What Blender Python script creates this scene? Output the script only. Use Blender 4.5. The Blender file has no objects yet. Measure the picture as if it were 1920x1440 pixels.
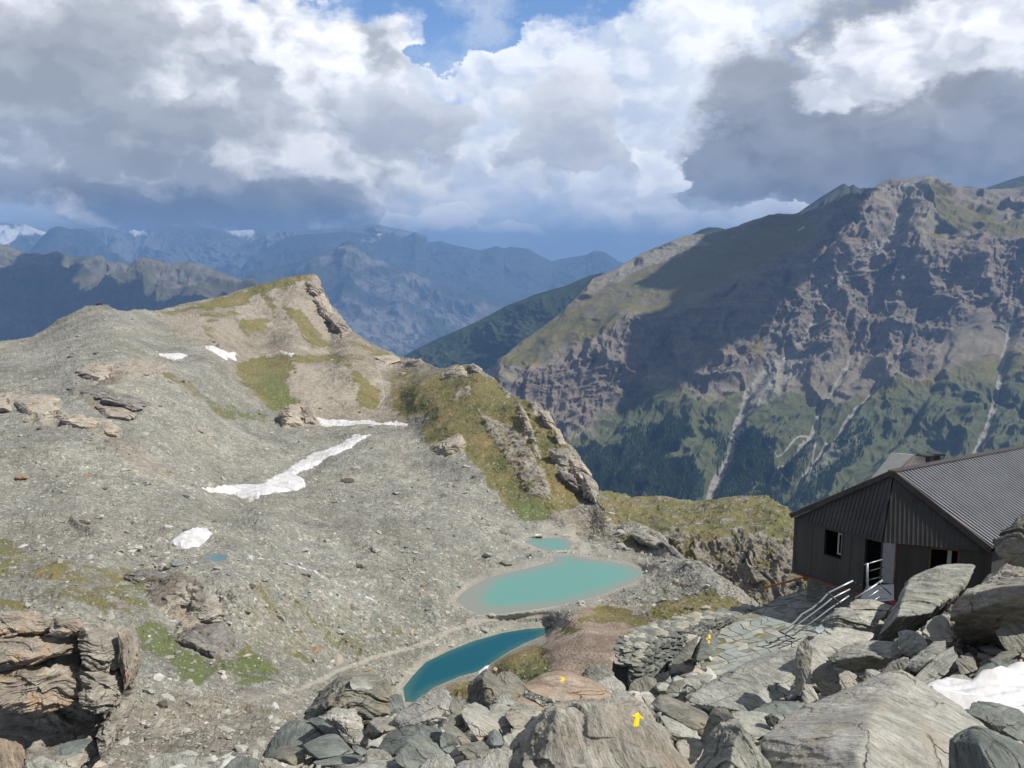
import bpy, bmesh, math, random
import numpy as np
from mathutils import Vector
from mathutils.bvhtree import BVHTree

random.seed(7)
RS = np.random.RandomState(11)
scn = bpy.context.scene
COL = scn.collection

# ------------------------------------------------------------------ camera
F = 1663.0
TH = math.radians(8.21)
CT, ST = math.cos(TH), math.sin(TH)


def P(px, py, Y):
    """point seen at photograph position (px, py) standing Y metres ahead"""
    px = np.asarray(px, float); py = np.asarray(py, float); Y = np.asarray(Y, float)
    a = (px - 960) / F; b = (720 - py) / F
    dy = CT + b * ST
    return np.stack(np.broadcast_arrays(a / dy * Y, Y, (-ST + b * CT) / dy * Y), -1)


def tanz(py):
    b = (720 - np.asarray(py, float)) / F
    return (-ST + b * CT) / (CT + b * ST)


def pix(p):
    p = np.asarray(p, float)
    f = p[..., 1] * CT - p[..., 2] * ST
    u = p[..., 1] * ST + p[..., 2] * CT
    return 960 + F * p[..., 0] / f, 720 - F * u / f


cam = bpy.data.cameras.new("camera")
cam.sensor_width = 36
cam.lens = 36 * F / 1920
cam.clip_start = 0.1
cam.clip_end = 200000
co = bpy.data.objects.new("camera", cam)
COL.objects.link(co)
co.rotation_euler = (math.pi / 2 - TH, 0, 0)
scn.camera = co

# ------------------------------------------------------------------ noise
_r = np.random.RandomState(3)
PERM = _r.permutation(256); PERM = np.concatenate([PERM, PERM, PERM]).astype(np.int32)
G = _r.normal(size=(256, 3)); G /= np.linalg.norm(G, axis=1)[:, None]; G = G.astype(np.float32)


def pn(p):
    p = np.asarray(p, np.float64)
    fl = np.floor(p)
    i = fl.astype(np.int64) & 255
    f = (p - fl).astype(np.float32)
    u = f * f * f * (f * (f * 6 - 15) + 10)
    x0, y0, z0 = i[:, 0], i[:, 1], i[:, 2]
    out = np.zeros(len(p), np.float32)
    for dx in (0, 1):
        wx = u[:, 0] if dx else 1 - u[:, 0]
        a = PERM[(x0 + dx) & 255]
        for dy in (0, 1):
            wy = u[:, 1] if dy else 1 - u[:, 1]
            b = PERM[a + ((y0 + dy) & 255)]
            for dz in (0, 1):
                wz = u[:, 2] if dz else 1 - u[:, 2]
                g = G[PERM[b + ((z0 + dz) & 255)]]
                d = g[:, 0] * (f[:, 0] - dx) + g[:, 1] * (f[:, 1] - dy) + g[:, 2] * (f[:, 2] - dz)
                out += wx * wy * wz * d
    return out * 1.5


def fbm(p, octv=5, gain=.5, off=0.):
    p = np.asarray(p, float) + off
    s = np.zeros(len(p)); a = 1.
    for k in range(octv):
        s += a * pn(p); p = p * 2.03 + 17.3; a *= gain
    return s


def ridged(p, octv=5, gain=.5, off=0.):
    p = np.asarray(p, float) + off
    s = np.zeros(len(p)); a = 1.; w = 1.
    for k in range(octv):
        n = 1 - np.abs(pn(p)) * 1.6
        n = np.clip(n, 0, 1) ** 2
        s += a * n * w; w = np.clip(n * 1.6, 0, 1); p = p * 2.07 + 9.1; a *= gain
    return s - .8


def hsh(a, b=0., c=0.):
    v = np.sin(a * 12.9898 + b * 78.233 + c * 37.719) * 43758.5453
    return v - np.floor(v) - .5


def sstep(a, b, x):
    t = np.clip((x - a) / (b - a), 0, 1)
    return t * t * (3 - 2 * t)


def polysd(px, py, poly, margin=60):
    """signed distance to a polygon, positive inside"""
    poly = np.asarray(poly, float)
    out = np.full(px.shape, -float(margin))
    lo = poly.min(0) - margin; hi = poly.max(0) + margin
    m = (px > lo[0]) & (px < hi[0]) & (py > lo[1]) & (py < hi[1])
    x = px[m]; y = py[m]
    if len(x) == 0:
        return out
    d2 = np.full(x.shape, 1e18); ins = np.zeros(x.shape, bool)
    n = len(poly)
    for k in range(n):
        ax, ay = poly[k]; bx, by = poly[(k + 1) % n]
        ex, ey = bx - ax, by - ay
        t = np.clip(((x - ax) * ex + (y - ay) * ey) / (ex * ex + ey * ey + 1e-9), 0, 1)
        d2 = np.minimum(d2, (x - ax - t * ex) ** 2 + (y - ay - t * ey) ** 2)
        c = (ay > y) != (by > y)
        xi = ax + (y - ay) / (by - ay + 1e-12) * ex
        ins ^= c & (x < xi)
    d = np.sqrt(d2)
    out[m] = np.where(ins, d, -np.minimum(d, margin))
    return out


def linedist(px, py, line):
    line = np.asarray(line, float)
    d2 = np.full(px.shape, 1e18)
    for k in range(len(line) - 1):
        ax, ay = line[k]; bx, by = line[k + 1]
        ex, ey = bx - ax, by - ay
        t = np.clip(((px - ax) * ex + (py - ay) * ey) / (ex * ex + ey * ey + 1e-9), 0, 1)
        d2 = np.minimum(d2, (px - ax - t * ex) ** 2 + (py - ay - t * ey) ** 2)
    return np.sqrt(d2)


class RBF:
    def __init__(s, pts, c=50.):
        pts = np.asarray(pts, float)
        s.x = pts[:, :2]; s.c = c
        v = np.log(pts[:, 2])
        n = len(pts)
        A = np.sqrt(((s.x[:, None] - s.x[None]) ** 2).sum(-1) + c * c)
        Pm = np.c_[np.ones(n), s.x / 1000]
        M = np.zeros((n + 3, n + 3)); M[:n, :n] = A; M[:n, n:] = Pm; M[n:, :n] = Pm.T
        M[:n, :n] -= np.eye(n) * 2.0
        s.w = np.linalg.solve(M, np.r_[v, 0, 0, 0])

    def __call__(s, px, py):
        shp = px.shape
        q = np.c_[px.ravel(), py.ravel()]
        out = np.c_[np.ones(len(q)), q / 1000] @ s.w[-3:]
        for k in range(len(s.x)):
            out += s.w[k] * np.sqrt(((q - s.x[k]) ** 2).sum(1) + s.c ** 2)
        return np.exp(out).reshape(shp)


# ------------------------------------------------------------------ object helpers
def tag(o, label=None, cat=None, group=None, kind=None):
    if label: o['label'] = label
    if cat: o['category'] = cat
    if group: o['group'] = group
    if kind: o['kind'] = kind
    return o


def mesh_np(name, V, Fc, mat, parent=None, smooth=True, attrs=None, loc=None):
    V = np.ascontiguousarray(V, np.float32).reshape(-1, 3)
    if loc is not None:
        V = V - np.asarray(loc, np.float32)
    me = bpy.data.meshes.new(name)
    Fc = np.asarray(Fc, np.int32)
    me.vertices.add(len(V)); me.vertices.foreach_set('co', V.ravel())
    me.loops.add(Fc.size); me.loops.foreach_set('vertex_index', Fc.ravel())
    me.polygons.add(len(Fc))
    me.polygons.foreach_set('loop_start', np.arange(0, Fc.size, Fc.shape[1], dtype=np.int32))
    me.polygons.foreach_set('use_smooth', np.full(len(Fc), smooth, bool))
    if mat: me.materials.append(mat)
    me.update(calc_edges=True)
    for k, v in (attrs or {}).items():
        v = np.asarray(v, np.float32)
        if v.ndim == 2:
            me.attributes.new(k, 'FLOAT_VECTOR', 'POINT').data.foreach_set('vector', v.ravel())
        else:
            me.attributes.new(k, 'FLOAT', 'POINT').data.foreach_set('value', v.ravel())
    o = bpy.data.objects.new(name, me); COL.objects.link(o)
    if loc is not None: o.location = tuple(float(c) for c in loc)
    if parent:
        o.parent = parent
        if loc is None: o.matrix_parent_inverse.identity(); o.location = -Vector(parent.location)
    return o


def empty(name, loc):
    o = bpy.data.objects.new(name, None); COL.objects.link(o); o.location = tuple(loc)
    o.empty_display_size = .3
    return o


class MB:
    """collects solids with quads and builds ONE mesh object"""
    def __init__(s): s.v = []; s.f = []

    def quadsolid(s, a, b):
        """a, b: 4 corners each (two opposite faces)"""
        n = len(s.v); s.v += [tuple(map(float, q)) for q in list(a) + list(b)]
        s.f += [(n + 3, n + 2, n + 1, n), (n + 4, n + 5, n + 6, n + 7)]
        for k in range(4):
            j = (k + 1) % 4
            s.f.append((n + k, n + j, n + 4 + j, n + 4 + k))

    def box(s, lo, hi):
        x0, y0, z0 = lo; x1, y1, z1 = hi
        s.quadsolid([(x0, y0, z0), (x1, y0, z0), (x1, y1, z0), (x0, y1, z0)],
                    [(x0, y0, z1), (x1, y0, z1), (x1, y1, z1), (x0, y1, z1)])

    def tube(s, pts, r, n=8):
        pts = [Vector(p) for p in pts]
        rings = []
        for i, p in enumerate(pts):
            d = (pts[min(i + 1, len(pts) - 1)] - pts[max(i - 1, 0)]).normalized()
            a = d.cross(Vector((.13, .2, 1))).normalized(); b = d.cross(a)
            base = len(s.v)
            for k in range(n):
                t = 2 * math.pi * k / n
                s.v.append(tuple(p + a * (r * math.cos(t)) + b * (r * math.sin(t))))
            rings.append(base)
        for q in range(len(rings) - 1):
            for k in range(n):
                j = (k + 1) % n
                s.f.append((rings[q] + k, rings[q] + j, rings[q + 1] + j, rings[q + 1] + k))
        for bse in (rings[0], rings[-1]):
            s.f += [tuple(bse + k for k in range(n))] if n == 4 else [(bse, bse + 2 * k + 1, bse + 2 * k + 2, bse + (2 * k + 3) % n if 2 * k + 3 < n else bse) for k in range(n // 2 - 1)]

    def build(s, name, mat, parent=None, smooth=False):
        me = bpy.data.meshes.new(name)
        fs = [tuple(dict.fromkeys(f)) for f in s.f]
        me.from_pydata(s.v, [], [f for f in fs if len(f) > 2]); me.materials.append(mat)
        bm = bmesh.new(); bm.from_mesh(me); bmesh.ops.recalc_face_normals(bm, faces=bm.faces); bm.to_mesh(me); bm.free()
        if smooth:
            for p in me.polygons: p.use_smooth = True
        o = bpy.data.objects.new(name, me); COL.objects.link(o)
        if parent:
            o.parent = parent; o.location = -Vector(parent.location)
        return o


# ------------------------------------------------------------------ material helper
class NT:
    def __init__(s, name, world=False):
        if world:
            s.m = bpy.data.worlds.new(name)
        else:
            s.m = bpy.data.materials.new(name)
        s.m.use_nodes = True; s.t = s.m.node_tree; s.t.nodes.clear()

    def n(s, typ, **kw):
        nd = s.t.nodes.new(typ)
        for k, v in kw.items():
            if k.startswith('i_'):
                key = k[2:]; key = int(key) if key.isdigit() else key.replace('_', ' ')
                s.set(nd.inputs[key], v)
            else:
                setattr(nd, k, v)
        return nd

    def set(s, sock, v):
        if isinstance(v, bpy.types.NodeSocket): s.t.links.new(v, sock)
        elif isinstance(v, bpy.types.Node): s.t.links.new(v.outputs[0], sock)
        elif v is not None: sock.default_value = v

    def math(s, op, a, b=None, c=None, clamp=False):
        nd = s.n('ShaderNodeMath', operation=op, use_clamp=clamp)
        for i, v in enumerate((a, b, c)):
            if v is not None: s.set(nd.inputs[i], v)
        return nd.outputs[0]

    def vm(s, op, a, b=None, scale=None):
        nd = s.n('ShaderNodeVectorMath', operation=op)
        s.set(nd.inputs[0], a)
        if b is not None: s.set(nd.inputs[1], b)
        if scale is not None: s.set(nd.inputs['Scale'], scale)
        return nd.outputs['Value'] if op in ('LENGTH', 'DOT_PRODUCT', 'DISTANCE') else nd.outputs[0]

    def mix(s, f, a, b, typ='MIX'):
        nd = s.n('ShaderNodeMix', data_type='RGBA', blend_type=typ)
        s.set(nd.inputs[0], f)
        s.set(nd.inputs[6], (*a, 1) if isinstance(a, tuple) and len(a) == 3 else a)
        s.set(nd.inputs[7], (*b, 1) if isinstance(b, tuple) and len(b) == 3 else b)
        return nd.outputs[2]

    def noise(s, vec, scale, detail=4, rough=.55, dist=0., out=0, dim='3D'):
        nd = s.n('ShaderNodeTexNoise', noise_dimensions=dim)
        s.set(nd.inputs['Vector'], vec); s.set(nd.inputs['Scale'], scale)
        nd.inputs['Detail'].default_value = detail; nd.inputs['Roughness'].default_value = rough
        nd.inputs['Distortion'].default_value = dist
        return nd.outputs[out]

    def voro(s, vec, scale, feature='F1', out='Distance', rand=1.):
        nd = s.n('ShaderNodeTexVoronoi', feature=feature)
        s.set(nd.inputs['Vector'], vec); s.set(nd.inputs['Scale'], scale)
        nd.inputs['Randomness'].default_value = rand
        return nd.outputs[out]

    def mr(s, v, a, b, c=0., d=1., smooth=False):
        nd = s.n('ShaderNodeMapRange', interpolation_type='SMOOTHSTEP' if smooth else 'LINEAR')
        for i, q in enumerate((v, a, b, c, d)): s.set(nd.inputs[i], q)
        return nd.outputs[0]

    def ramp(s, f, stops):
        nd = s.n('ShaderNodeValToRGB'); s.set(nd.inputs[0], f)
        e = nd.color_ramp.elements
        while len(e) < len(stops): e.new(.5)
        for q, (p, c) in zip(e, stops):
            q.position = p; q.color = (*c, 1) if len(c) == 3 else c
        return nd.outputs[0]

    def attr(s, name, out='Fac'):
        return s.n('ShaderNodeAttribute', attribute_name=name).outputs[out]

    def pbsdf(s, col, rough=.85, bump=None, strength=.5, dist=.1, spec=.3, metal=0., extra=None):
        b = s.n('ShaderNodeBsdfPrincipled')
        s.set(b.inputs['Base Color'], (*col, 1) if isinstance(col, tuple) and len(col) == 3 else col)
        s.set(b.inputs['Roughness'], rough); s.set(b.inputs['Metallic'], metal)
        b.inputs['Specular IOR Level'].default_value = spec
        if bump is not None:
            bn = s.n('ShaderNodeBump'); s.set(bn.inputs['Height'], bump)
            s.set(bn.inputs['Strength'], strength); s.set(bn.inputs['Distance'], dist)
            s.t.links.new(bn.outputs[0], b.inputs['Normal'])
        for k, v in (extra or {}).items(): s.set(b.inputs[k], v)
        o = s.n('ShaderNodeOutputMaterial'); s.t.links.new(b.outputs[0], o.inputs['Surface'])
        return s.m


def simple(name, col, rough=.6, metal=0., var=.12, scale=3.):
    t = NT(name)
    g = t.n('ShaderNodeTexCoord').outputs['Object']
    nz = t.noise(g, scale, 5, .6)
    f = t.mr(nz, .3, .7, 1 - var, 1 + var)
    c = t.vm('SCALE', col, scale=f)
    return t.pbsdf(c, rough, nz, .15, .01, .4, metal)


M = {}

# terrain with scree, grass, bare rock, warm soil
def mat_terrain(name, unit=1.0, base=(.268, .264, .234)):
    t = NT(name)
    pos = t.n('ShaderNodeNewGeometry').outputs['Position']
    gr, ro, ta, pa, da = (t.attr(k) for k in ('grass', 'rock', 'tan', 'path', 'dark'))
    hu = t.attr('hump')
    u = 1.0 / unit
    n_big = t.noise(pos, .018 * u, 5, .6)
    n_mid = t.noise(pos, .16 * u, 6, .65)
    n_fine = t.noise(pos, 1.3 * u, 5, .7)
    vc = t.voro(pos, 1.25 * u, out='Color'); vd = t.voro(pos, 1.25 * u)
    vc2 = t.voro(pos, .42 * u, out='Color')
    sep = t.n('ShaderNodeSeparateColor'); t.set(sep.inputs[0], vc)
    sep2 = t.n('ShaderNodeSeparateColor'); t.set(sep2.inputs[0], vc2)
    # stones
    st = t.ramp(sep.outputs[0], [(0., tuple(c * .72 for c in base)), (.35, tuple(c * .93 for c in base)),
                                 (.7, tuple(c * 1.08 for c in base)), (.93, tuple(c * 1.3 for c in base)), (1., (.5, .49, .46))])
    st = t.mix(t.mr(sep.outputs[1], .93, 1., 0, .25), st, (.30, .21, .14))
    st = t.mix(t.mr(sep2.outputs[2], .8, .95, 0, .5), st, (.19, .225, .21))
    st = t.mix(t.mr(n_big, .35, .65, 0, .55), st, t.vm('MULTIPLY', st, (1.06, 1.02, .94)))
    st = t.vm('SCALE', st, scale=t.mr(n_mid, .3, .7, .78, 1.2))
    st = t.vm('SCALE', st, scale=t.mr(n_fine, .3, .7, .8, 1.18))
    # warm soil / rubble
    tn = t.ramp(n_mid, [(.25, (.17, .145, .11)), (.5, (.30, .26, .205)), (.75, (.40, .36, .30))])
    tn = t.vm('SCALE', tn, scale=t.mr(sep.outputs[0], 0, 1, .72, 1.25))
    col = t.mix(t.math('MULTIPLY', ta, t.mr(n_mid, .2, .6, .55, 1)), st, tn)
    hc = t.ramp(t.noise(pos, .09 * u, 7, .68, .6), [(.3, (.18, .135, .10)), (.5, (.30, .235, .185)), (.62, (.38, .315, .26)), (.75, (.48, .43, .37))])
    col = t.mix(hu, col, t.vm('SCALE', hc, scale=t.mr(n_fine, .3, .7, .85, 1.15)))
    st2 = t.vm('MULTIPLY', col, (.80, .80, .70))
    col = t.mix(t.math('MULTIPLY', t.mr(t.noise(pos, .03 * u, 6, .7), .48, .66), .5), col, st2)
    bands = t.math('MULTIPLY', t.mr(t.noise(pos, .0085 * u, 5, .6, 1.5), .35, .65, .80, 1.14), t.mr(t.noise(pos, .05 * u, 4, .6), .3, .7, .88, 1.1))
    col = t.vm('SCALE', col, scale=bands)
    # rock strata
    strat = t.n('ShaderNodeMapping'); t.set(strat.inputs[0], pos)
    strat.inputs['Rotation'].default_value = (.35, .22, .3); strat.inputs['Scale'].default_value = (.16 * u, .16 * u, 1.1 * u)
    ns = t.noise(strat, 1., 7, .68, 1.2)
    rk = t.ramp(ns, [(.24, (.10, .09, .08)), (.38, (.25, .225, .19)), (.52, (.38, .345, .285)), (.72, (.47, .43, .355))])
    rk = t.mix(t.mr(n_mid, .5, .7, 0, .45), rk, (.36, .25, .15))
    rk = t.mix(da, rk, t.vm('SCALE', rk, scale=.5))
    col = t.mix(t.math('MULTIPLY', ro, t.mr(n_fine, .25, .5, .6, 1)), col, rk)
    # grass, broken up
    ge = t.math('ADD', gr, t.math('MULTIPLY', t.math('SUBTRACT', n_mid, .5), 2.0))
    ge = t.math('ADD', ge, t.math('MULTIPLY', t.math('SUBTRACT', n_fine, .5), 1.2))
    gf = t.mr(ge, .38, .62, 0, 1, True)
    gf = t.math('MULTIPLY', gf, t.mr(gr, .02, .15))
    gc = t.ramp(t.noise(pos, .045 * u, 4, .6), [(.3, (.095, .108, .028)), (.5, (.15, .134, .042)), (.7, (.20, .152, .062))])
    gc = t.mix(t.mr(t.attr('green'), 0, 1), gc, (.10, .128, .036))
    gc = t.vm('SCALE', gc, scale=t.mr(n_fine, .3, .7, .7, 1.3))
    gc = t.mix(t.mr(sep.outputs[2], .93, .97, 0, .8), gc, (.33, .31, .27))
    col = t.mix(t.math('MULTIPLY', gf, .88), col, gc)
    pc = t.vm('SCALE', (.33, .31, .265), scale=t.mr(n_fine, .3, .7, .88, 1.1))
    col = t.mix(pa, col, pc)
    h = t.math('ADD', t.math('MULTIPLY', t.math('SUBTRACT', 1., vd), .5), t.math('MULTIPLY', n_fine, .7))
    h = t.math('ADD', h, t.math('MULTIPLY', t.math('MULTIPLY', ns, ro), 1.6))
    h = t.math('MULTIPLY', h, t.math('SUBTRACT', 1.15, t.math('MAXIMUM', pa, t.math('MULTIPLY', gf, .55))))
    return t.pbsdf(col, .93, h, .75, .8 * unit, .15)


def mat_rock(name, stops, lichen=.3, warm=None, scale=1., spots=(.09, .085, .07)):
    """schist block: wavy foliation streaks, lichen speckle, fine cracks"""
    t = NT(name)
    fo = t.attr('fol', 'Vector')
    g = t.n('ShaderNodeTexCoord').outputs['Object']
    wob = t.vm('SCALE', t.noise(fo, 1.1 * scale, 3, .5, out=1), scale=.18)
    q = t.vm('ADD', fo, wob)
    ms = t.n('ShaderNodeMapping'); t.set(ms.inputs[0], q); ms.inputs['Scale'].default_value = (1.9 * scale, 1.9 * scale, 7 * scale)
    n1 = t.noise(ms, 1., 8, .66, .5)
    ms2 = t.n('ShaderNodeMapping'); t.set(ms2.inputs[0], q); ms2.inputs['Scale'].default_value = (5 * scale, 5 * scale, 44 * scale)
    n2 = t.noise(ms2, 1., 5, .7)
    n3 = t.noise(g, 1.3 * scale, 6, .62)
    n4 = t.noise(g, 16 * scale, 5, .7)
    c = t.ramp(t.math('ADD', t.math('MULTIPLY', n1, .75), t.math('MULTIPLY', n3, .25)), stops)
    c = t.vm('SCALE', c, scale=t.mr(n2, .28, .72, .60, 1.30))
    c = t.vm('SCALE', c, scale=t.mr(n3, .3, .7, .8, 1.16))
    if warm:
        c = t.mix(t.mr(t.noise(g, 1.7 * scale, 5, .6), .5, .66, 0, .8), c, warm)
    c = t.mix(t.mr(n4, .55, .68, 0, lichen), c, spots)
    c = t.mix(t.mr(t.noise(g, 5.2 * scale, 6, .65), .60, .70, 0, lichen), c, spots)
    cr = t.voro(t.vm('ADD', q, t.vm('SCALE', t.noise(g, 3., 4, .6, out=1), scale=.3)), .9 * scale, 'DISTANCE_TO_EDGE')
    crk = t.mr(cr, 0., .012, 1., 0.)
    crk = t.math('MULTIPLY', crk, t.mr(t.noise(g, .9, 3), .5, .6))
    c = t.mix(t.math('MULTIPLY', crk, .75), c, (.03, .027, .022))
    h = t.math('ADD', t.math('MULTIPLY', n1, 1.), t.math('MULTIPLY', n2, .35))
    h = t.math('ADD', h, t.math('MULTIPLY', n4, .22))
    h = t.math('SUBTRACT', h, t.math('MULTIPLY', crk, .7))
    return t.pbsdf(c, .8, h, .95, .075, .35)


# ------------------------------------------------------------------ sheets of terrain
def sheet(px0, px1, nx, top, ny, Yf, disp, bottom=1500., back=(), fix=None, cw=1.):
    """terrain sheet, returns grid arrays. top: skyline polyline; disp(P, px, py) -> metres along normal"""
    xs = np.linspace(px0, px1, nx)
    tp = np.asarray(top, float)
    ty = np.interp(xs, tp[:, 0], tp[:, 1])
    bt = np.full(nx, bottom) if np.isscalar(bottom) else np.interp(xs, np.asarray(bottom)[:, 0], np.asarray(bottom)[:, 1])
    v = np.linspace(0, 1, ny)[:, None]
    kk = max(3, int(70 / ((px1 - px0) / nx))) | 1
    tpad = np.pad(ty, kk // 2, mode='edge'); ref = np.convolve(tpad, np.ones(kk) / kk, 'valid')
    py = bt[None] + (ref - bt)[None] * v + (ty - ref)[None] * v ** 7
    px = np.broadcast_to(xs[None], py.shape).copy()
    Y = Yf(px, py)
    pos = P(px, py, Y)
    if fix is not None: pos = fix(pos, px, py)
    for dy, dz in back:
        c = pos[ny - 1]
        hd = c[:, :2] / np.linalg.norm(c[:, :2], axis=1)[:, None]
        b = c.copy(); b[:, :2] += hd * dy; b[:, 2] += dz
        pos = np.concatenate([pos, b[None]], 0)
        px = np.concatenate([px, px[ny - 1:ny]], 0); py = np.concatenate([py, py[ny - 1:ny]], 0)
    du = np.gradient(pos, axis=1); dv = np.gradient(pos, axis=0)
    nrm = np.cross(du, dv); nrm /= np.linalg.norm(nrm, axis=-1)[..., None] + 1e-9
    for _ in range(6):
        nrm[1:-1] = (nrm[:-2] + nrm[1:-1] + nrm[2:]) / 3
        nrm[:, 1:-1] = (nrm[:, :-2] + nrm[:, 1:-1] + nrm[:, 2:]) / 3
    nrm /= np.linalg.norm(nrm, axis=-1)[..., None] + 1e-9
    d = disp(pos.reshape(-1, 3), px.ravel(), py.ravel()).reshape(px.shape)
    tc = -pos / np.linalg.norm(pos, axis=-1)[..., None]
    dr = nrm * (1 - cw) + tc * cw
    dr /= np.linalg.norm(dr, axis=-1)[..., None]
    pos = pos + dr * d[..., None]
    return pos, px, py, nrm


def gridfaces(ny, nx, mask=None):
    i = np.arange(ny * nx).reshape(ny, nx)
    f = np.stack([i[:-1, :-1], i[:-1, 1:], i[1:, 1:], i[1:, :-1]], -1).reshape(-1, 4)
    if mask is not None:
        mk = mask.ravel()
        f = f[mk[f].any(1)]
    return f


def submesh(name, pos, mask, mat, **kw):
    ny, nx = mask.shape
    f = gridfaces(ny, nx, mask)
    used, inv = np.unique(f, return_inverse=True)
    return mesh_np(name, pos.reshape(-1, 3)[used], inv.reshape(f.shape), mat, **kw)


def masks(px, py, pos, polys, soft=5., rough=7., nscale=.08, mode=None):
    """union of soft-edged polygons; each (poly, strength)"""
    nz = fbm(pos * nscale, 4, .6)
    m = np.zeros(px.shape)
    for poly, s in polys:
        sd = polysd(px, py, poly, 40)
        m = np.maximum(m, s * sstep(-soft, soft, sd + nz * rough))
    return m


# ================================================================== B: the basin with the lakes
ZL1, ZL3, ZL4 = -110., -113., -78.
L1 = [(862,1117),(878,1104),(909,1086),(941,1076),(996,1064),(1040,1052),(1032,1040),(1075,1040),(1087,1046),(1139,1052),(1182,1060),(1206,1074),(1194,1088),(1166,1100),(1115,1119),(1060,1133),(996,1143),(941,1151),(897,1151),(878,1143),(854,1127)]
L2 = [(984,1016),(996,1010),(1036,1009),(1060,1010),(1069,1020),(1067,1030),(1056,1036),(1032,1035),(1012,1028)]
L3 = [(775,1266),(798,1242),(838,1222),(885,1203),(941,1187),(988,1179),(1030,1177),(1020,1191),(984,1206),(953,1222),(917,1246),(893,1260),(862,1268),(814,1288),(798,1301),(780,1316),(760,1316),(756,1290)]
L4 = [(382,1041),(402,1039),(426,1041),(423,1050),(402,1053),(390,1048)]
Y4 = 235.
ZL4 = float(tanz(1046) * Y4)

ctrl_B = [
 (-120,1480,45),(0,1440,55),(150,1440,60),(400,1420,75),(620,1420,100),(620,1480,80),(900,1480,120),(1300,1480,120),
 (-100,1350,90),(300,1340,105),(500,1360,105),(560,1330,150),(430,1290,160),(620,1290,195),(700,1290,205),(640,1260,215),
 (-100,1200,150),(0,1180,160),(150,1200,150),(300,1200,185),(300,1140,205),(420,1200,200),(520,1230,200),(440,1100,215),(560,1160,225),(650,1190,232),(760,1150,250),(700,1220,228),
 (0,1050,210),(200,1040,225),(100,1100,190),(-100,1050,200),(240,1090,215),
 (0,950,270),(200,930,285),(350,1000,255),(500,1060,245),(620,1090,250),(500,980,285),(700,1030,285),(820,1080,280),
 (-100,870,310),(0,860,320),(200,850,345),(350,900,340),(440,930,360),(540,905,400),(620,860,450),(690,818,500),(620,800,545),(700,790,560),(760,800,540),
 (560,960,330),(700,920,380),(800,870,430),(850,920,385),(750,830,480),(900,960,360),(1000,985,350),(900,1010,325),(1040,990,348),
 (0,770,400),(100,740,425),(230,800,385),(300,780,420),(380,850,410),(450,800,490),(500,860,440),
 (0,690,500),(130,690,480),(230,670,500),(320,670,560),(410,665,600),(440,700,590),(350,740,480),(500,780,540),(560,770,555),
 (-120,650,640),(0,640,640),(60,628,660),(110,600,690),(170,578,710),(240,585,700),(170,620,610),(290,590,760),(300,640,640),
 (330,575,830),(420,555,900),(500,533,930),(590,513,960),(480,600,850),(560,600,860),(640,600,920),(620,650,840),(500,648,790),(430,640,700),(360,620,700),
 (700,648,870),(735,668,800),(560,666,700),(640,665,720),(500,720,600),(640,740,610),(700,730,630),(740,770,590),(700,680,700),
 (790,682,690),(830,692,640),(880,686,600),(800,740,570),(860,740,540),(917,712,560),(960,742,520),(1010,765,470),(1060,830,430),(1095,880,405),(1115,930,385),
 (820,800,500),(900,820,460),(960,830,440),(960,900,400),(1020,920,380),(1020,970,360),(1080,960,365),(1130,965,350),(1150,985,345),
 (1100,1000,345),(1180,1020,325),(1250,1050,300),(1300,1075,280),(1230,1080,291),(1350,1100,262),(1400,1140,245),(1300,1110,262),(1240,1120,266),(1045,1175,257),
 (1130,1137,265),(1200,1150,248),(1050,1160,253),(1100,1170,232),(1050,1200,222),(1150,1200,212),(1230,1190,215),(1320,1170,225),(1000,1240,208),(1080,1250,195),(1180,1260,185),(950,1250,215),(860,1300,205),(980,1290,195),(1300,1220,195),(1400,1200,200),
]
for poly, z in ((L1, ZL1), (L2, ZL1), (L3, ZL3), (L4, ZL4)):
    for (x, y) in poly[::2]:
        ctrl_B.append((x, y, z / float(tanz(y))))
rbfB = RBF(ctrl_B, 26.)

topB = [(-240,690),(-140,672),(0,642),(60,628),(110,600),(160,576),(200,573),(232,583),(270,580),(290,586),(330,573),(420,552),(500,532),(560,517),(588,513),(597,520),(605,545),(625,575),(652,607),(672,628),(700,646),(740,665),(775,672),(795,682),(830,690),(855,683),(884,684),(905,697),(930,715),(965,742),(1010,765),(1040,800),(1060,830),(1080,850),(1098,878),(1112,905),(1118,932),(1135,952),(1165,972),(1200,985),(1240,1008),(1280,1045),(1330,1075),(1380,1105),(1420,1140),(1470,1165),(1700,1200),(2000,1230)]


def lakefix(pos, px, py):
    for poly, z in ((L1, ZL1), (L2, ZL1), (L3, ZL3), (L4, ZL4)):
        sd = polysd(px, py, poly, 26)
        w = sstep(-13, -1, sd)
        flat = P(px, py, z / tanz(py))
        pos = pos * (1 - w)[..., None] + flat * w[..., None]
        up = np.where(sd > 0, -np.minimum(sd * .10, 1.8), np.minimum(-sd, 12) * .03 * w)
        pos[..., 2] += up * (w > 0)
    return pos


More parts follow.
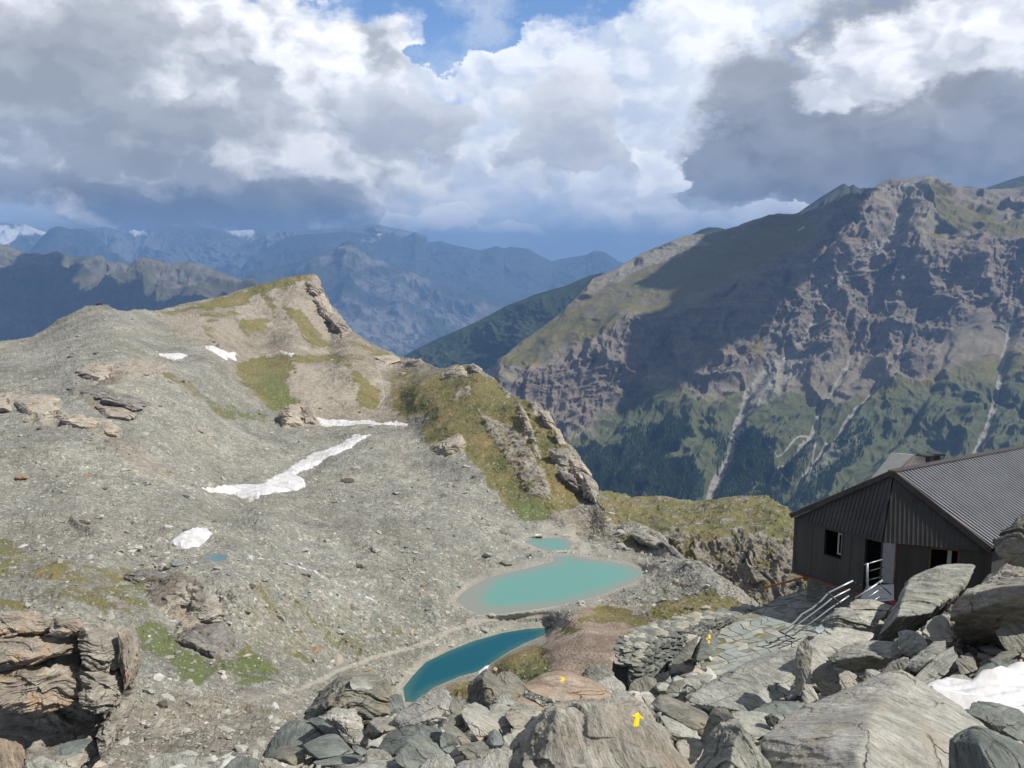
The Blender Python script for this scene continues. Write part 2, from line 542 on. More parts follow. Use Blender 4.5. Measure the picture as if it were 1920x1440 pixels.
ROCKB = [
 ([(139,696),(222,677),(317,681),(309,700),(198,720)], 1.), ([(0,740),(103,740),(127,780),(182,784),(232,811),(226,823),(158,799),(71,795),(40,764),(-40,760)], 1.),
 ([(119,724),(198,724),(285,756),(253,788),(178,772)], .8), ([(523,772),(554,756),(582,760),(590,780),(594,795),(530,807)], 1.),
 ([(214,1088),(277,1064),(329,1076),(396,1108),(420,1155),(447,1187),(435,1234),(404,1246),(356,1214),(317,1203),(340,1167),(277,1143),(269,1108)], 1.),
 ([(90,1120),(210,1105),(260,1150),(200,1160)], .6), ([(60,1070),(140,1060),(150,1095),(110,1100)], .7),
 ([(540,534),(590,511),(612,540),(660,612),(640,640),(600,600),(560,560)], 1.), ([(420,560),(500,548),(560,560),(640,640),(580,640),(520,580),(440,585)], .65),
 ([(300,600),(350,590),(440,600),(470,640),(400,640),(330,625)], .6), ([(540,690),(620,680),(660,710),(670,760),(590,760),(545,730)], .55),
 ([(700,668),(740,665),(790,675),(760,690),(715,690)], .9),
 ([(825,700),(868,686),(880,708),(840,712)], 1.), ([(850,730),(880,726),(882,740),(850,748)], .8), ([(876,680),(905,690),(903,702),(880,696)], 1.),
 ([(897,772),(925,787),(972,807),(996,847),(1020,886),(1040,935),(990,930),(957,870),(925,831),(901,787)], .7),
 ([(972,756),(984,772),(1008,835),(1016,870),(996,835),(976,787)], 1.), ([(996,756),(1028,768),(1044,811),(1032,803),(1004,772)], 1.),
 ([(944,726),(968,745),(962,750),(946,735)], .9),
 ([(810,835),(862,815),(873,831),(866,851),(838,859),(814,847)], 1.),
 ([(1028,843),(1071,855),(1095,870),(1122,914),(1125,945),(1087,926),(1052,894),(1032,867)], 1.), ([(1010,765),(1045,790),(1066,840),(1050,850),(1030,815)], .9),
 ([(1150,990),(1250,1020),(1300,1050),(1240,1040)], .8), ([(1340,1080),(1420,1130),(1400,1150),(1350,1110)], .7),
 ([(820,1290),(845,1278),(880,1272),(880,1280),(850,1290),(825,1305)], .7),
]
DARKB = [([(119,724),(198,724),(285,756),(253,788),(178,772)], .8), ([(214,1088),(277,1064),(329,1076),(396,1108),(380,1130),(277,1143)], .9),
         ([(317,1195),(440,1160),(447,1187),(435,1234),(404,1246),(356,1214)], .9), ([(160,705),(240,700),(250,718),(190,722)], .8), ([(480,560),(600,530),(612,560)], .4)]
GRASSB = [
 ([(297,590),(356,574),(435,550),(515,522),(578,512),(590,518),(550,534),(507,546),(475,558),(447,574),(376,582),(325,588)], 1.),
 ([(455,598),(495,596),(503,617),(467,629),(447,613)], 1.), ([(376,594),(435,582),(447,590),(400,601)], .9), ([(527,574),(562,586),(602,621),(625,650),(586,649),(562,617)], .9),
 ([(500,560),(520,572),(515,590),(500,575)], .8), ([(650,640),(700,650),(740,668),(700,668)], .7), ([(380,610),(400,620),(400,640),(385,630)], .6),
 ([(439,689),(475,669),(554,663),(633,663),(693,673),(657,677),(618,677),(554,681),(538,716),(542,740),(562,760),(511,772),(475,732),(447,704)], 1.),
 ([(649,677),(689,708),(716,740),(708,768),(673,764),(669,724)], 1.), ([(317,696),(356,716),(420,756),(499,780),(495,790),(420,788),(380,756),(305,708)], .6), ([(720,700),(780,690),(840,712),(800,740),(750,745),(730,735)], .55),
 ([(735,740),(826,700),(877,681),(917,712),(996,752),(1036,790),(1056,835),(1090,900),(1115,943),(1036,949),(1028,973),(984,975),(949,941),(885,870),(862,830),(800,830),(785,805),(810,780),(735,778)], 1.),
 ([(0,1000),(100,1050),(230,1065),(300,1080),(180,1110),(0,1080),(-60,1060)], .55), ([(60,1130),(120,1090),(280,1090),(270,1170),(180,1150)], .5),
 ([(257,1179),(277,1167),(313,1183),(348,1218),(396,1246),(440,1240),(462,1212),(478,1226),(510,1258),(548,1290),(505,1278),(460,1282),(420,1268),(380,1272),(376,1290),(350,1276),(329,1250),(300,1240),(265,1214)], .72),
 ([(450,1080),(620,1150),(760,1180),(700,1230),(560,1260),(470,1200)], .36), ([(-60,1118),(0,1123),(47,1143),(0,1143),(-60,1150)], 1.), ([(100,1350),(300,1290),(500,1300),(480,1330),(250,1340)], .25),
 ([(1083,1160),(1117,1140),(1133,1135),(1160,1140),(1190,1147),(1220,1165),(1240,1185),(1233,1192),(1202,1178),(1168,1163),(1143,1158),(1110,1160),(1087,1167)], 1.),
 ([(1013,1200),(1033,1185),(1060,1173),(1090,1175),(1077,1183),(1053,1190),(1030,1198)], 1.),
 ([(1008,1203),(958,1215),(920,1245),(915,1257),(927,1267),(950,1258),(983,1275),(1000,1282),(1037,1262),(1033,1243),(1013,1228)], 1.),
 ([(840,1287),(880,1277),(878,1310),(845,1305)], 1.), ([(850,1272),(900,1259),(905,1264),(880,1272)], 1.),
 ([(1202,1140),(1243,1130),(1280,1116),(1330,1112),(1410,1145),(1380,1165),(1313,1180),(1258,1178),(1226,1155)], 1.),
 ([(1110,955),(1150,950),(1200,975),(1170,985),(1120,975)], .6), ([(1030,955),(1060,965),(1120,990),(1060,985)], .3), ([(1127,1000),(1200,1010),(1240,1040),(1190,1025)], .8),
]
GREENB = [([(257,1179),(277,1167),(313,1183),(348,1218),(396,1246),(475,1226),(546,1286),(376,1290),(265,1218)], 1.), ([(949,920),(1010,940),(1028,973),(984,975)], 1.), ([(420,756),(499,780),(495,790),(420,788)], 1.),
          ([(480,700),(530,700),(555,760),(511,772)], .7), ([(955,1250),(1000,1282),(1037,1262),(1033,1243)], .6), ([(60,1130),(120,1090),(280,1090),(270,1170)], .5)]
TANB = [([(290,585),(590,511),(655,605),(745,665),(880,680),(830,760),(800,800),(700,800),(560,800),(470,740),(430,690),(400,660),(330,620)], .9),
        ([(880,680),(1120,930),(1040,945),(980,930),(880,830),(800,830),(800,760)], .9), ([(1030,945),(1120,945),(1180,985),(1120,1000),(1040,980)], .8),
        ([(1040,1179),(1083,1139),(1155,1133),(1202,1147),(1258,1187),(1300,1210),(1190,1290),(1075,1300),(1036,1262),(1008,1210)], .55),
        ([(200,1340),(450,1300),(560,1320),(560,1400),(300,1440),(180,1440)], .6), ([(150,790),(260,830),(330,900),(250,880)], .7), ([(60,620),(120,600),(60,640),(0,650)], .5)]
PATHB = [([(540,1300),(620,1268),(700,1232),(800,1206),(850,1182),(900,1168)], 4.), ([(1130,1030),(1180,1044),(1212,1056),(1228,1072),(1220,1085)], 7.), ([(1100,1030),(1075,1000),(1020,985)], 10.),
         ([(708,680),(718,720),(722,745),(700,772)], 1.2), ([(880,1168),(960,1155),(1050,1140)], 5.)]

WAHLE = [(1040,1179),(1083,1139),(1155,1133),(1202,1147),(1258,1187),(1300,1210),(1190,1290),(1075,1300),(1036,1262),(1008,1210)]


def dispB(p, px, py):
    dist = np.linalg.norm(p, axis=1)
    lk = np.zeros(len(p))
    for poly in (L1, L2, L3, L4):
        lk = np.maximum(lk, sstep(-26, -3, polysd(px, py, poly, 30)))
    keep = 1 - lk
    rock = masks(px, py, p, ROCKB, 6, 8)
    wh = sstep(0, 20, polysd(px, py, WAHLE, 20))
    d = fbm(p * .02, 4, .5) * 2.6 * keep
    d += fbm(p * .11, 5, .6, 5.) * .95 * keep * (1 - .6 * wh)
    d += ridged(p * [.016, .016, .03], 4, .55, 8.) * 1.9 * keep * (1 - wh)
    q = p @ np.array([[.93, .2, -.3], [-.15, .97, .2], [.33, -.13, .93]])
    d += rock * keep * (ridged(q * [.045, .045, .28], 5, .6) * 1.7 + ridged(q * [.12, .12, .12], 4, .6, 3.) * 1.1)
    d += keep * (1 - rock) * np.clip(ridged(p * .33, 3, .6), 0, 1) * .45 * (1 - wh)
    # the outcrop standing out of the slope at the left
    oc = sstep(-4, 26, polysd(px, py, ROCKB[4][0], 30))
    d += oc * 2.
    oc = sstep(-3, 14, polysd(px, py, ROCKB[3][0], 20)) ; d += oc * 2.
    oc = sstep(-3, 12, polysd(px, py, ROCKB[0][0], 20)) ; d += oc * 1.5
    oc = sstep(-3, 12, polysd(px, py, ROCKB[1][0], 20)) ; d += oc * 1.5
    oc = sstep(-2, 10, polysd(px, py, [(810,835),(862,815),(873,831),(866,851),(838,859),(814,847)], 20)) ; d += oc * 1.5
    for k in (15, 16, 19):
        oc = sstep(-2, 8, polysd(px, py, ROCKB[k][0], 20)) ; d += oc * 1.
    # a dark hollow
    hd = linedist(px, py, [(136,977),(150,990),(176,998)])
    d += np.exp(-(hd / 5) ** 2) * 1.8
    return d


posB, pxB, pyB, nB = sheet(-240, 1560, 1340, topB, 590, rbfB, dispB, 1490.,
                           back=[(4, -1.5), (10, -6), (25, -22), (60, -60), (150, -160), (400, -420)], fix=lakefix, cw=.6)
sh = pxB.shape
pf, xf, yf = posB.reshape(-1, 3), pxB.ravel(), pyB.ravel()
aB = {
 'grass': masks(xf, yf, pf, GRASSB, 6, 9), 'rock': masks(xf, yf, pf, ROCKB, 4, 8), 'tan': masks(xf, yf, pf, TANB, 16, 14),
 'hump': masks(xf, yf, pf, [(WAHLE, 1.), ([(1200,1140),(1240,1150),(1300,1210),(1250,1215)], .7)], 5, 6), 'dark': masks(xf, yf, pf, DARKB, 4, 8), 'green': masks(xf, yf, pf, GREENB, 10, 8)}
aB['grass'] *= 1 - .9 * masks(xf, yf, pf, ROCKB[12:21], 3, 6)
pa = np.zeros(len(xf))
for line, w in PATHB:
    pa = np.maximum(pa, sstep(w * 1.5, w * .6, linedist(xf, yf, line) + fbm(pf * .2, 2) * 1.5) * .85)
shore = np.zeros(len(xf))
for poly in (L1, L2, L3):
    s_ = polysd(xf, yf, poly, 20)
    shore = np.maximum(shore, sstep(-17, -4, s_ + fbm(pf * .06, 3) * 9) * .6)
aB['path'] = np.maximum(pa, shore)
M['terrain'] = mat_terrain("rubble_terrain", 1.0)
basin = mesh_np("basin_terrain", posB, gridfaces(*sh), M['terrain'], attrs=aB)
tag(basin, kind='structure', label='grey moraine basin with grassy rocky ridge around the lakes')

# ------------------------------------------------------------------ water
def mat_water(name, shallow, deep, lo, hi, rough=.12):
    t = NT(name)
    d = t.attr('depth')
    pos = t.n('ShaderNodeNewGeometry').outputs['Position']
    nz = t.noise(pos, .05, 3, .5)
    f = t.mr(t.math('ADD', d, t.math('MULTIPLY', t.math('SUBTRACT', nz, .5), 5.)), lo, hi, 0, 1, True)
    c = t.mix(f, shallow, deep)
    return t.pbsdf(c, rough, t.noise(pos, 2.2, 3, .6), .12, .05, .35)


def lake(name, poly, z, mat, label, dist_at=None):
    poly = np.asarray(poly, float)
    c = poly.mean(0)
    xs = np.arange(poly[:, 0].min() - 8, poly[:, 0].max() + 9, 2.)
    ys = np.arange(poly[:, 1].min() - 6, poly[:, 1].max() + 7, 2.)
    gx, gy = np.meshgrid(xs, ys[::-1])
    sd = polysd(gx, gy, poly, 30)
    pos = P(gx, gy, z / tanz(gy))
    wp = P(poly[:, 0], poly[:, 1], z / tanz(poly[:, 1]))[:, :2]
    dep = polysd(pos[..., 0], pos[..., 1], wp, 30)
    f = gridfaces(*gx.shape, (sd > -2.5))
    used, inv = np.unique(f, return_inverse=True)
    o = mesh_np(name, pos.reshape(-1, 3)[used], inv.reshape(f.shape), mat, attrs={'depth': (dep + (0 if dist_at is None else dist_at(gx, gy))).ravel()[used]})
    return tag(o, label, kind='structure')


M['milky'] = mat_water("milky_water", (.24, .255, .215), (.135, .30, .25), -1.5, 8., .22)
M['blue'] = mat_water("blue_water", (.05, .13, .12), (.006, .085, .12), -1., 3.2, .16)
lake("turquoise_lake", L1, ZL1, M['milky'], "large milky turquoise lake in the basin",
     lambda gx, gy: -9 * sstep(950, 855, gx) - 4 * np.exp(-((gx - 950) / 60.) ** 2 - ((gy - 1150) / 16.) ** 2))
lake("turquoise_pond", L2, ZL1 + .02, M['milky'], "small turquoise pond behind the stone causeway", lambda gx, gy: 2)
lake("blue_lake", L3, ZL3, M['blue'], "deep blue lake below the brown hump")
lake("meltwater_pond", L4, ZL4, mat_water("pond_water", (.10, .17, .17), (.07, .16, .18), 0, 3), "tiny blue grey meltwater pond below the small snow patch")

# ------------------------------------------------------------------ snow
def mat_snow(name, pink=0.):
    t = NT(name)
    g = t.n('ShaderNodeNewGeometry').outputs['Position']
    n1 = t.noise(g, .35, 5, .6); n2 = t.noise(g, 3., 4, .6)
    c = t.mix(t.mr(t.math('ADD', n1, t.math('MULTIPLY', t.math('SUBTRACT', t.noise(g, .08, 4, .6), .5), .8)), .42, .72, 0, .8 + pink), (.66, .66, .67), (.40, .37, .345))
    return t.pbsdf(c, .6, t.math('ADD', n1, t.math('MULTIPLY', n2, .3)), .6, .12, .3)


M['snow'] = mat_snow("old_snow")
SNOW = [
 ([(299,665),(344,663),(351,667),(336,675),(317,671)], "small oval snow patch at the left below the grassy peak"),
 ([(380,649),(412,653),(443,661),(442,675),(424,673),(400,661)], "slanting snow patch in the hollow under the grassy peak"),
 ([(525,657),(550,663),(546,666),(534,663)], "tiny snow streak on top of the grassy hump"),
 ([(593,782),(633,787),(689,786),(717,795),(768,796),(765,802),(730,800),(685,795),(640,798),(602,802)], "long thin snow band at the foot of the grassy hump"),
 ([(376,916),(412,916),(495,906),(523,887),(562,863),(602,847),(633,831),(665,815),(695,815),(673,827),(649,841),(618,859),(586,875),(554,887),(570,902),(575,914),(530,926),(487,930),(487,939),(440,930),(400,922)], "largest snow field, a white diagonal tongue down the grey scree"),
 ([(313,1018),(344,1005),(380,997),(398,1007),(384,1020),(372,1028),(344,1028)], "white snow patch beside the tiny meltwater pond"),
 ([(893,1262),(917,1247),(911,1258),(898,1265)], "sliver of snow at the edge of the deep blue lake"),
]
for poly, lab in SNOW:
    sd = polysd(xf, yf, poly, 12) + fbm(pf * .35, 3) * 2.0 + fbm(pf * .09, 3, .6, 6.) * 2.4
    sd = sd.reshape(sh)
    zz = posB.copy(); zz[..., 2] += np.clip(sd * .22, -.8, .8)
    k = zz[..., 2].copy()
    for _ in range(6):
        k[1:-1] = (k[:-2] + k[1:-1] + k[2:]) / 3
        k[:, 1:-1] = (k[:, :-2] + k[:, 1:-1] + k[:, 2:]) / 3
    zz[..., 2] = np.where(sd > 1.5, np.maximum(k, zz[..., 2] - .1), zz[..., 2])
    o = submesh("snow_patch", zz, sd > -2.2, M['snow'])
    tag(o, lab, 'snow patch', 'snow patches lying in the basin')

# meltwater stream
t_ = NT("stream_water")
g_ = t_.n('ShaderNodeNewGeometry').outputs['Position']
M['stream'] = t_.pbsdf(t_.mix(t_.mr(t_.noise(g_, .9, 4, .6), .42, .6), (.16, .18, .17), (.6, .62, .62)), .25)
sd = 1.6 - linedist(xf, yf, [(507,1049),(530,1056),(554,1064),(575,1067),(594,1072),(612,1085),(633,1096),(655,1103),(673,1111),(705,1123)]) + fbm(pf * .25, 3) * 1.6
zz = posB.copy(); zz[..., 2] += np.clip(sd.reshape(sh) * .3, -.6, .25)
tag(submesh("stream", zz, sd.reshape(sh) > -1, M['stream']), 'thin whitish stream trickling down the moraine', kind='structure')

# ------------------------------------------------------------------ scattered stones
def ico(sub):
    bm = bmesh.new(); bmesh.ops.create_icosphere(bm, subdivisions=sub, radius=1)
    v = np.array([q.co[:] for q in bm.verts]); f = np.array([[q.index for q in p.verts] for p in bm.faces]); bm.free()
    return v, f


ICO = {k: ico(k) for k in (1, 2, 3, 4, 5, 6, 7)}


def rock_proto(seed, sub=2, flat=.55, planes=9):
    r = np.random.RandomState(seed)
    v, f = ICO[sub]
    n = r.normal(size=(planes, 3)); n /= np.linalg.norm(n, axis=1)[:, None]
    n = np.r_[n, -n[:3]]
    d = r.uniform(.55, 1., len(n))
    dots = v @ n.T
    rr = np.where(dots > .05, d / np.maximum(dots, .05), 9.).min(1)
    w = v * np.minimum(rr, 1.35)[:, None]
    w *= np.array([1.25, 1., flat])
    return w, f


def scatter(name, pts, sizes, mat, seed=1, sub=1, flat=.55, nrm=None, attrs_from=None, sink=.2):
    r = np.random.RandomState(seed)
    protos = [rock_proto(seed * 10 + k, sub, flat * (.7 + .1 * k)) for k in range(8)]
    nv = len(protos[0][0]); f0 = protos[0][1]; n = len(pts)
    pv = np.stack([p[0] for p in protos])[r.randint(0, 8, n)]
    a = r.uniform(0, 6.28, n); tx = r.normal(0, .3, n); ty = r.normal(0, .3, n)
    ca, sa = np.cos(a), np.sin(a)
    R = np.zeros((n, 3, 3)); R[:, 0, 0] = ca; R[:, 0, 1] = -sa; R[:, 1, 0] = sa; R[:, 1, 1] = ca; R[:, 2, 2] = 1
    T = np.zeros((n, 3, 3)); T[:, 0, 0] = 1; T[:, 1, 1] = 1; T[:, 2, 2] = 1; T[:, 0, 2] = tx; T[:, 2, 0] = -tx; T[:, 1, 2] = ty; T[:, 2, 1] = -ty
    R = T @ R
    w = np.einsum('nij,nkj->nki', R, pv) * sizes[:, None, None] * r.uniform(.75, 1.25, (n, 1, 3))
    w = w + pts[:, None]; w[..., 2] += (sizes * sink * flat)[:, None]
    fs = (f0[None] + (np.arange(n) * nv)[:, None, None]).reshape(-1, 3)
    at = {}
    for k, vals in (attrs_from or {}).items(): at[k] = np.repeat(vals, nv)
    at['rnd'] = np.repeat(r.uniform(0, 1, n), nv)
    return mesh_np(name, w.reshape(-1, 3), fs, mat, smooth=False, attrs=at)


def mat_stones(name, stops):
    t = NT(name)
    g = t.n('ShaderNodeNewGeometry').outputs['Position']
    c = t.ramp(t.attr('rnd'), stops)
    nz = t.noise(g, 4., 5, .65)
    c = t.vm('SCALE', c, scale=t.mr(nz, .3, .7, .75, 1.25))
    return t.pbsdf(c, .88, nz, .5, .03, .2)


M['stones'] = mat_stones("loose_stones", [(0, (.16, .15, .125)), (.25, (.27, .26, .22)), (.5, (.37, .355, .305)), (.7, (.31, .32, .29)), (.88, (.48, .475, .44)), (.985, (.34, .25, .18)), (1., (.58, .57, .53))])

cand = np.flatnonzero((np.arange(len(xf)) // sh[1] < 588))
lk = np.zeros(len(xf), bool)
for poly in (L1, L2, L3, L4): lk |= polysd(xf, yf, poly, 6) > -2
for poly, _ in SNOW: lk |= polysd(xf, yf, poly, 6) > -2
dist = np.linalg.norm(pf, axis=1)
dens = (1 - .85 * np.clip(aB['grass'], 0, 1)) * (1 - .7 * aB['rock']) * (1 - .9 * aB['path']) * (1 - .6 * aB['tan']) * (1 - .93 * aB['hump']) * (~lk)
dens *= .35 + .9 * np.clip(fbm(pf * .03, 3) + .4, 0, 1.3)
dens[np.arange(len(xf)) // sh[1] >= 586] = 0
dens *= 1 + 1.6 * sstep(330, 200, dist)
dens /= dens.sum()
idx = RS.choice(len(xf), 60000, p=dens)
sz = .10 * (RS.pareto(2.0, len(idx)) + 1); sz = np.minimum(sz, 1.5) * np.clip(dist[idx] / 300, .55, 1.25)
st_o = scatter("scree_stones", pf[idx], sz, M['stones'], 5, 1)
tag(st_o, 'countless loose grey stones strewn over the moraine slopes', 'scree', kind='stuff')

# boulders of the basin one can tell apart
def mat_plain_rock(name, col, var=.35, s=2.):
    t = NT(name)
    g = t.n('ShaderNodeTexCoord').outputs['Object']
    n1 = t.noise(g, .8 * s, 6, .65); n2 = t.noise(g, 5 * s, 4, .7)
    f = t.math('MULTIPLY', t.mr(n1, .3, .7, 1 - var, 1 + var), t.mr(n2, .3, .7, .85, 1.15))
    return t.pbsdf(t.vm('SCALE', col, scale=f), .88, t.math('ADD', n1, t.math('MULTIPLY', n2, .4)), .7, .12, .2)


BM = {'dark': mat_plain_rock('dark_rock', (.105, .09, .075)), 'orange': mat_plain_rock('orange_rock', (.32, .19, .115)),
      'pale': mat_plain_rock('pale_rock', (.42, .41, .36)), 'grey': mat_plain_rock('grey_rock', (.26, .25, .22)), 'tan': mat_plain_rock('tan_rock', (.33, .28, .2)),
      'slate': mat_plain_rock('slate_rock', (.20, .235, .225))}
grid_xy = None


def at_px(x, y, grid=(posB, pxB, pyB), n=None):
    pos, gx, gy = grid
    j = int(np.argmin(np.abs(gx[0] - x)))
    i = int(np.argmin(np.abs(gy[:n, j] - y)))
    return pos[i, j]


BB = [
 (655,906,19,'dark',.35,'dark flat boulder alone on the scree, right of the largest snow field'),
 (40,893,13,'orange',.5,'rusty brown boulder at the far left edge of the grey scree'),
 (162,890,9,'orange',.6,'rusty boulder, between two others in the row left of the snow tongue'),
 (232,885,12,'pale',.5,'pale boulder at the right end of the row on the left scree'),
 (348,930,9,'dark',.5,'dark brown boulder just left of the tip of the large snow field'),
 (755,703,10,'tan',.7,'pale round boulder on the saddle left of the grassy spur'),
 (250,1027,15,'pale',.6,'large pale boulder left of the small round snow patch'),
 (312,1040,10,'pale',.5,'pale flat boulder uphill of the slate slab near the tiny pond'),
 (336,1062,16,'slate',.2,'thin blue grey slate slab lying above the dark outcrop'),
 (290,1045,7,'grey',.6,'small grey boulder next to the pale flat one above the outcrop'),
 (572,1082,18,'grey',.45,'grey boulder in the bed of the trickling stream'),
 (470,1102,12,'dark',.5,'dark boulder right of the big outcrop on the moraine'),
 (640,1186,10,'pale',.6,'pale grey boulder above the dirt track, below the stream'),
 (592,1220,11,'orange',.7,'bright orange red boulder in the moraine above the track'),
 (660,1213,5,'dark',.6,'small dark stone right of the orange red boulder'),
 (720,1183,7,'pale',.8,'pale upright boulder above the dirt track near the blue lake'),
 (806,1200,6,'pale',.7,'small white boulder on the slope between both lakes'),
 (947,1182,6,'pale',.7,'white boulder on the shore at the upper end of the blue lake'),
 (1264,1124,6,'pale',.8,'white boulder on the grass right of the turquoise lake'),
 (760,1055,8,'pale',.4,'white flat rock alone on the pale scree left of the turquoise lake'),
 (777,1038,7,'pale',.4,'white rock higher of the two left of the lake shore'),
 (812,1091,7,'pale',.5,'pale grey rock near the left shore of the turquoise lake'),
 (826,1040,7,'pale',.5,'pale rock halfway between the scree slope and the small pond'),
 (688,1175,4,'grey',.6,'small grey rock on the slope left of the upright pale boulder'),
 (690,1256,8,'orange',.5,'long rusty dark boulder beside the dirt track'),
 (728,1273,10,'pale',.8,'pale standing boulder at the lower left end of the blue lake'),
 (755,1264,9,'tan',.6,'tan boulder on the shore at the lower left of the blue lake'),
 (355,1260,9,'grey',.5,'grey angular boulder on the bright green grass patch'),
 (415,1267,10,'pale',.9,'pale standing slab right of the green grass patch'),
 (350,1330,10,'grey',.5,'grey boulder in the gully below the green grass patch'),
 (1147,950,8,'pale',.5,'pale rock on the brown flat behind the small turquoise pond'),
 (708,955,5,'grey',.5,'grey pebble like rock on the smooth scree mound'),
 (110,1210,0,'grey',.5,''), (400,982,9,'dark',.3,'dark streak of rock above the small snow patch'),
 (152,985,16,'dark',.45,'black hollowed rock on the left scree above the grass'),
 (188,570,7,'dark',1.1,'small cairn like rock on the rounded skyline knoll at the left'),
 (855,790,0,'pale',.5,''),
]
k = 0
for x, y, w, mt, fl, lab in BB:
    if not w: continue
    k += 1
    c = at_px(x, y)
    size = w / F * np.linalg.norm(c) * .62
    v, f = rock_proto(100 + k, 4, fl * .8, 8)
    v = v * size; v += (fbm(v * 1.5 / size, 4, .6, k * 3.)[:, None] * v * .13)
    a = k * 1.3; ca, sa = math.cos(a), math.sin(a)
    a = (k % 5 - 2) * .12
    v = v @ np.array([[math.cos(a), math.sin(a), 0], [-math.sin(a), math.cos(a), 0], [0, 0, 1]])
    v[:, 2] += size * fl * .35
    o = mesh_np("boulder", v, f, BM[mt], smooth=False)
    o.location = tuple(float(q) for q in c)
    tag(o, lab, 'boulder', 'boulders scattered over the basin')

# little water intake of concrete at the pond, causeway between pond and lake
M['concrete'] = simple("pale_concrete", (.70, .67, .55), .85, 0, .2, 1.)
M['black'] = simple("near_black", (.02, .02, .02), .9)
Yc = ZL1 / float(tanz(1009))
c0 = P(1010, 1009, Yc)
e = empty("water_intake", c0); tag(e, 'small pale concrete intake with two upright posts at the pond', 'intake')
b = MB(); b.box((c0[0] - 1.55, c0[1] - .2, c0[2] - .3), (c0[0] + 1.55, c0[1] + 1.3, c0[2] + 1.05)); b.box((c0[0] - 1.7, c0[1] - .35, c0[2] + .95), (c0[0] + 1.7, c0[1] + 1.35, c0[2] + 1.2)); b.build("sill", M['concrete'], e)
for sx in (-1.6, 1.6):
    b = MB(); b.box((c0[0] + sx - .25, c0[1] - .3, c0[2] + 1.2), (c0[0] + sx + .25, c0[1] + .1, c0[2] + 2.9)); b.build("post", M['concrete'], e)
    b = MB(); b.box((c0[0] + sx - .17, c0[1] + 1., c0[2] + 1.2), (c0[0] + sx + .17, c0[1] + 1.3, c0[2] + 2.5)); b.build("post", M['concrete'], e)
b = MB(); b.box((c0[0] - 1.3, c0[1] - .24, c0[2] + .02), (c0[0] + 1.3, c0[1] - .21, c0[2] + .6)); b.build("opening_shade", M['black'], e)  # black plate on the solid sill stands in for the shade inside
b = MB(); b.box((c0[0] + 9.6, c0[1] + 1, c0[2] + .2), (c0[0] + 11.6, c0[1] + 1.5, c0[2] + .9))
tag(b.build("concrete_block", M['concrete']), 'pale concrete block on the gravel right of the water intake', 'block')
pp = []; ss = []
for k in range(420):
    u = RS.uniform(); x = 1030 + 50 * u; yy = 1036.5 - 1.5 * math.sin(u * 3.1) + RS.normal(0, .7)
    pp.append(P(x, yy, ZL1 / float(tanz(yy)))); ss.append(RS.uniform(.25, .55))
pp = np.array(pp); pp[:, 2] += .15
M['palest'] = mat_stones('pale_stones', [(0, (.30, .29, .25)), (1, (.52, .50, .45))])
tag(scatter("causeway", pp, np.array(ss), M['palest'], 8, 1), 'low causeway of piled stones between pond and lake', 'causeway')

# ================================================================== C: cliff terrace beyond the lakes
topC = [(1080,912),(1100,915),(1122,918),(1150,920),(1170,926),(1185,935),(1230,932),(1300,936),(1360,932),(1420,929),(1440,931),(1455,945),(1470,952),(1485,965),(1500,985),(1530,1010),(1600,1050),(1800,1075),(2100,1060)]
ctrl_C = [(1080,915,420),(1140,922,425),(1200,936,430),(1300,938,430),(1420,930,415),(1440,934,400),(1470,952,370),(1500,985,340),(1600,1050,330),
          (1100,960,385),(1150,970,375),(1200,975,362),(1250,985,345),(1300,970,365),(1350,975,350),(1400,975,345),(1440,970,345),(1470,990,325),
          (1180,1000,352),(1230,1010,332),(1260,1030,318),(1300,1020,326),(1340,1005,325),(1400,1000,320),(1450,1005,315),(1490,1020,312),
          (1260,1060,310),(1300,1070,308),(1340,1060,306),(1400,1060,300),(1450,1060,300),(1490,1070,298),(1600,1080,300),(1340,1100,300),(1380,1120,294),(1400,1160,285),(1460,1120,290),(1500,1160,285),(1300,1160,295),(1100,1100,330),(1200,1100,320),(1600,1180,290),(1850,1080,330),(1850,1220,290),(2100,1065,330),(2100,1220,290)]
rbfC = RBF(ctrl_C, 22.)


def dispC(p, px, py):
    cl = sstep(-4, 25, polysd(px, py, [(1225,1010),(1262,985),(1320,1000),(1400,985),(1500,990),(1620,1030),(2120,1060),(2120,1240),(1260,1240),(1245,1050)], 30))
    q = p @ np.array([[.9, .3, -.3], [-.3, .95, .1], [.3, 0, .95]])
    d = fbm(p * .03, 4, .5) * 2.5
    d += (1 - cl) * (ridged(q * [.10, .10, .3], 4, .6) * .8 + hsh(np.floor(q[:, 0] * .16 + fbm(p * .1, 2)), np.floor(q[:, 1] * .12 + fbm(p * .1, 2, .5, 3.))) * .9)
    n_ = fbm(p * .09, 3) * 1.1
    ua = p[:, 0] + p[:, 2] * .45
    d += cl * (hsh(np.floor(ua * .12 + n_), np.floor(p[:, 2] * .09 + n_)) * 4.2 + hsh(np.floor(ua * .33 + n_), np.floor(p[:, 2] * .26 + n_), 2.) * 2.0 + hsh(np.floor(ua * .8 + n_), np.floor(p[:, 2] * .6 + n_), 5.) * .8 + ridged(q * [.06, .06, .06], 4, .6, 3) * 2.0)
    return d


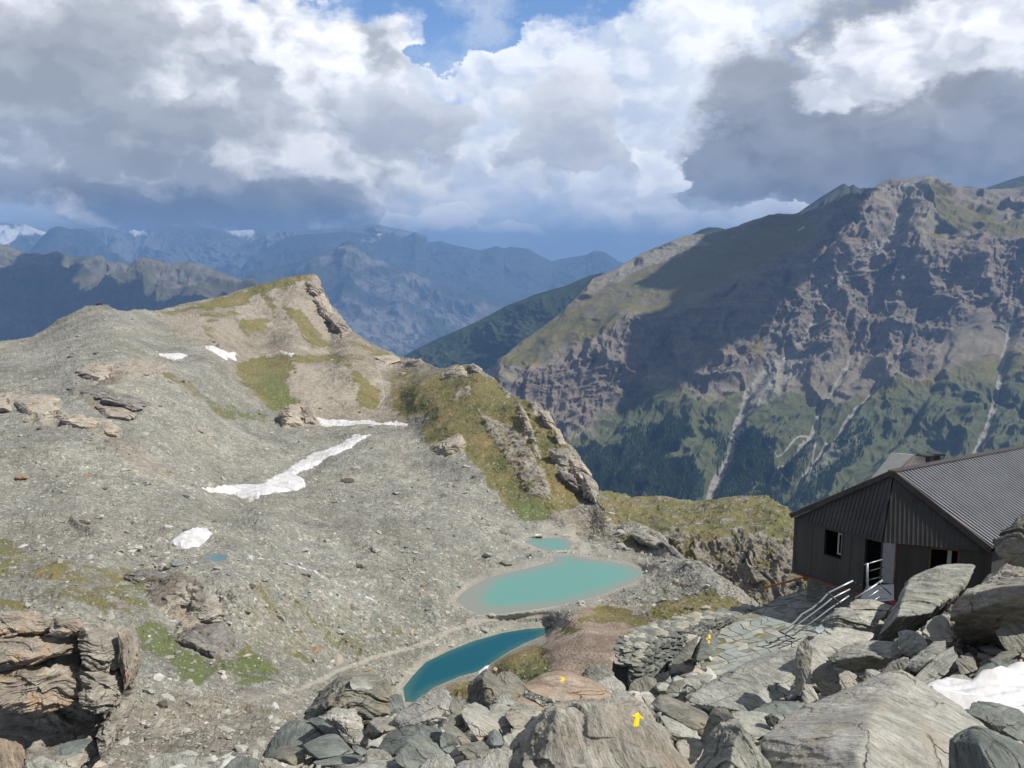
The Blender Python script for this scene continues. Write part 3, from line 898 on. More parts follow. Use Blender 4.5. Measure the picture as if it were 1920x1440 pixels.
posC, pxC, pyC, nC = sheet(1080, 2100, 720, topC, 280, rbfC, dispC, 1230., back=[(4, -2), (12, -14), (40, -60), (120, -200)], cw=.35)
xc, yc, pc_ = pxC.ravel(), pyC.ravel(), posC.reshape(-1, 3)
cl = sstep(-6, 10, polysd(xc, yc, [(1232,1012),(1262,985),(1320,1002),(1400,985),(1500,990),(1620,1030),(2120,1060),(2120,1240),(1260,1240),(1245,1050)], 30) + fbm(pc_ * .1, 3) * 10)
bd = sstep(0, .5, fbm(pc_ * [.05, .05, .16], 4, .6) + .1)
aC = {'grass': (1 - cl) * (.66 + .25 * fbm(pc_ * .04, 3)) + cl * .40 * sstep(.05, .4, nC[..., 2].ravel() - .35), 'rock': cl * .95 + (1 - cl) * np.maximum(bd * .9, .15), 'tan': np.zeros(len(xc)), 'path': np.zeros(len(xc)), 'dark': cl * .45,
      'green': sstep(-.2, .4, fbm(pc_ * .04, 3)) * .35}
tag(mesh_np("cliff_terrace", posC, gridfaces(*pxC.shape), mat_terrain("cliff_terrain", 1.1), attrs=aC), 'grassy rock terrace breaking off in a dark grey cliff beyond the lakes', kind='structure')

# ================================================================== D: the big mountain on the right
def mat_mount(name, unit=10.):
    t = NT(name)
    pos = t.n('ShaderNodeNewGeometry').outputs['Position']
    gr, sc, fo, ro, sn = (t.attr(k) for k in ('grass', 'scree', 'forest', 'rock', 'snow'))
    n1 = t.noise(pos, .0022, 6, .62); n2 = t.noise(pos, .012, 7, .68); n3 = t.noise(pos, .06, 5, .7)
    mp = t.n('ShaderNodeMapping'); t.set(mp.inputs[0], pos); mp.inputs['Rotation'].default_value = (.12, -.1, 0)
    mp.inputs['Scale'].default_value = (.0016, .0016, .022)
    ns = t.noise(mp, 1., 6, .65, .8)
    rk = t.ramp(t.math('ADD', t.math('MULTIPLY', ns, .6), t.math('MULTIPLY', n2, .4)),
                [(.3, (.095, .079, .066)), (.45, (.152, .124, .099)), (.56, (.20, .164, .128)), (.75, (.275, .228, .177))])
    rk = t.mix(t.mr(n1, .45, .6, 0, .6), rk, t.vm('MULTIPLY', rk, (.85, .98, 1.05)))
    rk = t.vm('SCALE', rk, scale=t.mr(n3, .3, .7, .82, 1.18))
    dirt = t.ramp(n2, [(.3, (.13, .115, .085)), (.55, (.20, .175, .13)), (.75, (.27, .235, .18))])
    c = t.mix(ro, dirt, rk)
    gc = t.ramp(n2, [(.3, (.07, .08, .025)), (.5, (.125, .115, .04)), (.72, (.20, .155, .065))])
    gc = t.mix(t.attr('lush'), gc, t.ramp(n3, [(.3, (.055, .068, .03)), (.7, (.10, .11, .05))]))
    ge = t.math('ADD', gr, t.math('MULTIPLY', t.math('SUBTRACT', n2, .5), 1.5)); ge = t.math('ADD', ge, t.math('MULTIPLY', t.math('SUBTRACT', n3, .5), .8))
    c = t.mix(t.math('MULTIPLY', t.mr(ge, .35, .65, 0, .92, True), t.mr(gr, .02, .12)), c, gc)
    sce = t.mr(t.math('ADD', sc, t.math('MULTIPLY', t.math('SUBTRACT', n3, .5), .7)), .3, .7, 0, 1, True)
    c = t.mix(sce, c, t.vm('SCALE', (.26, .245, .215), scale=t.mr(n3, .3, .7, .75, 1.2)))
    c = t.mix(fo, c, t.vm('SCALE', (.022, .038, .016), scale=t.mr(n3, .3, .7, .7, 1.3)))
    c = t.mix(sn, c, (.8, .82, .85))
    return t.pbsdf(c, .95, t.math('ADD', t.math('MULTIPLY', n2, 1.5), t.math('MULTIPLY', n3, .5)), .7, 7., .1)


M['mount'] = mat_mount("mountain_side")
GUL = [([(1690,385),(1682,430),(1650,455),(1620,470),(1590,500),(1570,540),(1550,570),(1530,600),(1505,640),(1470,665),(1440,685),(1420,705),(1400,735),(1392,765),(1380,800),(1372,835),(1355,870),(1338,900),(1325,935)], 9., 55),
       ([(1640,560),(1610,620),(1590,680),(1560,730),(1535,770),(1530,800),(1510,830),(1470,870),(1440,900)], 5., 35),
       ([(1700,640),(1660,700),(1620,750),(1580,800),(1540,850),(1500,900),(1480,940)], 4., 32),
       ([(1900,600),(1885,650),(1876,700),(1865,760),(1845,810),(1820,865),(1800,920)], 7., 40), ([(1300,720),(1260,760),(1230,800),(1200,850)], 5., 22),
       ([(1480,520),(1465,560),(1450,600),(1400,660),(1350,700)], 3., 22), ([(1560,420),(1600,450),(1660,455)], 4., 20),
       ([(1780,640),(1760,700),(1720,780),(1650,860),(1600,920)], 4., 26), ([(1250,640),(1200,700),(1170,760),(1130,820)], 4., 25), ([(1130,660),(1090,720),(1060,780)], 4., 22)]
SPUR = [([(1715,440),(1730,500),(1760,560),(1800,600),(1830,600)], 60, 22), ([(1690,520),(1680,560),(1690,600),(1670,650),(1660,690)], 55, 16), ([(1500,510),(1490,560),(1500,600),(1480,640)], 45, 18),
        ([(1590,550),(1575,600),(1560,640),(1550,680),(1520,700)], 45, 14), ([(1830,470),(1840,520),(1870,560),(1890,590)], 60, 18), ([(1440,590),(1400,660),(1370,700)], 30, 14),
        ([(1180,610),(1160,680),(1100,760),(1070,800)], 45, 26), ([(1300,570),(1290,640),(1300,700)], 30, 16), ([(1390,540),(1370,600),(1340,660)], 35, 16), ([(1740,360),(1720,420),(1715,440)], 40, 20), ([(1640,380),(1600,420),(1580,470)], 40, 18)]
CLIFF = [([(965,690),(1040,668),(1120,640),(1180,611),(1290,572),(1400,520),(1480,480),(1560,420),(1640,390),(1700,400),(1720,455),(1800,445),(1940,440),(1940,620),(1850,600),(1760,640),(1700,690),(1620,640),(1540,720),(1440,700),(1400,690),(1340,745),(1290,722),(1200,740),(1150,745),(1100,800),(1060,815),(1020,770),(960,740)], 1.)]
GRASSD = [([(925,695),(960,660),(1040,597),(1100,550),(1190,490),(1290,445),(1370,430),(1500,400),(1560,430),(1450,500),(1330,560),(1175,608),(1115,637),(1035,665),(960,682)], .58),
          ([(1714,462),(1734,400),(1726,379),(1754,351),(1793,379),(1940,411),(1940,440),(1778,446),(1734,470)], .7),
          ([(880,760),(925,700),(960,740),(1000,800),(1060,870),(900,870)], .6), ([(1380,670),(1425,612),(1440,640),(1400,690)], .9),
          ([(1050,830),(1120,790),(1200,745),(1290,728),(1340,748),(1400,730),(1440,745),(1500,740),(1560,760),(1640,720),(1760,700),(1940,660),(1940,1000),(1050,1000)], .58)]
LUSHD = [([(1050,800),(1200,745),(1290,728),(1340,748),(1400,730),(1500,740),(1640,740),(1760,720),(1940,700),(1940,1000),(1050,1000)], 1.), ([(880,760),(925,700),(960,740),(1060,870),(900,870)], .4)]
FORD = [([(1065,850),(1130,828),(1200,800),(1275,788),(1292,815),(1260,850),(1240,870),(1300,862),(1330,900),(1300,945),(1065,945)], 1.), ([(1340,860),(1352,822),(1372,815),(1362,860),(1345,880)], .8),
        ([(1385,800),(1420,800),(1432,840),(1420,890),(1380,935),(1335,935),(1375,870)], .9), ([(1470,950),(1520,890),(1560,870),(1620,830),(1590,880),(1540,930),(1500,960)], .5), ([(1440,900),(1500,860),(1520,880),(1450,960),(1400,960)], .35), ([(1560,820),(1620,800),(1640,830),(1580,860)], .35)]
SCREED = [([(1835,580),(1895,610),(1905,650),(1870,720),(1850,760),(1800,740),(1770,700),(1745,660),(1800,610)], .32), ([(1490,640),(1510,700),(1430,770),(1395,790),(1375,760),(1420,700),(1440,670)], .55), ([(1380,790),(1400,800),(1372,860),(1330,925),(1325,905),(1355,850)], .9),
          ([(1060,820),(1150,750),(1180,760),(1130,830),(1075,850)], .32), ([(1500,880),(1560,840),(1600,800),(1620,830),(1560,880),(1510,930)], .45), ([(1740,370),(1760,420),(1730,460),(1715,440)], .5), ([(1130,520),(1200,480),(1300,440),(1330,450),(1200,510),(1150,540)], .55), ([(1640,335),(1760,333),(1800,350),(1700,370),(1620,380),(1600,370)], .5), ([(1640,440),(1620,480),(1570,530),(1520,590),(1490,600),(1540,520),(1590,470)], .5)]
topD = [(880,775),(900,712),(917,697),(960,655),(1010,618),(1050,590),(1098,540),(1112,520),(1135,512),(1160,500),(1175,490),(1210,472),(1250,455),(1290,440),(1330,437),(1370,428),(1400,415),(1440,404),(1470,401),(1500,400),(1540,388),(1570,370),(1600,362),(1625,357),(1650,343),(1668,336),(1690,335),(1725,333),(1743,329),(1760,338),(1772,336),(1790,348),(1830,352),(1850,356),(1875,354),(1960,345),(2160,380)]
ctrl_D = [(880,780,3500),(925,698,3700),(960,655,3850),(1050,592,4150),(1120,520,4500),(1210,472,4750),(1300,438,4950),(1400,415,5150),(1500,400,5300),(1600,362,5200),(1690,335,5100),(1745,330,5100),(1850,356,5400),(1960,345,5500),
          (960,690,3560),(1040,667,3650),(1120,639,3750),(1180,610,3850),(1290,571,3950),(1400,520,4150),(1480,480,4300),(1560,425,4500),(1640,390,4650),(1720,455,4300),(1800,445,4350),(1940,440,4400),(1730,400,4650),(1840,400,4850),
          (1000,760,3450),(1060,815,3300),(1100,800,3380),(1150,745,3530),(1200,740,3570),(1290,722,3660),(1340,745,3600),(1400,690,3780),(1440,700,3760),(1540,720,3700),(1620,640,3980),(1700,690,3800),(1760,640,3950),(1850,600,4080),(1940,620,4020),
          (1300,640,3850),(1450,600,4020),(1550,560,4150),(1640,520,4250),(1760,540,4150),(1880,520,4200),
          (1100,900,3000),(1200,850,3150),(1300,900,2950),(1330,820,3250),(1450,800,3350),(1450,920,2900),(1600,800,3350),(1600,930,2850),(1750,800,3350),(1900,750,3550),(1900,900,2950),(2160,380,5600),(2160,620,4000),(2160,800,3300),(2160,1050,2500),(1100,1000,2650),(1500,1050,2500),(1940,1050,2500),(880,870,3250),(960,950,2900)]
rbfD = RBF(ctrl_D, 45.)


def dispD(p, px, py):
    cm = sstep(-14, 14, polysd(px, py, CLIFF[0][0], 30) + fbm(p * .004, 3) * 16)
    low = sstep(700, 790, py)
    # local fall-line coordinates: along / across in metres
    a = -.50
    al = px * a + py * .86; ac = px * .86 - py * a
    wob = fbm(p * .0022, 4)[:, None] * np.array([1.4, .2, .2])
    q = np.stack([ac * .04, al * .014, p[:, 1] * .0012], -1)
    d = ridged(q + wob, 5, .55) * (8 + 11 * cm)
    q = np.stack([ac * .016, al * .006, p[:, 1] * .0003], -1)
    d += (ridged(q + wob * .5, 3, .5, 7.)) * 26
    d += ridged(p * .0019 + wob * .3, 4, .55, 11.) * 60
    d += (ridged(p * .0045 + wob, 4, .5, 2.) * 11 + fbm(p * .012, 5, .5, 4.) * 5) * (1 - .45 * low)
    d += cm * (ridged(np.stack([p[:, 0] * .003, p[:, 1] * .003, p[:, 2] * .03], -1), 4, .55) * 7 + ridged(p * [.014, .014, .002], 3, .5) * 7)
    wc = fbm(p * .006, 3) * 1.6
    d += cm * (hsh(np.floor(p[:, 0] * .018 + wc), np.floor(p[:, 2] * .011 + wc * .7)) * 11 + hsh(np.floor(p[:, 0] * .05 + wc * 2), np.floor(p[:, 2] * .035 + wc)) * 4)
    grassy = sstep(-10, 20, polysd(px, py, GRASSD[0][0], 30)); d *= 1 - .72 * grassy
    sc = sstep(-5, 15, polysd(px, py, SCREED[0][0], 20)); d *= 1 - .6 * sc
    for line, h, w in SPUR:
        ds = linedist(px, py, line); d += h * 1.3 * np.exp(-np.abs(ds / (w * 1.4)) ** 1.6)
    for line, w, dep in GUL:
        ds = linedist(px, py, line); d -= dep * 1.2 * np.exp(-(ds / (w * 1.9)) ** 2) * (1 - .0 * low)
    edge = np.clip((1.0 - sstep(0, 12, py - np.interp(px, [q_[0] for q_ in topD], [q_[1] for q_ in topD]))), 0, 1)
    return d * (1 - .85 * edge)


posD, pxD, pyD, nD = sheet(880, 2160, 1000, topD, 500, rbfD, dispD, 1030., back=[(60, -10), (200, -80), (500, -350), (1200, -1100)], cw=.5)
xd, yd, pd = pxD.ravel(), pyD.ravel(), posD.reshape(-1, 3)


def masksD(polys, soft=8, rough=14, ns=.004): return masks(xd, yd, pd, polys, soft, rough, ns)


scr = masksD(SCREED, 10, 12)
for line, w, dep in GUL[:4]:
    taper = 1. + sstep(640, 800, yd) * .5
    scr = np.maximum(scr, sstep(w * taper * .8, w * .2, linedist(xd, yd, line) + fbm(pd * .012, 3) * 4) * (.95 if w > 6 else .75))
tn = fbm(pd * .0035, 5, .6)
tracks = sstep(2.2, .8, np.minimum(linedist(xd, yd, [(1425,880),(1440,868),(1470,850),(1490,830),(1520,810),(1530,780)]), linedist(xd, yd, [(1490,925),(1520,880),(1530,830),(1536,770)])) + fbm(pd * .01, 2) * 1.)
gD = masksD(GRASSD, 12, 20)
cmD = masksD(CLIFF, 8, 14)
steep = 1 - nD[..., 2].ravel()
flat = sstep(.62, .30, steep)
aD = {'grass': np.clip(gD + .18 * flat * (yd > 600) - .25 * cmD * (yd < 700), 0, 1), 'lush': masksD(LUSHD, 25, 20), 'scree': np.maximum(scr, tracks * .9), 'forest': masksD(FORD, 8, 16) * .75,
      'rock': np.clip(cmD + .8 * sstep(.45, .7, steep) + .5 * sstep(0, .4, tn), 0, 1),
      'snow': np.maximum.reduce([sstep(.8, 0, linedist(xd, yd, l)) for l in ([(1632,482),(1672,466)], [(1495,432),(1508,422)], [(1894,382),(1898,384)], [(1917,396),(1925,399)], [(1472,662),(1478,659)])])}
tag(mesh_np("mountain", posD, gridfaces(*pxD.shape), M['mount'], attrs=aD), 'large brown rocky mountain with grey gullies and green foot', kind='structure')

# larch forest on the mountain foot
rowok = (np.arange(len(xd)) // pxD.shape[1]) < 498
fd = aD['forest'] * rowok * (1 - .97 * scr)
fd *= .15 + np.clip(fbm(pd * .008, 3) + .5, 0, 1)
fd2 = fd + rowok * .006 * (yd > 780) * (1 - scr) * (fbm(pd * .005, 2) > .1)
idx = RS.choice(len(xd), 15000, p=fd2 / fd2.sum())
n = len(idx); hh = RS.uniform(9, 19, n); rr = hh * RS.uniform(.17, .24, n)
ang = np.linspace(0, 2 * np.pi, 7)[:-1]
prof = [(1.0, .12), (.45, .45), (.62, .42), (.2, .74), (.33, .70), (0.02, 1.)]
tv = np.array([[math.cos(a) * r, math.sin(a) * r, z] for r, z in prof for a in ang])
tf = []
for k in range(0, len(prof) - 1):
    for j in range(6):
        tf.append((k * 6 + j, k * 6 + (j + 1) % 6, (k + 1) * 6 + (j + 1) % 6, (k + 1) * 6 + j))
tf = np.array(tf)
V = tv[None] * np.stack([rr, rr, hh], -1)[:, None] * RS.uniform(.85, 1.15, (n, len(tv), 3)) + pd[idx][:, None]
V[..., 2] -= 1.0
fs = (tf[None] + (np.arange(n) * len(tv))[:, None, None]).reshape(-1, 4)
t_ = NT("larch_needles")
M['larch'] = t_.pbsdf(t_.ramp(t_.attr('rnd'), [(0, (.012, .028, .012)), (.5, (.02, .042, .016)), (1, (.035, .06, .02))]), .9)
tag(mesh_np("forest", V.reshape(-1, 3), fs, M['larch'], smooth=False, attrs={'rnd': np.repeat(RS.uniform(0, 1, n), len(tv))}), 'dark green conifer forest at the foot of the brown mountain', 'forest', kind='stuff')


for (x0, y0, x1, y1) in ((1856, 609, 1884, 609.5), (1860, 618, 1888, 619)):
    mb = MB(); pr = None
    for q_ in np.linspace(0, 1, 9):
        c_ = at_px(x0 + (x1 - x0) * q_, y0 + (y1 - y0) * q_, (posD, pxD, pyD), 498)
        if pr is not None: mb.quadsolid([pr + [0, -3, -1], c_ + [0, -3, -1], c_ + [0, -2, -1], pr + [0, -2, -1]], [pr + [0, -3, 4], c_ + [0, -3, 4], c_ + [0, -2, 4], pr + [0, -2, 4]])
        pr = c_
    tag(mb.build('avalanche_barrier', M['black']), ('upper' if y0 < 612 else 'lower') + ' of two thin dark avalanche barriers high on the brown mountain scree', 'barrier', 'avalanche barriers on the mountain')

# ================================================================== distant ranges
def range_sheet(name, label, top, y_bottom, Y_top, Y_bot, relief, cols, nx=500, ny=160, freq=1., px0=None, px1=None, snow=None, light=None, rough_top=1.):
    tp = np.asarray(top, float)
    px0 = tp[0, 0] if px0 is None else px0; px1 = tp[-1, 0] if px1 is None else px1

    def Yf(px, py):
        ty = np.interp(px, tp[:, 0], tp[:, 1])
        v = np.clip((y_bottom - py) / (y_bottom - ty), 0, 1.2)
        return Y_bot * (Y_top / Y_bot) ** v

    def disp(p, px, py):
        s = freq / Y_top
        q = p * s
        w = fbm(q * 3, 3)[:, None] * .7
        d = ridged(q * [9, 9, 4.] + w, 6, .58) * 1.0 + fbm(q * 4, 4) * .9
        ty = np.interp(px, tp[:, 0], tp[:, 1])
        e = 1 - sstep(0, 20, py - ty)
        return d * relief * .75 * (1 - .97 * e)
    pos, px, py, nr = sheet(px0, px1, nx, top, ny, Yf, disp, y_bottom, back=[(relief * 1.5, -relief), (relief * 6, -relief * 5), (relief * 12, -relief * 14)], cw=.2)
    x, y, p = px.ravel(), py.ravel(), pos.reshape(-1, 3)
    sn = np.zeros(len(x)); li = np.zeros(len(x))
    for poly in snow or []: sn = np.maximum(sn, sstep(-4, 6, polysd(x, y, poly, 20) + fbm(p * (freq * 30 / Y_top), 5, .65) * 15))
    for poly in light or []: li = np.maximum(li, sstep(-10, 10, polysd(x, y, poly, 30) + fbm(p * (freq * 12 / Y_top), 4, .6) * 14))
    t = NT(name + "_surface")
    po = t.n('ShaderNodeNewGeometry').outputs['Position']
    a = t.noise(po, 12. * freq / Y_top, 7, .65); b = t.noise(po, 90. * freq / Y_top, 5, .65)
    c = t.ramp(a, [(.3, cols[0]), (.5, cols[1]), (.7, cols[2])])
    c = t.vm('SCALE', c, scale=t.mr(b, .3, .7, .75, 1.3))
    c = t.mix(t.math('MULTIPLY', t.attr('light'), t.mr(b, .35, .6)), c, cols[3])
    c = t.mix(t.attr('snow'), c, (.8, .82, .85))
    m = t.pbsdf(c, .95, a, .6, relief * .3, .05)
    o = mesh_np(name, pos, gridfaces(*px.shape), m, attrs={'snow': sn, 'light': li})
    return tag(o, label, kind='structure')


FOREST3 = [(.02, .034, .018), (.035, .05, .026), (.07, .075, .04), (.16, .14, .10)]
BROWN3 = [(.06, .06, .035), (.11, .10, .055), (.15, .125, .085), (.20, .18, .14)]
BLUE3 = [(.04, .05, .042), (.065, .07, .056), (.095, .09, .078), (.24, .22, .20)]
range_sheet("forested_spur", "dark forested spur left of the big mountain",
            [(700,705),(740,677),(780,655),(815,638),(850,622),(900,600),(950,573),(985,560),(1000,553),(1060,536),(1090,523),(1108,516),(1128,512),(1150,512),(1190,508),(1240,520)], 800, 6200, 4700, 90, FOREST3, 500, 200, 1.1)
range_sheet("dark_summit", "dark pointed summit behind the left shoulder of the big mountain",
            [(1470,410),(1498,398),(1520,383),(1545,366),(1560,357),(1575,348),(1582,344),(1592,350),(1600,346),(1612,354),(1622,352),(1640,362),(1680,380)], 480, 6800, 6200, 60, BLUE3[:3] + [BLUE3[3]], 300, 90, 1.5)
range_sheet("dark_knob", "small dark summit on the skyline left of the big mountain", [(1285,446),(1300,438),(1315,430),(1330,426),(1350,427),(1360,430),(1372,427),(1385,434),(1400,440)], 480, 6300, 6000, 25, FOREST3, 200, 60, 2.)
range_sheet("dark_ridge", "dark ridge at the right behind the big mountain", [(1770,360),(1800,352),(1812,349),(1826,351),(1840,355),(1870,345),(1890,338),(1920,329),(1990,300)], 450, 7000, 6300, 60, BLUE3, 300, 90, 1.5)
range_sheet("brown_range", "range of brown hills at the left beyond the basin",
            [(-160,440),(-60,450),(0,459),(18,462),(40,472),(55,476),(70,474),(85,477),(96,472),(108,469),(120,476),(130,482),(165,482),(200,492),(220,490),(240,495),(265,488),(290,484),(305,488),(320,495),(335,492),(352,490),(375,497),(400,505),(440,520),(475,533),(520,560),(600,600)],
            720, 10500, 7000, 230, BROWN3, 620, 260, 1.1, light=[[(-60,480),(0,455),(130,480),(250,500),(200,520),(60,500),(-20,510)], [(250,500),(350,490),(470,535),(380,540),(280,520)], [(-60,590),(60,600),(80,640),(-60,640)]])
range_sheet("sunlit_dome", "pale rocky dome on the blue range in the centre",
            [(420,560),(450,535),(480,515),(520,500),(560,490),(600,476),(630,466),(643,455),(655,451),(668,456),(676,468),(690,480),(720,490),(760,505),(800,520),(860,540),(920,560),(990,590),(1060,620)],
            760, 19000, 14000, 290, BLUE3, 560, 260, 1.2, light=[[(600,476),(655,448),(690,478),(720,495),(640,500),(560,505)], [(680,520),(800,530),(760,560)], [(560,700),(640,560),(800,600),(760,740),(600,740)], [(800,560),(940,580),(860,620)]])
range_sheet("blue_range", "blue mountain range rising to a pointed summit in the centre",
            [(380,545),(420,530),(440,500),(470,482),(500,461),(530,448),(560,440),(600,437),(650,434),(680,437),(700,436),(730,440),(755,445),(768,440),(778,434),(788,443),(800,455),(825,452),(850,460),(875,464),(900,470),(915,466),(930,461),(945,466),(960,463),(990,466),(1010,478),(1035,490),(1060,484),(1100,478),(1115,470),(1135,473),(1160,490),(1200,505),(1300,520),(1400,520)],
            640, 25000, 19000, 260, BLUE3, 800, 200, 1.4, snow=[[(680,435),(710,434),(715,437),(690,438)]])
range_sheet("steep_blue_summit", "steep dark blue summit at the left under the clouds",
            [(30,480),(55,470),(72,450),(95,428),(110,424),(135,430),(152,428),(175,436),(190,450),(215,475),(240,490),(300,520)], 620, 23500, 19000, 330, BLUE3, 300, 140, 1.5)
range_sheet("snow_range", "snowy peaks on the horizon half hidden by the cloud base",
            [(-160,415),(-60,418),(0,417),(25,420),(45,419),(70,430),(88,436),(110,430),(200,425),(235,436),(250,430),(262,434),(280,428),(320,420),(360,422),(400,428),(430,433),(470,430),(520,432),(540,436),(600,430),(700,420),(800,440)],
            620, 26000, 22000, 340, [(.10, .11, .11), (.16, .17, .17), (.22, .22, .22), (.4, .4, .4)], 700, 200, 1.6,
            snow=[[(-160,410),(0,415),(60,425),(88,436),(70,445),(40,440),(20,470),(-20,470),(-160,480)], [(244,430),(268,428),(272,436),(252,438)], [(410,430),(460,428),(470,438),(440,440)], [(120,433),(135,433),(130,440)]])
b = MB(); b.box((-60000, 2500, -1720), (60000, 62000, -1700))
t_ = NT("valley_floor")
g_ = t_.n('ShaderNodeNewGeometry').outputs['Position']
tag(b.build("valley_floor", t_.pbsdf(t_.ramp(t_.noise(g_, .0012, 6, .65), [(.3, (.03, .05, .025)), (.55, (.07, .09, .04)), (.75, (.14, .13, .08))]), .95)), 'wide green valley floor far below', kind='structure')

# ================================================================== A: boulder slope in the foreground
ctrl_A = [(960,1440,9),(960,1500,7.5),(300,1460,12),(100,1480,13),(-100,1480,13),(560,1440,12.3),(560,1500,10),(560,1370,15),(640,1310,17.5),(640,1350,15),(760,1330,15),(760,1290,17.5),(850,1290,17),(870,1310,15.5),(1000,1300,16),(1100,1300,16),(1180,1310,16.5),(1240,1345,13),(1400,1400,9.8),(1400,1440,9),(1400,1500,7.6),
          (1440,1290,18.5),(1320,1290,19.5),(1280,1262,26.5),(1230,1280,27),(1300,1230,28.6),(1345,1262,29),(1400,1250,29.8),(1340,1200,32.0),(1400,1180,33.2),(1460,1150,35.3),(1500,1130,37),(1560,1120,37.4),(1445,1128,37.4),(1380,1150,35.),(1300,1172,31.5),(1200,1230,29.5),(1190,1260,28.5),(1200,1300,20),
          (1560,1260,17),(1600,1210,20),(1620,1160,22),(1640,1240,17),(1700,1230,15.8),(1700,1280,14),(1800,1270,14.2),(1900,1230,15.3),(1900,1280,13),(1700,1440,8.6),(1700,1350,11),(1900,1440,7.6),(1900,1340,10.6),(1900,1500,6.6),(1700,1500,7.5),(1650,1160,22),(1720,1180,19),(1800,1160,19.5),(1850,1150,18.5),(1900,1100,19),(1960,1060,20),(2000,1200,16),(2000,1400,8.5),(2300,1120,17.5),(2300,1000,21.5),(2560,1000,21),(2560,1200,14.5),(2560,1400,9.),(2300,1400,8.8),(2300,1560,6.),(1480,1340,14)]
rbfA = RBF(ctrl_A, 18.)
topA = [(-120,1462),(0,1440),(40,1420),(110,1437),(230,1442),(290,1418),(372,1424),(420,1425),(450,1415),(495,1412),(530,1375),(575,1345),(615,1310),(650,1296),(730,1290),(760,1318),(800,1312),(845,1305),(875,1300),(900,1285),(985,1292),(1080,1288),(1110,1290),(1178,1296),(1186,1278),(1200,1245),(1240,1215),(1290,1186),(1320,1168),(1385,1152),(1432,1139),(1446,1126),(1512,1104),(1560,1100),(1640,1140),(1700,1130),(1800,1110),(1850,1090),(1960,1050),(2040,1030),(2300,980),(2560,960)]
TERR = [(1300,1262),(1340,1275),(1400,1260),(1470,1232),(1520,1215),(1640,1200),(1640,1100),(1512,1102),(1446,1126),(1425,1140),(1380,1158),(1345,1180),(1345,1205),(1325,1238)]
ZT = -14.8


def fixA(pos, px, py):
    sd = polysd(px, py, TERR, 30)
    w = sstep(-10, 0, sd)
    fl = P(px, py, ZT / tanz(py))
    pos = pos * (1 - w)[..., None] + fl * w[..., None]
    pos[..., 2] -= .10 * w + .38 * (1 - w)
    return pos


def dispA(p, px, py):
    w = sstep(-8, 0, polysd(px, py, TERR, 20))
    return (fbm(p * .5, 4) * .35 + fbm(p * 2.2, 4, .6) * .12 - .12) * (1 - w)


posA, pxA, pyA, nA = sheet(-120, 2560, 740, topA, 260, rbfA, dispA, 1560., back=[(1.2, -.8), (4, -4), (10, -14), (20, -30), (60, -90)], fix=fixA, cw=0.)


def mat_gravel(name):
    t = NT(name)
    pos = t.n('ShaderNodeNewGeometry').outputs['Position']
    vc = t.voro(pos, 9., out='Color'); vd = t.voro(pos, 9.)
    sp = t.n('ShaderNodeSeparateColor'); t.set(sp.inputs[0], vc)
    n1 = t.noise(pos, 1.1, 6, .65)
    c = t.ramp(sp.outputs[0], [(0, (.07, .065, .055)), (.5, (.15, .14, .12)), (.85, (.24, .235, .2)), (1, (.36, .35, .31))])
    c = t.vm('SCALE', c, scale=t.mr(n1, .3, .7, .6, 1.25))
    c = t.mix(t.math('MULTIPLY', t.attr('moss'), t.mr(n1, .35, .6)), c, (.10, .115, .03))
    return t.pbsdf(c, .92, t.math('SUBTRACT', t.math('MULTIPLY', n1, 1.5), vd), .9, .06, .2)


xa, ya = pxA.ravel(), pyA.ravel()
moss = np.maximum(sstep(0, 6, polysd(xa, ya, [(1430,1145),(1445,1128),(1512,1106),(1512,1095),(1440,1110),(1400,1140)], 12)) * .9, sstep(-2, 6, polysd(xa, ya, [(1255,1245),(1290,1200),(1315,1185),(1300,1235)], 12)) * .5)
M['gravel'] = mat_gravel("rubble_gravel")
tag(mesh_np("boulder_slope_ground", posA, gridfaces(*pxA.shape), M['gravel'], attrs={'moss': moss}), 'stony ground showing between the foreground boulders', kind='structure')

# ---- rock materials
GREY = [(.30, (.13, .128, .108)), (.43, (.28, .28, .242)), (.56, (.40, .40, .35)), (.72, (.52, .515, .46))]
M['schist'] = mat_rock("grey_schist", GREY, .45)
M['schist_warm'] = mat_rock("warm_schist", [(.30, (.15, .138, .11)), (.43, (.30, .28, .235)), (.56, (.41, .39, .33)), (.72, (.53, .51, .45))], .5, (.36, .30, .23))
M['white'] = mat_rock("pale_schist", [(.30, (.18, .172, .145)), (.43, (.36, .352, .31)), (.56, (.46, .45, .405)), (.72, (.57, .56, .52))], .4, (.38, .34, .27))
M['green'] = mat_rock("green_slate", [(.30, (.085, .095, .085)), (.43, (.15, .165, .148)), (.56, (.21, .23, .208)), (.75, (.29, .31, .28))], .2)
M['brown'] = mat_rock("brown_schist", [(.30, (.085, .082, .066)), (.45, (.185, .18, .15)), (.58, (.27, .265, .22)), (.75, (.38, .37, .32))], .5, (.27, .23, .16))
M['orange'] = mat_rock("orange_schist", [(.30, (.16, .12, .09)), (.45, (.30, .23, .17)), (.58, (.39, .32, .25)), (.75, (.46, .40, .33))], .4, (.38, .25, .16))


def hull_planes(pts):
    bm = bmesh.new()
    for p in pts: bm.verts.new(p)
    bmesh.ops.convex_hull(bm, input=bm.verts)
    bm.faces.ensure_lookup_table(); bm.normal_update()
    n = np.array([f.normal[:] for f in bm.faces if f.calc_area() > 1e-6]); c = np.array([f.calc_center_median()[:] for f in bm.faces if f.calc_area() > 1e-6])
    bm.free()
    return n, (n * c).sum(1)


BOULD = {}
BPOLY = []


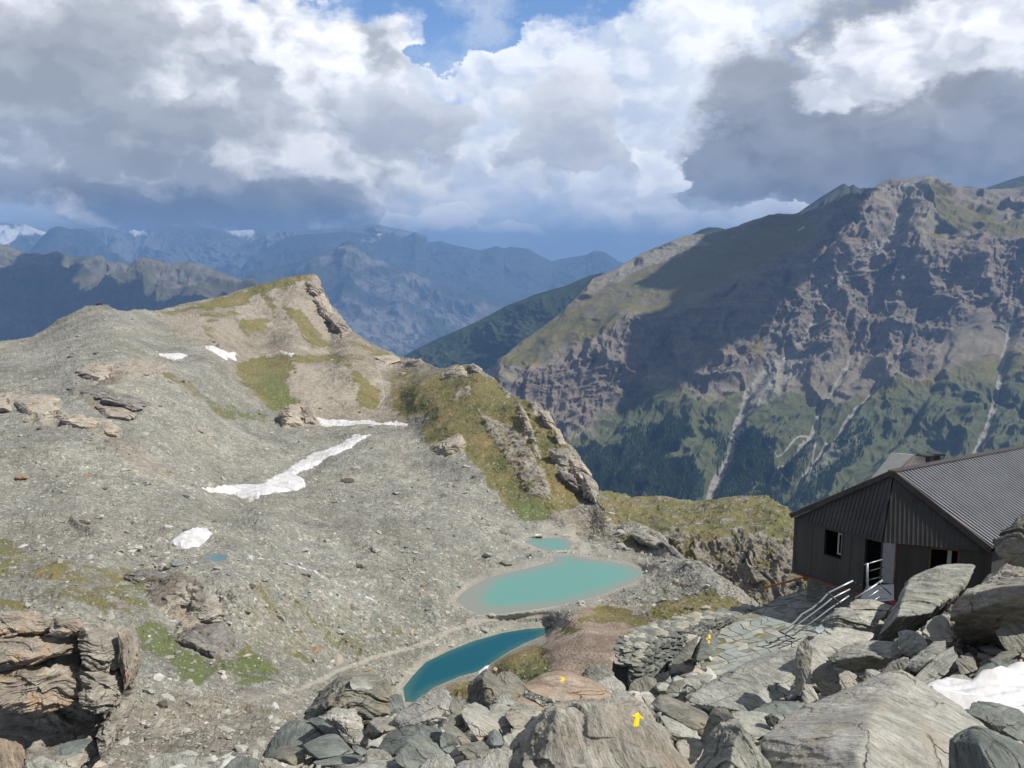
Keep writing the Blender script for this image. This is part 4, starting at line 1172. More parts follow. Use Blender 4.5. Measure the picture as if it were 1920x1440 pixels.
def boulder(key, label, mat, Y0, pts, back=None, sub=6, amp=1., layer=1., fol=(20, 70), group=None, name="boulder", sharp=60., foot=.0, seed=0):
    """pts: (px, py, d) points of its visible outline and edges, d metres behind Y0"""
    BPOLY.append([(q[0], q[1]) for q in pts])
    arr = np.array([P(x, y, Y0 + (r[0] if r else 0.)) for x, y, *r in pts])
    ext = arr.max(0) - arr.min(0); size = float(np.sqrt(ext[0] * max(ext[2], .3)))
    if back is None: back = size * .75
    c = arr.mean(0)
    bk = c + (arr - c) * .78; ray = c / np.linalg.norm(c); bk = bk + np.array([ray[0], ray[1], 0]) * back; bk[:, 2] -= .28 * back + foot
    allp = np.r_[arr, bk]
    c0 = allp.mean(0)
    n, d = hull_planes([Vector(q) for q in allp])
    dd = d - n @ c0
    s = np.sign(np.median(dd)); n = n * s; dd = np.maximum(dd * s, .02)
    q = allp - c0
    rr_ = np.random.RandomState(sum(map(ord, key)) + 7)
    en = rr_.normal(size=(10, 3)); en /= np.linalg.norm(en, axis=1)[:, None]
    n = np.r_[n, en]; dd = np.r_[dd, (q @ en.T).max(0) * rr_.uniform(.90, 1.0, 10)]
    w_, U = np.linalg.eigh(q.T @ q / len(q)); S = U @ np.diag(np.sqrt(np.maximum(w_, .03 * w_.max()))) @ U.T
    v, f = ICO[sub]
    dr = v @ S; dr /= np.linalg.norm(dr, axis=1)[:, None]
    dots = dr @ n.T
    inv = np.where(dots > 1e-3, dots / dd, 0.)
    r = 1. / (np.maximum(inv, 0) ** sharp).sum(1) ** (1. / sharp)
    p = dr * r[:, None]
    # foliation frame
    a, b_ = math.radians(fol[0]), math.radians(fol[1])
    fz = np.array([math.cos(a) * math.sin(b_), math.sin(a) * math.sin(b_), math.cos(b_)])
    fx = np.cross(fz, [.3, .2, 1.]); fx /= np.linalg.norm(fx); fy = np.cross(fz, fx)
    k = sum(map(ord, key)) * 1.37 + seed
    R = np.stack([fx, fy, fz], 1)
    fq = p @ R
    ws = p + k
    wob = fbm(ws * .8 / max(size, .5), 3)[:, None] * .35 * size
    fw = fq + wob * [0.3, .3, 1]
    hgt = fbm(ws * (1.1 / size), 4, .5) * .05 * size
    hgt += ridged((fw * [.9, .9, 4.5]) / size + k, 4, .55) * .018 * size
    lz = fw[:, 2] / size + fbm(ws * 1.6 / size, 3) * .03
    brk = np.floor(fq[:, 0] / size * 2.2 + fbm(ws * 1.2 / size, 2, .5, 9.) * .7)
    hgt += (hsh(np.floor(lz * 6.), brk, k) * .055 + hsh(np.floor(lz * 17.), np.floor(brk * .7), k + 2) * .024 * layer) * size * layer
    hgt += fbm(ws * 6. / size, 5, .66, 3.) * .020 * size
    if layer > 1.3: hgt += (hsh(np.floor(lz * 11.), np.floor(brk * 1.4), k + 5) * .05 + hsh(np.floor(lz * 38.), brk, k + 9) * .022) * size
    p = p + dr * (hgt * amp)[:, None]
    lo = p[:, 2].min()
    base = np.array([c0[0], c0[1], c0[2] + lo])
    o = mesh_np(name, p + c0, f, M[mat] if isinstance(mat, str) else mat, smooth=True, attrs={'fol': fq + k}, loc=base)
    me = o.data
    # crisp breaks
    me.polygons.foreach_set('use_smooth', np.ones(len(me.polygons), bool))
    tag(o, label, 'boulder', group)
    BOULD[key] = o
    return o


G_ = 'boulders of the foreground rock pile'
def bo(key, label, mat, Y0, pts, **kw): return boulder(key, label, mat, Y0, pts, group=G_, **kw)


bo('arrow', 'large grey boulder at the bottom centre carrying the bigger yellow arrow', 'schist_warm', 10., [(1005,1337,.7),(1040,1321,.5),(1090,1316,.6),(1140,1312,.7),(1215,1320,.7),(1241,1343,.45),(1262,1380,.1),(1297,1440,-.3),(1310,1520,-.6),(983,1367,1.0),(953,1394,1.0),(930,1445,.8),(915,1520,.6),(1022,1400,.15),(1000,1520,-.5),(1035,1347,.45),(1180,1400,-.1),(1150,1520,-.8)], back=1.2, sub=7, fol=(10, 75), layer=.6)
bo('cream', 'largest cream coloured slab filling the bottom right, with a sharp ridge', 'white', 8.6, [(1413,1387,.9),(1500,1326,1.5),(1594,1293,1.8),(1653,1261,2.1),(1692,1255,2.1),(1736,1300,1.8),(1771,1326,1.6),(1828,1339,1.4),(1883,1387,.9),(1895,1520,.1),(1640,1318,.9),(1612,1375,.0),(1606,1520,-.9),(1425,1520,.2)], back=1.0, sub=7, fol=(60, 62), amp=.7, layer=.4)
bo('tip', 'small pale pointed stone on the crest of the largest cream slab', 'white', 10.8, [(1650,1262),(1664,1248),(1692,1234),(1704,1233),(1703,1246),(1690,1262),(1670,1268)], sub=5)
bo('corner', 'dark green grey boulder at the bottom right corner in front of the cream slab', 'green', 7.2, [(1776,1520,.5),(1782,1390,.55),(1790,1376,.7),(1806,1378,.6),(1822,1365,.6),(1841,1372,.45),(1925,1407,.4),(1990,1440,.4),(1990,1520,0),(1836,1396,.0),(1860,1450,-.3),(1880,1520,-.5)], sub=7, fol=(200, 50), amp=.7)
bo('mid_r', 'green grey blocky boulder at the right edge below the snow', 'green', 10.2, [(1812,1336),(1822,1318,.3),(1841,1319,.4),(1876,1333,.5),(1930,1335,.6),(1960,1400),(1920,1395,-.2),(1885,1375,-.1),(1855,1354,-.1)], sub=6, fol=(120, 30))
bo('mid_s', 'small blue grey block leaning on the cream slab under the snow', 'green', 9.9, [(1855,1358),(1862,1350,.1),(1885,1352,.1),(1889,1362),(1876,1372),(1862,1368)], sub=5)
bo('point', 'grey pointed folded boulder at the bottom edge, right of the arrow boulder', 'schist', 8.3, [(1300,1445,.6),(1326,1404,.7),(1350,1378,.6),(1352,1361,.5),(1376,1352,.5),(1392,1358,.4),(1405,1376,.4),(1422,1411,.3),(1446,1445,.2),(1450,1520,0),(1290,1520,.5),(1376,1400,.0),(1366,1460,-.35),(1360,1520,-.4)], sub=7, fol=(30, 70), amp=1.3)
bo('shade', 'dark shaded boulder directly behind the pointed folded one', 'brown', 9.8, [(1314,1388,.5),(1330,1341,.6),(1338,1329,.7),(1364,1331,.6),(1378,1346,.1),(1372,1372,-.1),(1340,1394,.2)], sub=6)
bo('slabr', 'flat grey slab between the shaded boulder and the cream slab', 'schist', 10.8, [(1368,1338,.6),(1403,1336,.8),(1431,1346,.8),(1478,1348,.9),(1455,1370,.3),(1437,1378,0),(1411,1392,-.2),(1395,1372,-.1)], sub=6, fol=(40, 25))
bo('slabr2', 'blue grey cracked block lying on the flat slab left of the cream slab', 'green', 11., [(1432,1346),(1448,1340),(1462,1348),(1454,1362),(1440,1362)], sub=5)
bo('tanlong', 'long block with a tan top and dark broken end, right of the arrow boulder', 'brown', 12., [(1219,1319,.3),(1234,1302,.5),(1254,1310,.5),(1280,1321,.5),(1306,1334,.5),(1332,1343,.5),(1326,1358,0),(1317,1371,-.1),(1297,1367,-.1),(1269,1352,0),(1240,1334,.0)], sub=6, fol=(70, 20), amp=.7)
bo('under', 'flat grey slab wedged under the long tan topped block', 'schist', 11.2, [(1233,1340,.3),(1262,1352,.3),(1303,1374,.1),(1298,1382,0),(1276,1388,0),(1254,1378,0)], sub=5, fol=(0, 15))
bo('under2', 'low brown slab between the arrow boulder and the pointed folded one', 'schist_warm', 10., [(1262,1392,.3),(1300,1384,.4),(1330,1392,.3),(1312,1425,0),(1286,1440,0),(1275,1418,0)], sub=5, fol=(0, 15))
bo('bigslab', 'wide tilted pale grey slab below the paved terrace', 'schist', 16., [(1282,1317,-.3),(1306,1294,.4),(1337,1283,1.),(1370,1261,1.9),(1442,1228,3.2),(1470,1218,3.4),(1500,1215,3.2),(1500,1245,1.8),(1484,1300,.3),(1424,1317,-.1),(1409,1340,-.9),(1380,1331,-.9),(1332,1326,-.7)], back=1.2, sub=7, fol=(20, 58), amp=.7)
bo('stand', 'tall thin standing slab with vertical stripes beside the wide tilted slab', 'schist_warm', 14.8, [(1497,1206,.5),(1512,1197,.5),(1525,1216,.3),(1519,1260,.0),(1508,1280,-.1),(1499,1310,-.2),(1490,1300,.1),(1491,1273,.2),(1497,1251,.3),(1492,1225,.4)], back=.7, sub=6, fol=(5, 88))
bo('rstand', 'pale cracked slab leaning against the tall thin standing slab', 'white', 15.3, [(1520,1212,.9),(1535,1218,.8),(1552,1234,.7),(1572,1265,.4),(1578,1298,0),(1563,1308,-.1),(1540,1306,-.1),(1518,1262,.2)], sub=6, fol=(70, 50))
bo('rstand2', 'pale foot block at the base of the tall thin standing slab', 'white', 14.6, [(1506,1280,.2),(1520,1284,.2),(1536,1310,0),(1514,1322,-.1),(1502,1312)], sub=5)
bo('lens', 'rounded blue grey block with white stains in the middle of the right pile', 'schist', 15., [(1561,1239,.1),(1566,1219,.5),(1605,1205,.9),(1640,1201,.9),(1686,1205,.8),(1692,1221,.4),(1690,1238,.1),(1666,1250,.1),(1640,1258,.2),(1588,1259,.2),(1566,1252,.1),(1630,1228,-.15)], sub=7, fol=(90, 20))
bo('behind', 'long low pale slab behind the rounded block with white stains', 'white', 17., [(1510,1204,.3),(1550,1181,.9),(1581,1178,1.),(1640,1186,1.),(1632,1202,.5),(1580,1215,.2),(1555,1236,0),(1528,1226,0)], sub=6, fol=(60, 30))
bo('wedge', 'wedge shaped block with a dark left end beside the metal stairs', 'schist', 19., [(1536,1167,.3),(1546,1157,.6),(1572,1142,.8),(1590,1140,.8),(1671,1142,1.),(1662,1155,.6),(1640,1179,.1),(1594,1178,0),(1570,1178,-.1),(1550,1172,0),(1574,1150,.0)], sub=6, fol=(60, 12))
bo('wedge2', 'flat tan slab lying on the wedge shaped block beside the stairs', 'schist_warm', 19.6, [(1588,1140,.2),(1601,1125,.8),(1631,1124,.9),(1672,1136,.8),(1668,1146,.3),(1632,1142,0),(1606,1144,0)], back=.8, sub=6, fol=(0, 8))
bo('upright', 'big upright pale slab standing in front of the hut', 'schist', 18., [(1640,1200,.4),(1662,1170,.6),(1673,1137,1.2),(1692,1106,1.7),(1710,1074,2.2),(1738,1069,2.3),(1762,1059,2.4),(1793,1056,2.4),(1828,1060,2.2),(1822,1073,1.9),(1806,1102,1.4),(1787,1122,1.1),(1762,1145,.9),(1680,1158,-.2),(1745,1150,-.1),(1741,1168,1.0),(1715,1186,1.0),(1684,1200,1.0)], back=.8, sub=7, fol=(70, 55), amp=.8)
bo('giant', 'giant boulder at the right edge with a sunlit top and a black shaded face', 'schist_warm', 16., [(1784,1159,.4),(1789,1137,.5),(1806,1111,.5),(1828,1093,1.2),(1854,1080,1.8),(1885,1064,2.6),(1925,1056,3.),(2000,1050,3.2),(2020,1100,-.8),(1815,1108,.5),(1850,1106,.1),(1890,1108,-.3),(1960,1098,-1.0),(2000,1210,1.6),(1872,1202,2.6),(1828,1214,2.4),(1795,1208,2.0)], back=1.5, sub=7, fol=(70, 25))
bo('perch', 'dark rough rock jutting in at the right edge above the hut roof', 'brown', 14.5, [(1861,1025,.3),(1864,1012,.4),(1881,992,.6),(1907,975,.8),(1920,960,.8),(1990,935,.8),(2000,1065,.2),(1930,1062,.2),(1889,1058,.2),(1870,1040,.2),(1900,1010,-.1)], sub=7, fol=(50, 40), amp=1.5)
bo('r20', 'pale angular block with a pointed top left of the giant boulder', 'white', 16.2, [(1727,1187,.1),(1741,1164,.5),(1765,1152,.8),(1776,1161,.7),(1789,1194,.3),(1771,1203,0),(1745,1202,-.1)], sub=6)
bo('r21', 'grey striped block right of the rounded one with white stains', 'schist', 15., [(1682,1186,.5),(1697,1179,.7),(1723,1186,.6),(1741,1207,.2),(1730,1226,0),(1710,1235,-.1),(1692,1228,0),(1684,1204,.1)], sub=6, fol=(140, 50))
bo('r22', 'dark striped block between the grey striped and the diagonal slab', 'schist', 13.9, [(1701,1256,.1),(1703,1239,.3),(1722,1228,.5),(1752,1203,.9),(1774,1201,.9),(1771,1223,.4),(1743,1238,0),(1718,1262,0)], sub=6, fol=(100, 65))
bo('r23', 'long diagonal slate slab above the snow at the right', 'schist', 13.2, [(1708,1276,0),(1740,1244,.5),(1765,1221,.9),(1789,1211,1.),(1796,1232,.6),(1784,1249,.3),(1771,1266,.1),(1738,1298,-.1),(1722,1286,-.1)], sub=6, fol=(130, 60))
bo('r24', 'flat slab in the shade of the giant boulder above the snow', 'green', 13.8, [(1822,1270,0),(1837,1251,.5),(1872,1238,.8),(1911,1237,.8),(1909,1256,.2),(1854,1270,-.1)], sub=6, fol=(0, 20))
bo('r25', 'shaded block at the right edge under the giant boulder', 'brown', 15.2, [(1868,1188,.1),(1877,1169,.4),(1930,1160,.6),(1960,1215,0),(1925,1225,-.1),(1884,1219,-.1)], sub=6)
bo('r25b', 'brown shaded slab below the shaded block at the right edge', 'brown', 14.6, [(1852,1240,0),(1880,1222,.4),(1906,1215,.5),(1912,1228,.2),(1880,1244,-.1)], sub=5)
bo('r26', 'low rounded stone at the upper edge of the snow', 'schist', 13., [(1772,1274),(1785,1266,.2),(1810,1266,.3),(1824,1275,.1),(1811,1284),(1776,1285)], sub=5)
bo('r27', 'small warm brown boulder below the rounded block with white stains', 'schist_warm', 13.9, [(1571,1264,.1),(1587,1257,.3),(1607,1266,.3),(1615,1288,0),(1596,1293,-.1),(1576,1290,-.1)], sub=6)
bo('r28', 'small grey block left of the tip of the cream slab', 'schist', 13.9, [(1622,1257,.1),(1640,1256,.2),(1654,1262,.2),(1648,1270),(1636,1284),(1624,1276)], sub=5)
bo('r29', 'dark lichen covered stone right of the diagonal slate slab', 'brown', 13.8, [(1790,1236,.1),(1805,1229,.3),(1824,1232,.3),(1834,1256,0),(1802,1267,-.1)], sub=6)
bo('r30', 'small tan block under the pale pointed block', 'schist_warm', 15.8, [(1746,1203,.1),(1752,1194,.3),(1784,1190,.3),(1788,1203,0),(1760,1211,0)], sub=5)
bo('r13', 'dark flat slab in the shadow under the standing slab', 'green', 12.8, [(1409,1343,-.1),(1413,1330,.3),(1446,1318,.6),(1512,1321,.6),(1494,1336,.2),(1477,1347,0)], sub=6, fol=(20, 15))

bo('c29', 'dark faced upright boulder in the middle below the blue lake', 'brown', 15., [(873,1317,.4),(880,1284,.5),(893,1268,.6),(913,1254,.7),(923,1268,.5),(942,1283,.4),(956,1297,.3),(932,1305,0),(926,1319,-.1),(915,1324,-.1),(898,1319,0),(905,1275,.1)], sub=7, fol=(90, 70))
bo('c30', 'yellowish lichen covered boulder just right of the dark faced upright one', 'brown', 15.6, [(926,1270,.4),(943,1260,.6),(960,1262,.6),(973,1273,.5),(985,1283,.4),(981,1304,.1),(965,1310,0),(942,1296,0)], sub=6, amp=1.4)
bo('c31', 'long flat orange slab with the small yellow arrow', 'orange', 13.6, [(976,1286,.4),(1003,1272,.9),(1043,1266,1.1),(1067,1267,1.1),(1087,1276,1.),(1117,1287,.9),(1146,1297,.7),(1153,1310,.4),(1110,1322,-.1),(1060,1321,-.2),(1040,1312,-.1),(990,1296,.1)], back=.9, sub=7, fol=(60, 8), amp=.8)
bo('c31b', 'narrow tilted slab under the left end of the orange slab', 'orange', 13.3, [(966,1312,.2),(975,1306,.4),(1005,1318,.3),(1022,1332,.1),(1008,1336,0),(980,1326,0)], sub=5, fol=(60, 20))
bo('c32', 'small grey angular block at the foot of the yellowish boulder', 'schist', 13.2, [(925,1316,.1),(938,1301,.4),(955,1299,.4),(968,1313,.2),(962,1323,0),(943,1320,0)], sub=6)
bo('c33', 'white striped boulder in the middle left of the arrow boulder', 'white', 11.6, [(863,1334,.3),(875,1321,.6),(893,1318,.7),(915,1327,.7),(920,1342,.5),(939,1365,.2),(933,1377,0),(908,1387,-.1),(890,1381,-.1),(872,1352,0)], sub=7, fol=(60, 50))
bo('c34', 'green grey slab right of the white striped boulder', 'schist', 12., [(917,1324,.4),(933,1317,.5),(955,1325,.5),(947,1345,.2),(959,1373,-.1),(940,1373,-.1),(922,1343,.1)], sub=6, fol=(110, 40))
bo('c34b', 'warm grey tilted slab touching the left flank of the arrow boulder', 'schist_warm', 11.8, [(944,1339,.2),(962,1326,.6),(1000,1331,.6),(994,1350,.2),(977,1369,0),(963,1368,0)], sub=6, fol=(100, 40))
bo('c34c', 'flat slab just above the left shoulder of the arrow boulder', 'schist', 12.4, [(962,1327,.2),(980,1322,.4),(1010,1330,.4),(1004,1340,.1),(985,1336,0)], sub=5)
bo('c35', 'big pale boulder at the lower end of the blue lake', 'white', 13.2, [(738,1345,.3),(763,1327,.6),(788,1307,.8),(800,1303,.8),(825,1292,.8),(842,1298,.6),(849,1318,.3),(840,1335,.1),(823,1349,0),(800,1354,-.1),(750,1366,0)], sub=7, fol=(40, 45))
bo('c36', 'small dark cube shaped stone between the pale and the white striped boulders', 'brown', 12.4, [(841,1328,.1),(848,1312,.3),(862,1311,.3),(874,1330,.1),(860,1345,-.1),(846,1342,0)], sub=5)
bo('c36b', 'small brown stone below the dark cube shaped one', 'brown', 11.8, [(838,1345,.1),(850,1340,.2),(868,1345,.2),(872,1366,0),(855,1368,-.1),(842,1358,-.1)], sub=5)
bo('c37', 'dark brown wedge boulder below the white striped one', 'brown', 10.6, [(827,1362,.2),(835,1355,.4),(853,1366,.4),(870,1379,.3),(884,1393,.1),(863,1399,-.1),(840,1382,-.1)], sub=6, fol=(60, 30))
bo('c38', 'rounded dark grey boulder under the dark brown wedge', 'green', 10.3, [(824,1380,.1),(832,1374,.3),(850,1378,.3),(862,1393,.1),(845,1414,-.1),(826,1406,-.1)], sub=6)
bo('c39', 'brown loaf shaped boulder at the bottom, left of the arrow boulder', 'brown', 9.3, [(856,1404,.1),(875,1396,.3),(907,1395,.3),(923,1408,.2),(928,1416,0),(915,1427,-.1),(882,1427,-.1)], sub=6, fol=(90, 25), amp=1.3)
bo('c40', 'smooth grey rounded block left of the arrow boulder', 'green', 9.9, [(911,1394,.1),(914,1377,.3),(927,1368,.4),(942,1379,.3),(944,1397,0),(925,1398,-.1)], sub=6, amp=.6)
bo('c41', 'small grey stone between the smooth rounded block and the arrow boulder', 'schist', 10.1, [(942,1382,.1),(955,1376,.2),(964,1381,.2),(956,1398,0),(944,1398,0)], sub=5)
bo('c42', 'white rubble block at the bottom edge left of the arrow boulder', 'white', 8.7, [(836,1450,.1),(868,1426,.5),(905,1422,.6),(935,1420,.5),(955,1400,.7),(958,1404,.6),(944,1445,.1),(938,1520,-.1),(836,1520,-.1)], sub=6, amp=1.3)
bo('c43', 'grey rounded boulder at the bottom edge below the dark grey one', 'schist', 8.9, [(776,1450,.1),(800,1424,.4),(817,1415,.5),(842,1415,.5),(866,1445,.2),(870,1520,-.1),(776,1520,-.1)], sub=6)

bo('d44', 'large blue green boulder at the left end of the boulder field', 'green', 14., [(488,1420,.3),(513,1380,.6),(532,1360,.8),(555,1350,.9),(575,1354,.9),(593,1360,.7),(611,1378,.4),(593,1386,.1),(570,1394,0),(547,1402,-.1),(500,1423,0)], sub=7, fol=(0, 80), amp=.6)
bo('d45', 'blue green slab leaning behind the large blue green boulder', 'green', 14.3, [(573,1349,.6),(600,1346,.7),(633,1345,.7),(645,1365,.4),(643,1378,.1),(635,1384,0),(612,1379,0),(595,1362,.2)], sub=6, fol=(0, 80), amp=.6)
bo('d46', 'diamond shaped smooth slab pointing to the viewer at the lower left', 'green', 12., [(567,1396,.4),(590,1386,.7),(612,1378,1.),(633,1377,1.),(652,1403,.5),(669,1413,.2),(640,1419,0),(598,1424,-.3),(580,1417,.2),(572,1408,.3)], back=.3, sub=6, fol=(0, 12), amp=.45)
bo('d47', 'thin flat slab under the diamond shaped one', 'green', 11.6, [(586,1429,.1),(620,1420,.4),(653,1416,.5),(679,1418,.5),(677,1427,.2),(653,1435,0),(590,1435,-.1)], back=.2, sub=6, fol=(0, 6), amp=.5)
bo('d48', 'dark brown block left of the diamond shaped slab', 'brown', 12.2, [(499,1421,.2),(518,1405,.5),(547,1401,.6),(568,1405,.5),(575,1418,.2),(570,1432,0),(552,1436,-.1),(535,1424,-.1)], sub=6, fol=(60, 10), amp=.7)
bo('d49', 'rounded tan grey boulder at the bottom edge left of the dark block', 'schist_warm', 11., [(480,1450,.1),(484,1430,.2),(502,1423,.4),(523,1427,.4),(540,1445,.1),(540,1500,-.1),(480,1500,-.1)], sub=6)
bo('d50', 'dark layered rock outcrop left of the lower end of the blue lake', 'brown', 16., [(571,1346,.5),(575,1332,.6),(587,1325,.8),(603,1303,1.),(623,1290,1.),(633,1283,1.),(655,1275,1.),(700,1277,1.),(731,1275,.9),(733,1345,-.1),(700,1356,-.2),(650,1348,-.2),(620,1340,-.1),(648,1300,.0)], back=1.5, sub=7, fol=(60, 12), amp=1.5)
bo('d50b', 'pale grey slab lying on top of the dark layered outcrop', 'schist', 16.2, [(655,1284,.1),(658,1273,.6),(690,1273,.7),(700,1290,.3),(676,1300,0),(662,1296,0)], back=.5, sub=6, fol=(60, 12))
bo('d51', 'knobbly white folded rock in front of the dark layered outcrop', 'white', 13.8, [(594,1345,.2),(620,1333,.4),(637,1333,.4),(665,1335,.4),(679,1347,.3),(684,1367,.1),(680,1382,0),(657,1384,-.1),(645,1366,0),(637,1350,0)], sub=7, fol=(30, 30), amp=2.2)
bo('d51b', 'layered grey rock stack under the knobbly white folded rock', 'schist', 13.5, [(648,1372,.1),(660,1368,.3),(684,1372,.3),(698,1372,.3),(697,1384,.1),(676,1393,0),(655,1394,0)], sub=6, fol=(0, 10), amp=1.5)
bo('d52', 'tan rock with a black hollow below, right of the knobbly white one', 'schist_warm', 13.2, [(684,1372,.6),(695,1353,.6),(713,1351,.7),(737,1350,.6),(753,1358,.4),(740,1368,0),(713,1374,-.1),(700,1386,.6)], sub=6, fol=(20, 15), amp=1.5)
bo('d53', 'big dark green grey boulder below the pale one at the lake end', 'green', 11.6, [(701,1405,.3),(722,1379,.6),(757,1367,.7),(797,1360,.8),(827,1370,.7),(830,1387,.3),(851,1421,0),(800,1431,-.2),(760,1423,-.2),(730,1414,-.1),(765,1390,.0)], sub=7, fol=(60, 60), amp=.8)
bo('d54', 'rounded blue grey boulder in front of the big dark green grey one', 'green', 10.2, [(739,1420,.1),(745,1408,.3),(760,1399,.4),(773,1403,.4),(795,1427,.1),(792,1442,0),(765,1444,-.1),(748,1436,-.1)], sub=6, amp=.8)
bo('d55', 'brown flat topped block left of the rounded blue grey boulder', 'schist_warm', 11., [(681,1432,.1),(687,1407,.5),(722,1410,.5),(735,1418,.3),(739,1432,0),(690,1434,-.1)], sub=6, amp=.7)
bo('d55b', 'thin blue slab between the diamond slab and the brown flat topped block', 'green', 11.6, [(657,1398,.3),(668,1399,.3),(688,1409,.2),(684,1420,0),(664,1408,0)], back=.15, sub=5)
bo('d56', 'pale flat slab along the bottom edge below the brown flat topped block', 'schist', 10., [(655,1445,.1),(688,1431,.5),(747,1433,.5),(805,1443,.3),(805,1500,-.1),(655,1500,-.1)], sub=6, fol=(0, 8))
bo('d57', 'pale oval boulder above the dark layered outcrop near the lake', 'white', 17.5, [(716,1272,.1),(722,1262,.2),(732,1263,.2),(741,1283,0),(733,1290,0),(722,1284,0)], sub=5)
bo('d58', 'blue green slab at the right end of the dark layered outcrop', 'green', 14.2, [(729,1307,.4),(740,1302,.5),(753,1303,.5),(760,1325,.1),(745,1338,0),(731,1330,0)], sub=6)
bo('d59', 'black shaded boulder left of the dry stone wall', 'brown', 17., [(1082,1276,.4),(1095,1262,.6),(1107,1250,.7),(1131,1246,.8),(1155,1263,.4),(1150,1276,.0),(1115,1284,-.1),(1097,1279,.1)], sub=6, amp=1.2)
bo('d60', 'pale angular block in front of the dry stone wall', 'white', 15.4, [(1111,1284,.2),(1130,1272,.5),(1151,1266,.6),(1174,1288,.2),(1168,1310,-.1),(1147,1306,-.1)], sub=6)
bo('d59b', 'dark rubble block at the lower left foot of the dry stone wall', 'brown', 26.6, [(1176,1300,0),(1184,1276,.4),(1206,1268,.6),(1230,1272,.5),(1240,1300,0),(1205,1312,-.2)], sub=6)
bo('d59c', 'grey block half way along the foot of the dry stone wall', 'schist', 27.4, [(1222,1290,0),(1232,1266,.4),(1254,1258,.5),(1262,1282,0),(1240,1298,-.1)], sub=6)
bo('d61', 'pale rounded slab between the orange slab and the dry stone wall', 'schist', 14.6, [(1146,1300,.2),(1160,1290,.5),(1185,1302,.4),(1200,1314,.2),(1180,1322,0),(1150,1318,-.1)], sub=6)
bo('d62', 'dark slate marker rock with yellow painted dots beside the paving', 'green', 27.6, [(1294,1233,.4),(1302,1216,.7),(1318,1190,1.0),(1329,1183,1.1),(1342,1191,1.),(1351,1206,.7),(1338,1222,.2),(1329,1233,0),(1313,1241,-.2),(1306,1237,-.1)], sub=7, fol=(75, 70), amp=.5)
bo('d63', 'yellow lichen covered rock leaning left of the marker rock', 'brown', 27.3, [(1256,1246,0),(1275,1222,.7),(1292,1203,1.2),(1313,1189,1.4),(1304,1214,.7),(1294,1236,0),(1268,1248,-.2)], sub=6, amp=.7)
bo('d64', 'pale grey block with a blue flank below the marker rock', 'schist', 21.6, [(1281,1272,.3),(1298,1267,.7),(1324,1264,.9),(1337,1266,.8),(1330,1280,.2),(1307,1295,-.1),(1295,1287,-.1),(1283,1284,0)], sub=6)
bo('d65', 'dark hollowed block left of the pale grey one above the long tan block', 'brown', 19.6, [(1246,1300,.1),(1256,1281,.5),(1283,1274,.7),(1285,1287,.3),(1268,1300,-.1)], sub=6)
bo('d66', 'grey boulder in the bottom left corner with a rusty top', 'orange', 12.5, [(-30,1400,.3),(0,1387,.5),(26,1390,.6),(42,1401,.5),(45,1414,.3),(42,1500,-.1),(-30,1500,-.2)], sub=6)
bo('d67', 'long pale slab along the bottom edge near the left corner', 'schist', 12.4, [(48,1430,.2),(72,1418,.6),(132,1440,.3),(134,1500,0),(40,1500,-.1)], sub=6)
bo('d68', 'smooth blue grey slab in front of the orange cliff at the lower left', 'green', 19., [(94,1417,.1),(122,1393,.7),(150,1387,.9),(176,1385,.8),(157,1403,.3),(142,1417,0)], back=.3, sub=6, fol=(0, 10), amp=.5)
bo('d69', 'wide low grey boulder at the bottom edge left of the blue green group', 'schist', 14., [(260,1448,.1),(284,1420,.5),(330,1411,.8),(372,1422,.5),(404,1446,.1),(404,1500,-.2),(260,1500,-.2)], sub=6, amp=.8)
bo('d70', 'angular grey boulder at the bottom edge between the low and the tan grey one', 'green', 12.2, [(410,1448,.1),(430,1428,.4),(447,1416,.5),(490,1425,.4),(500,1446,.1),(500,1500,-.1),(410,1500,-.1)], sub=6, amp=.7)

# ---- painted marks, laid on their rocks
M['paint'] = simple("yellow_paint", (.85, .55, .01), .55, 0, .22, 30.)


def paint(key, poly, name, label=None, step=.6, fill=True, hole=None):
    o = BOULD[key]; me = o.data; lo = Vector(o.location)
    bvh = BVHTree.FromPolygons([v.co + lo for v in me.vertices], [p.vertices[:] for p in me.polygons])
    poly = np.asarray(poly, float)
    xs = np.arange(poly[:, 0].min(), poly[:, 0].max() + step, step); ys = np.arange(poly[:, 1].min(), poly[:, 1].max() + step, step)
    gx, gy = np.meshgrid(xs, ys[::-1])
    ok = polysd(gx, gy, poly, 5) > -.35 + .9 * np.abs(fbm(np.stack([gx, gy, gx * 0], -1).reshape(-1, 3) * .45, 4, .7)).reshape(gx.shape)
    if hole: ok &= np.hypot(gx - hole[0], gy - hole[1]) > hole[2]
    pos = np.zeros(gx.shape + (3,)); valid = np.zeros(gx.shape, bool)
    for i in range(gx.shape[0]):
        for j in range(gx.shape[1]):
            if ok[i, j]:
                d = Vector(P(gx[i, j], gy[i, j], 1.)).normalized()
                h = bvh.ray_cast(Vector((0, 0, 0)), d)
                if h[0] is not None: pos[i, j] = h[0] - d * .006; valid[i, j] = True
    i_ = np.arange(gx.size).reshape(gx.shape)
    f = np.stack([i_[:-1, :-1], i_[:-1, 1:], i_[1:, 1:], i_[1:, :-1]], -1).reshape(-1, 4)
    f = f[valid.ravel()[f].all(1)]
    if len(f) == 0: return
    used, inv = np.unique(f, return_inverse=True)
    q = mesh_np(name, pos.reshape(-1, 3)[used], inv.reshape(f.shape), M['paint'], smooth=True)
    q.data.transform(__import__('mathutils').Matrix.Translation(-lo)); q.parent = o
    if label: q['label'] = label
    return q


def z2(x, y): return (1140 + x / 4.571, 1120 + y / 4.571)


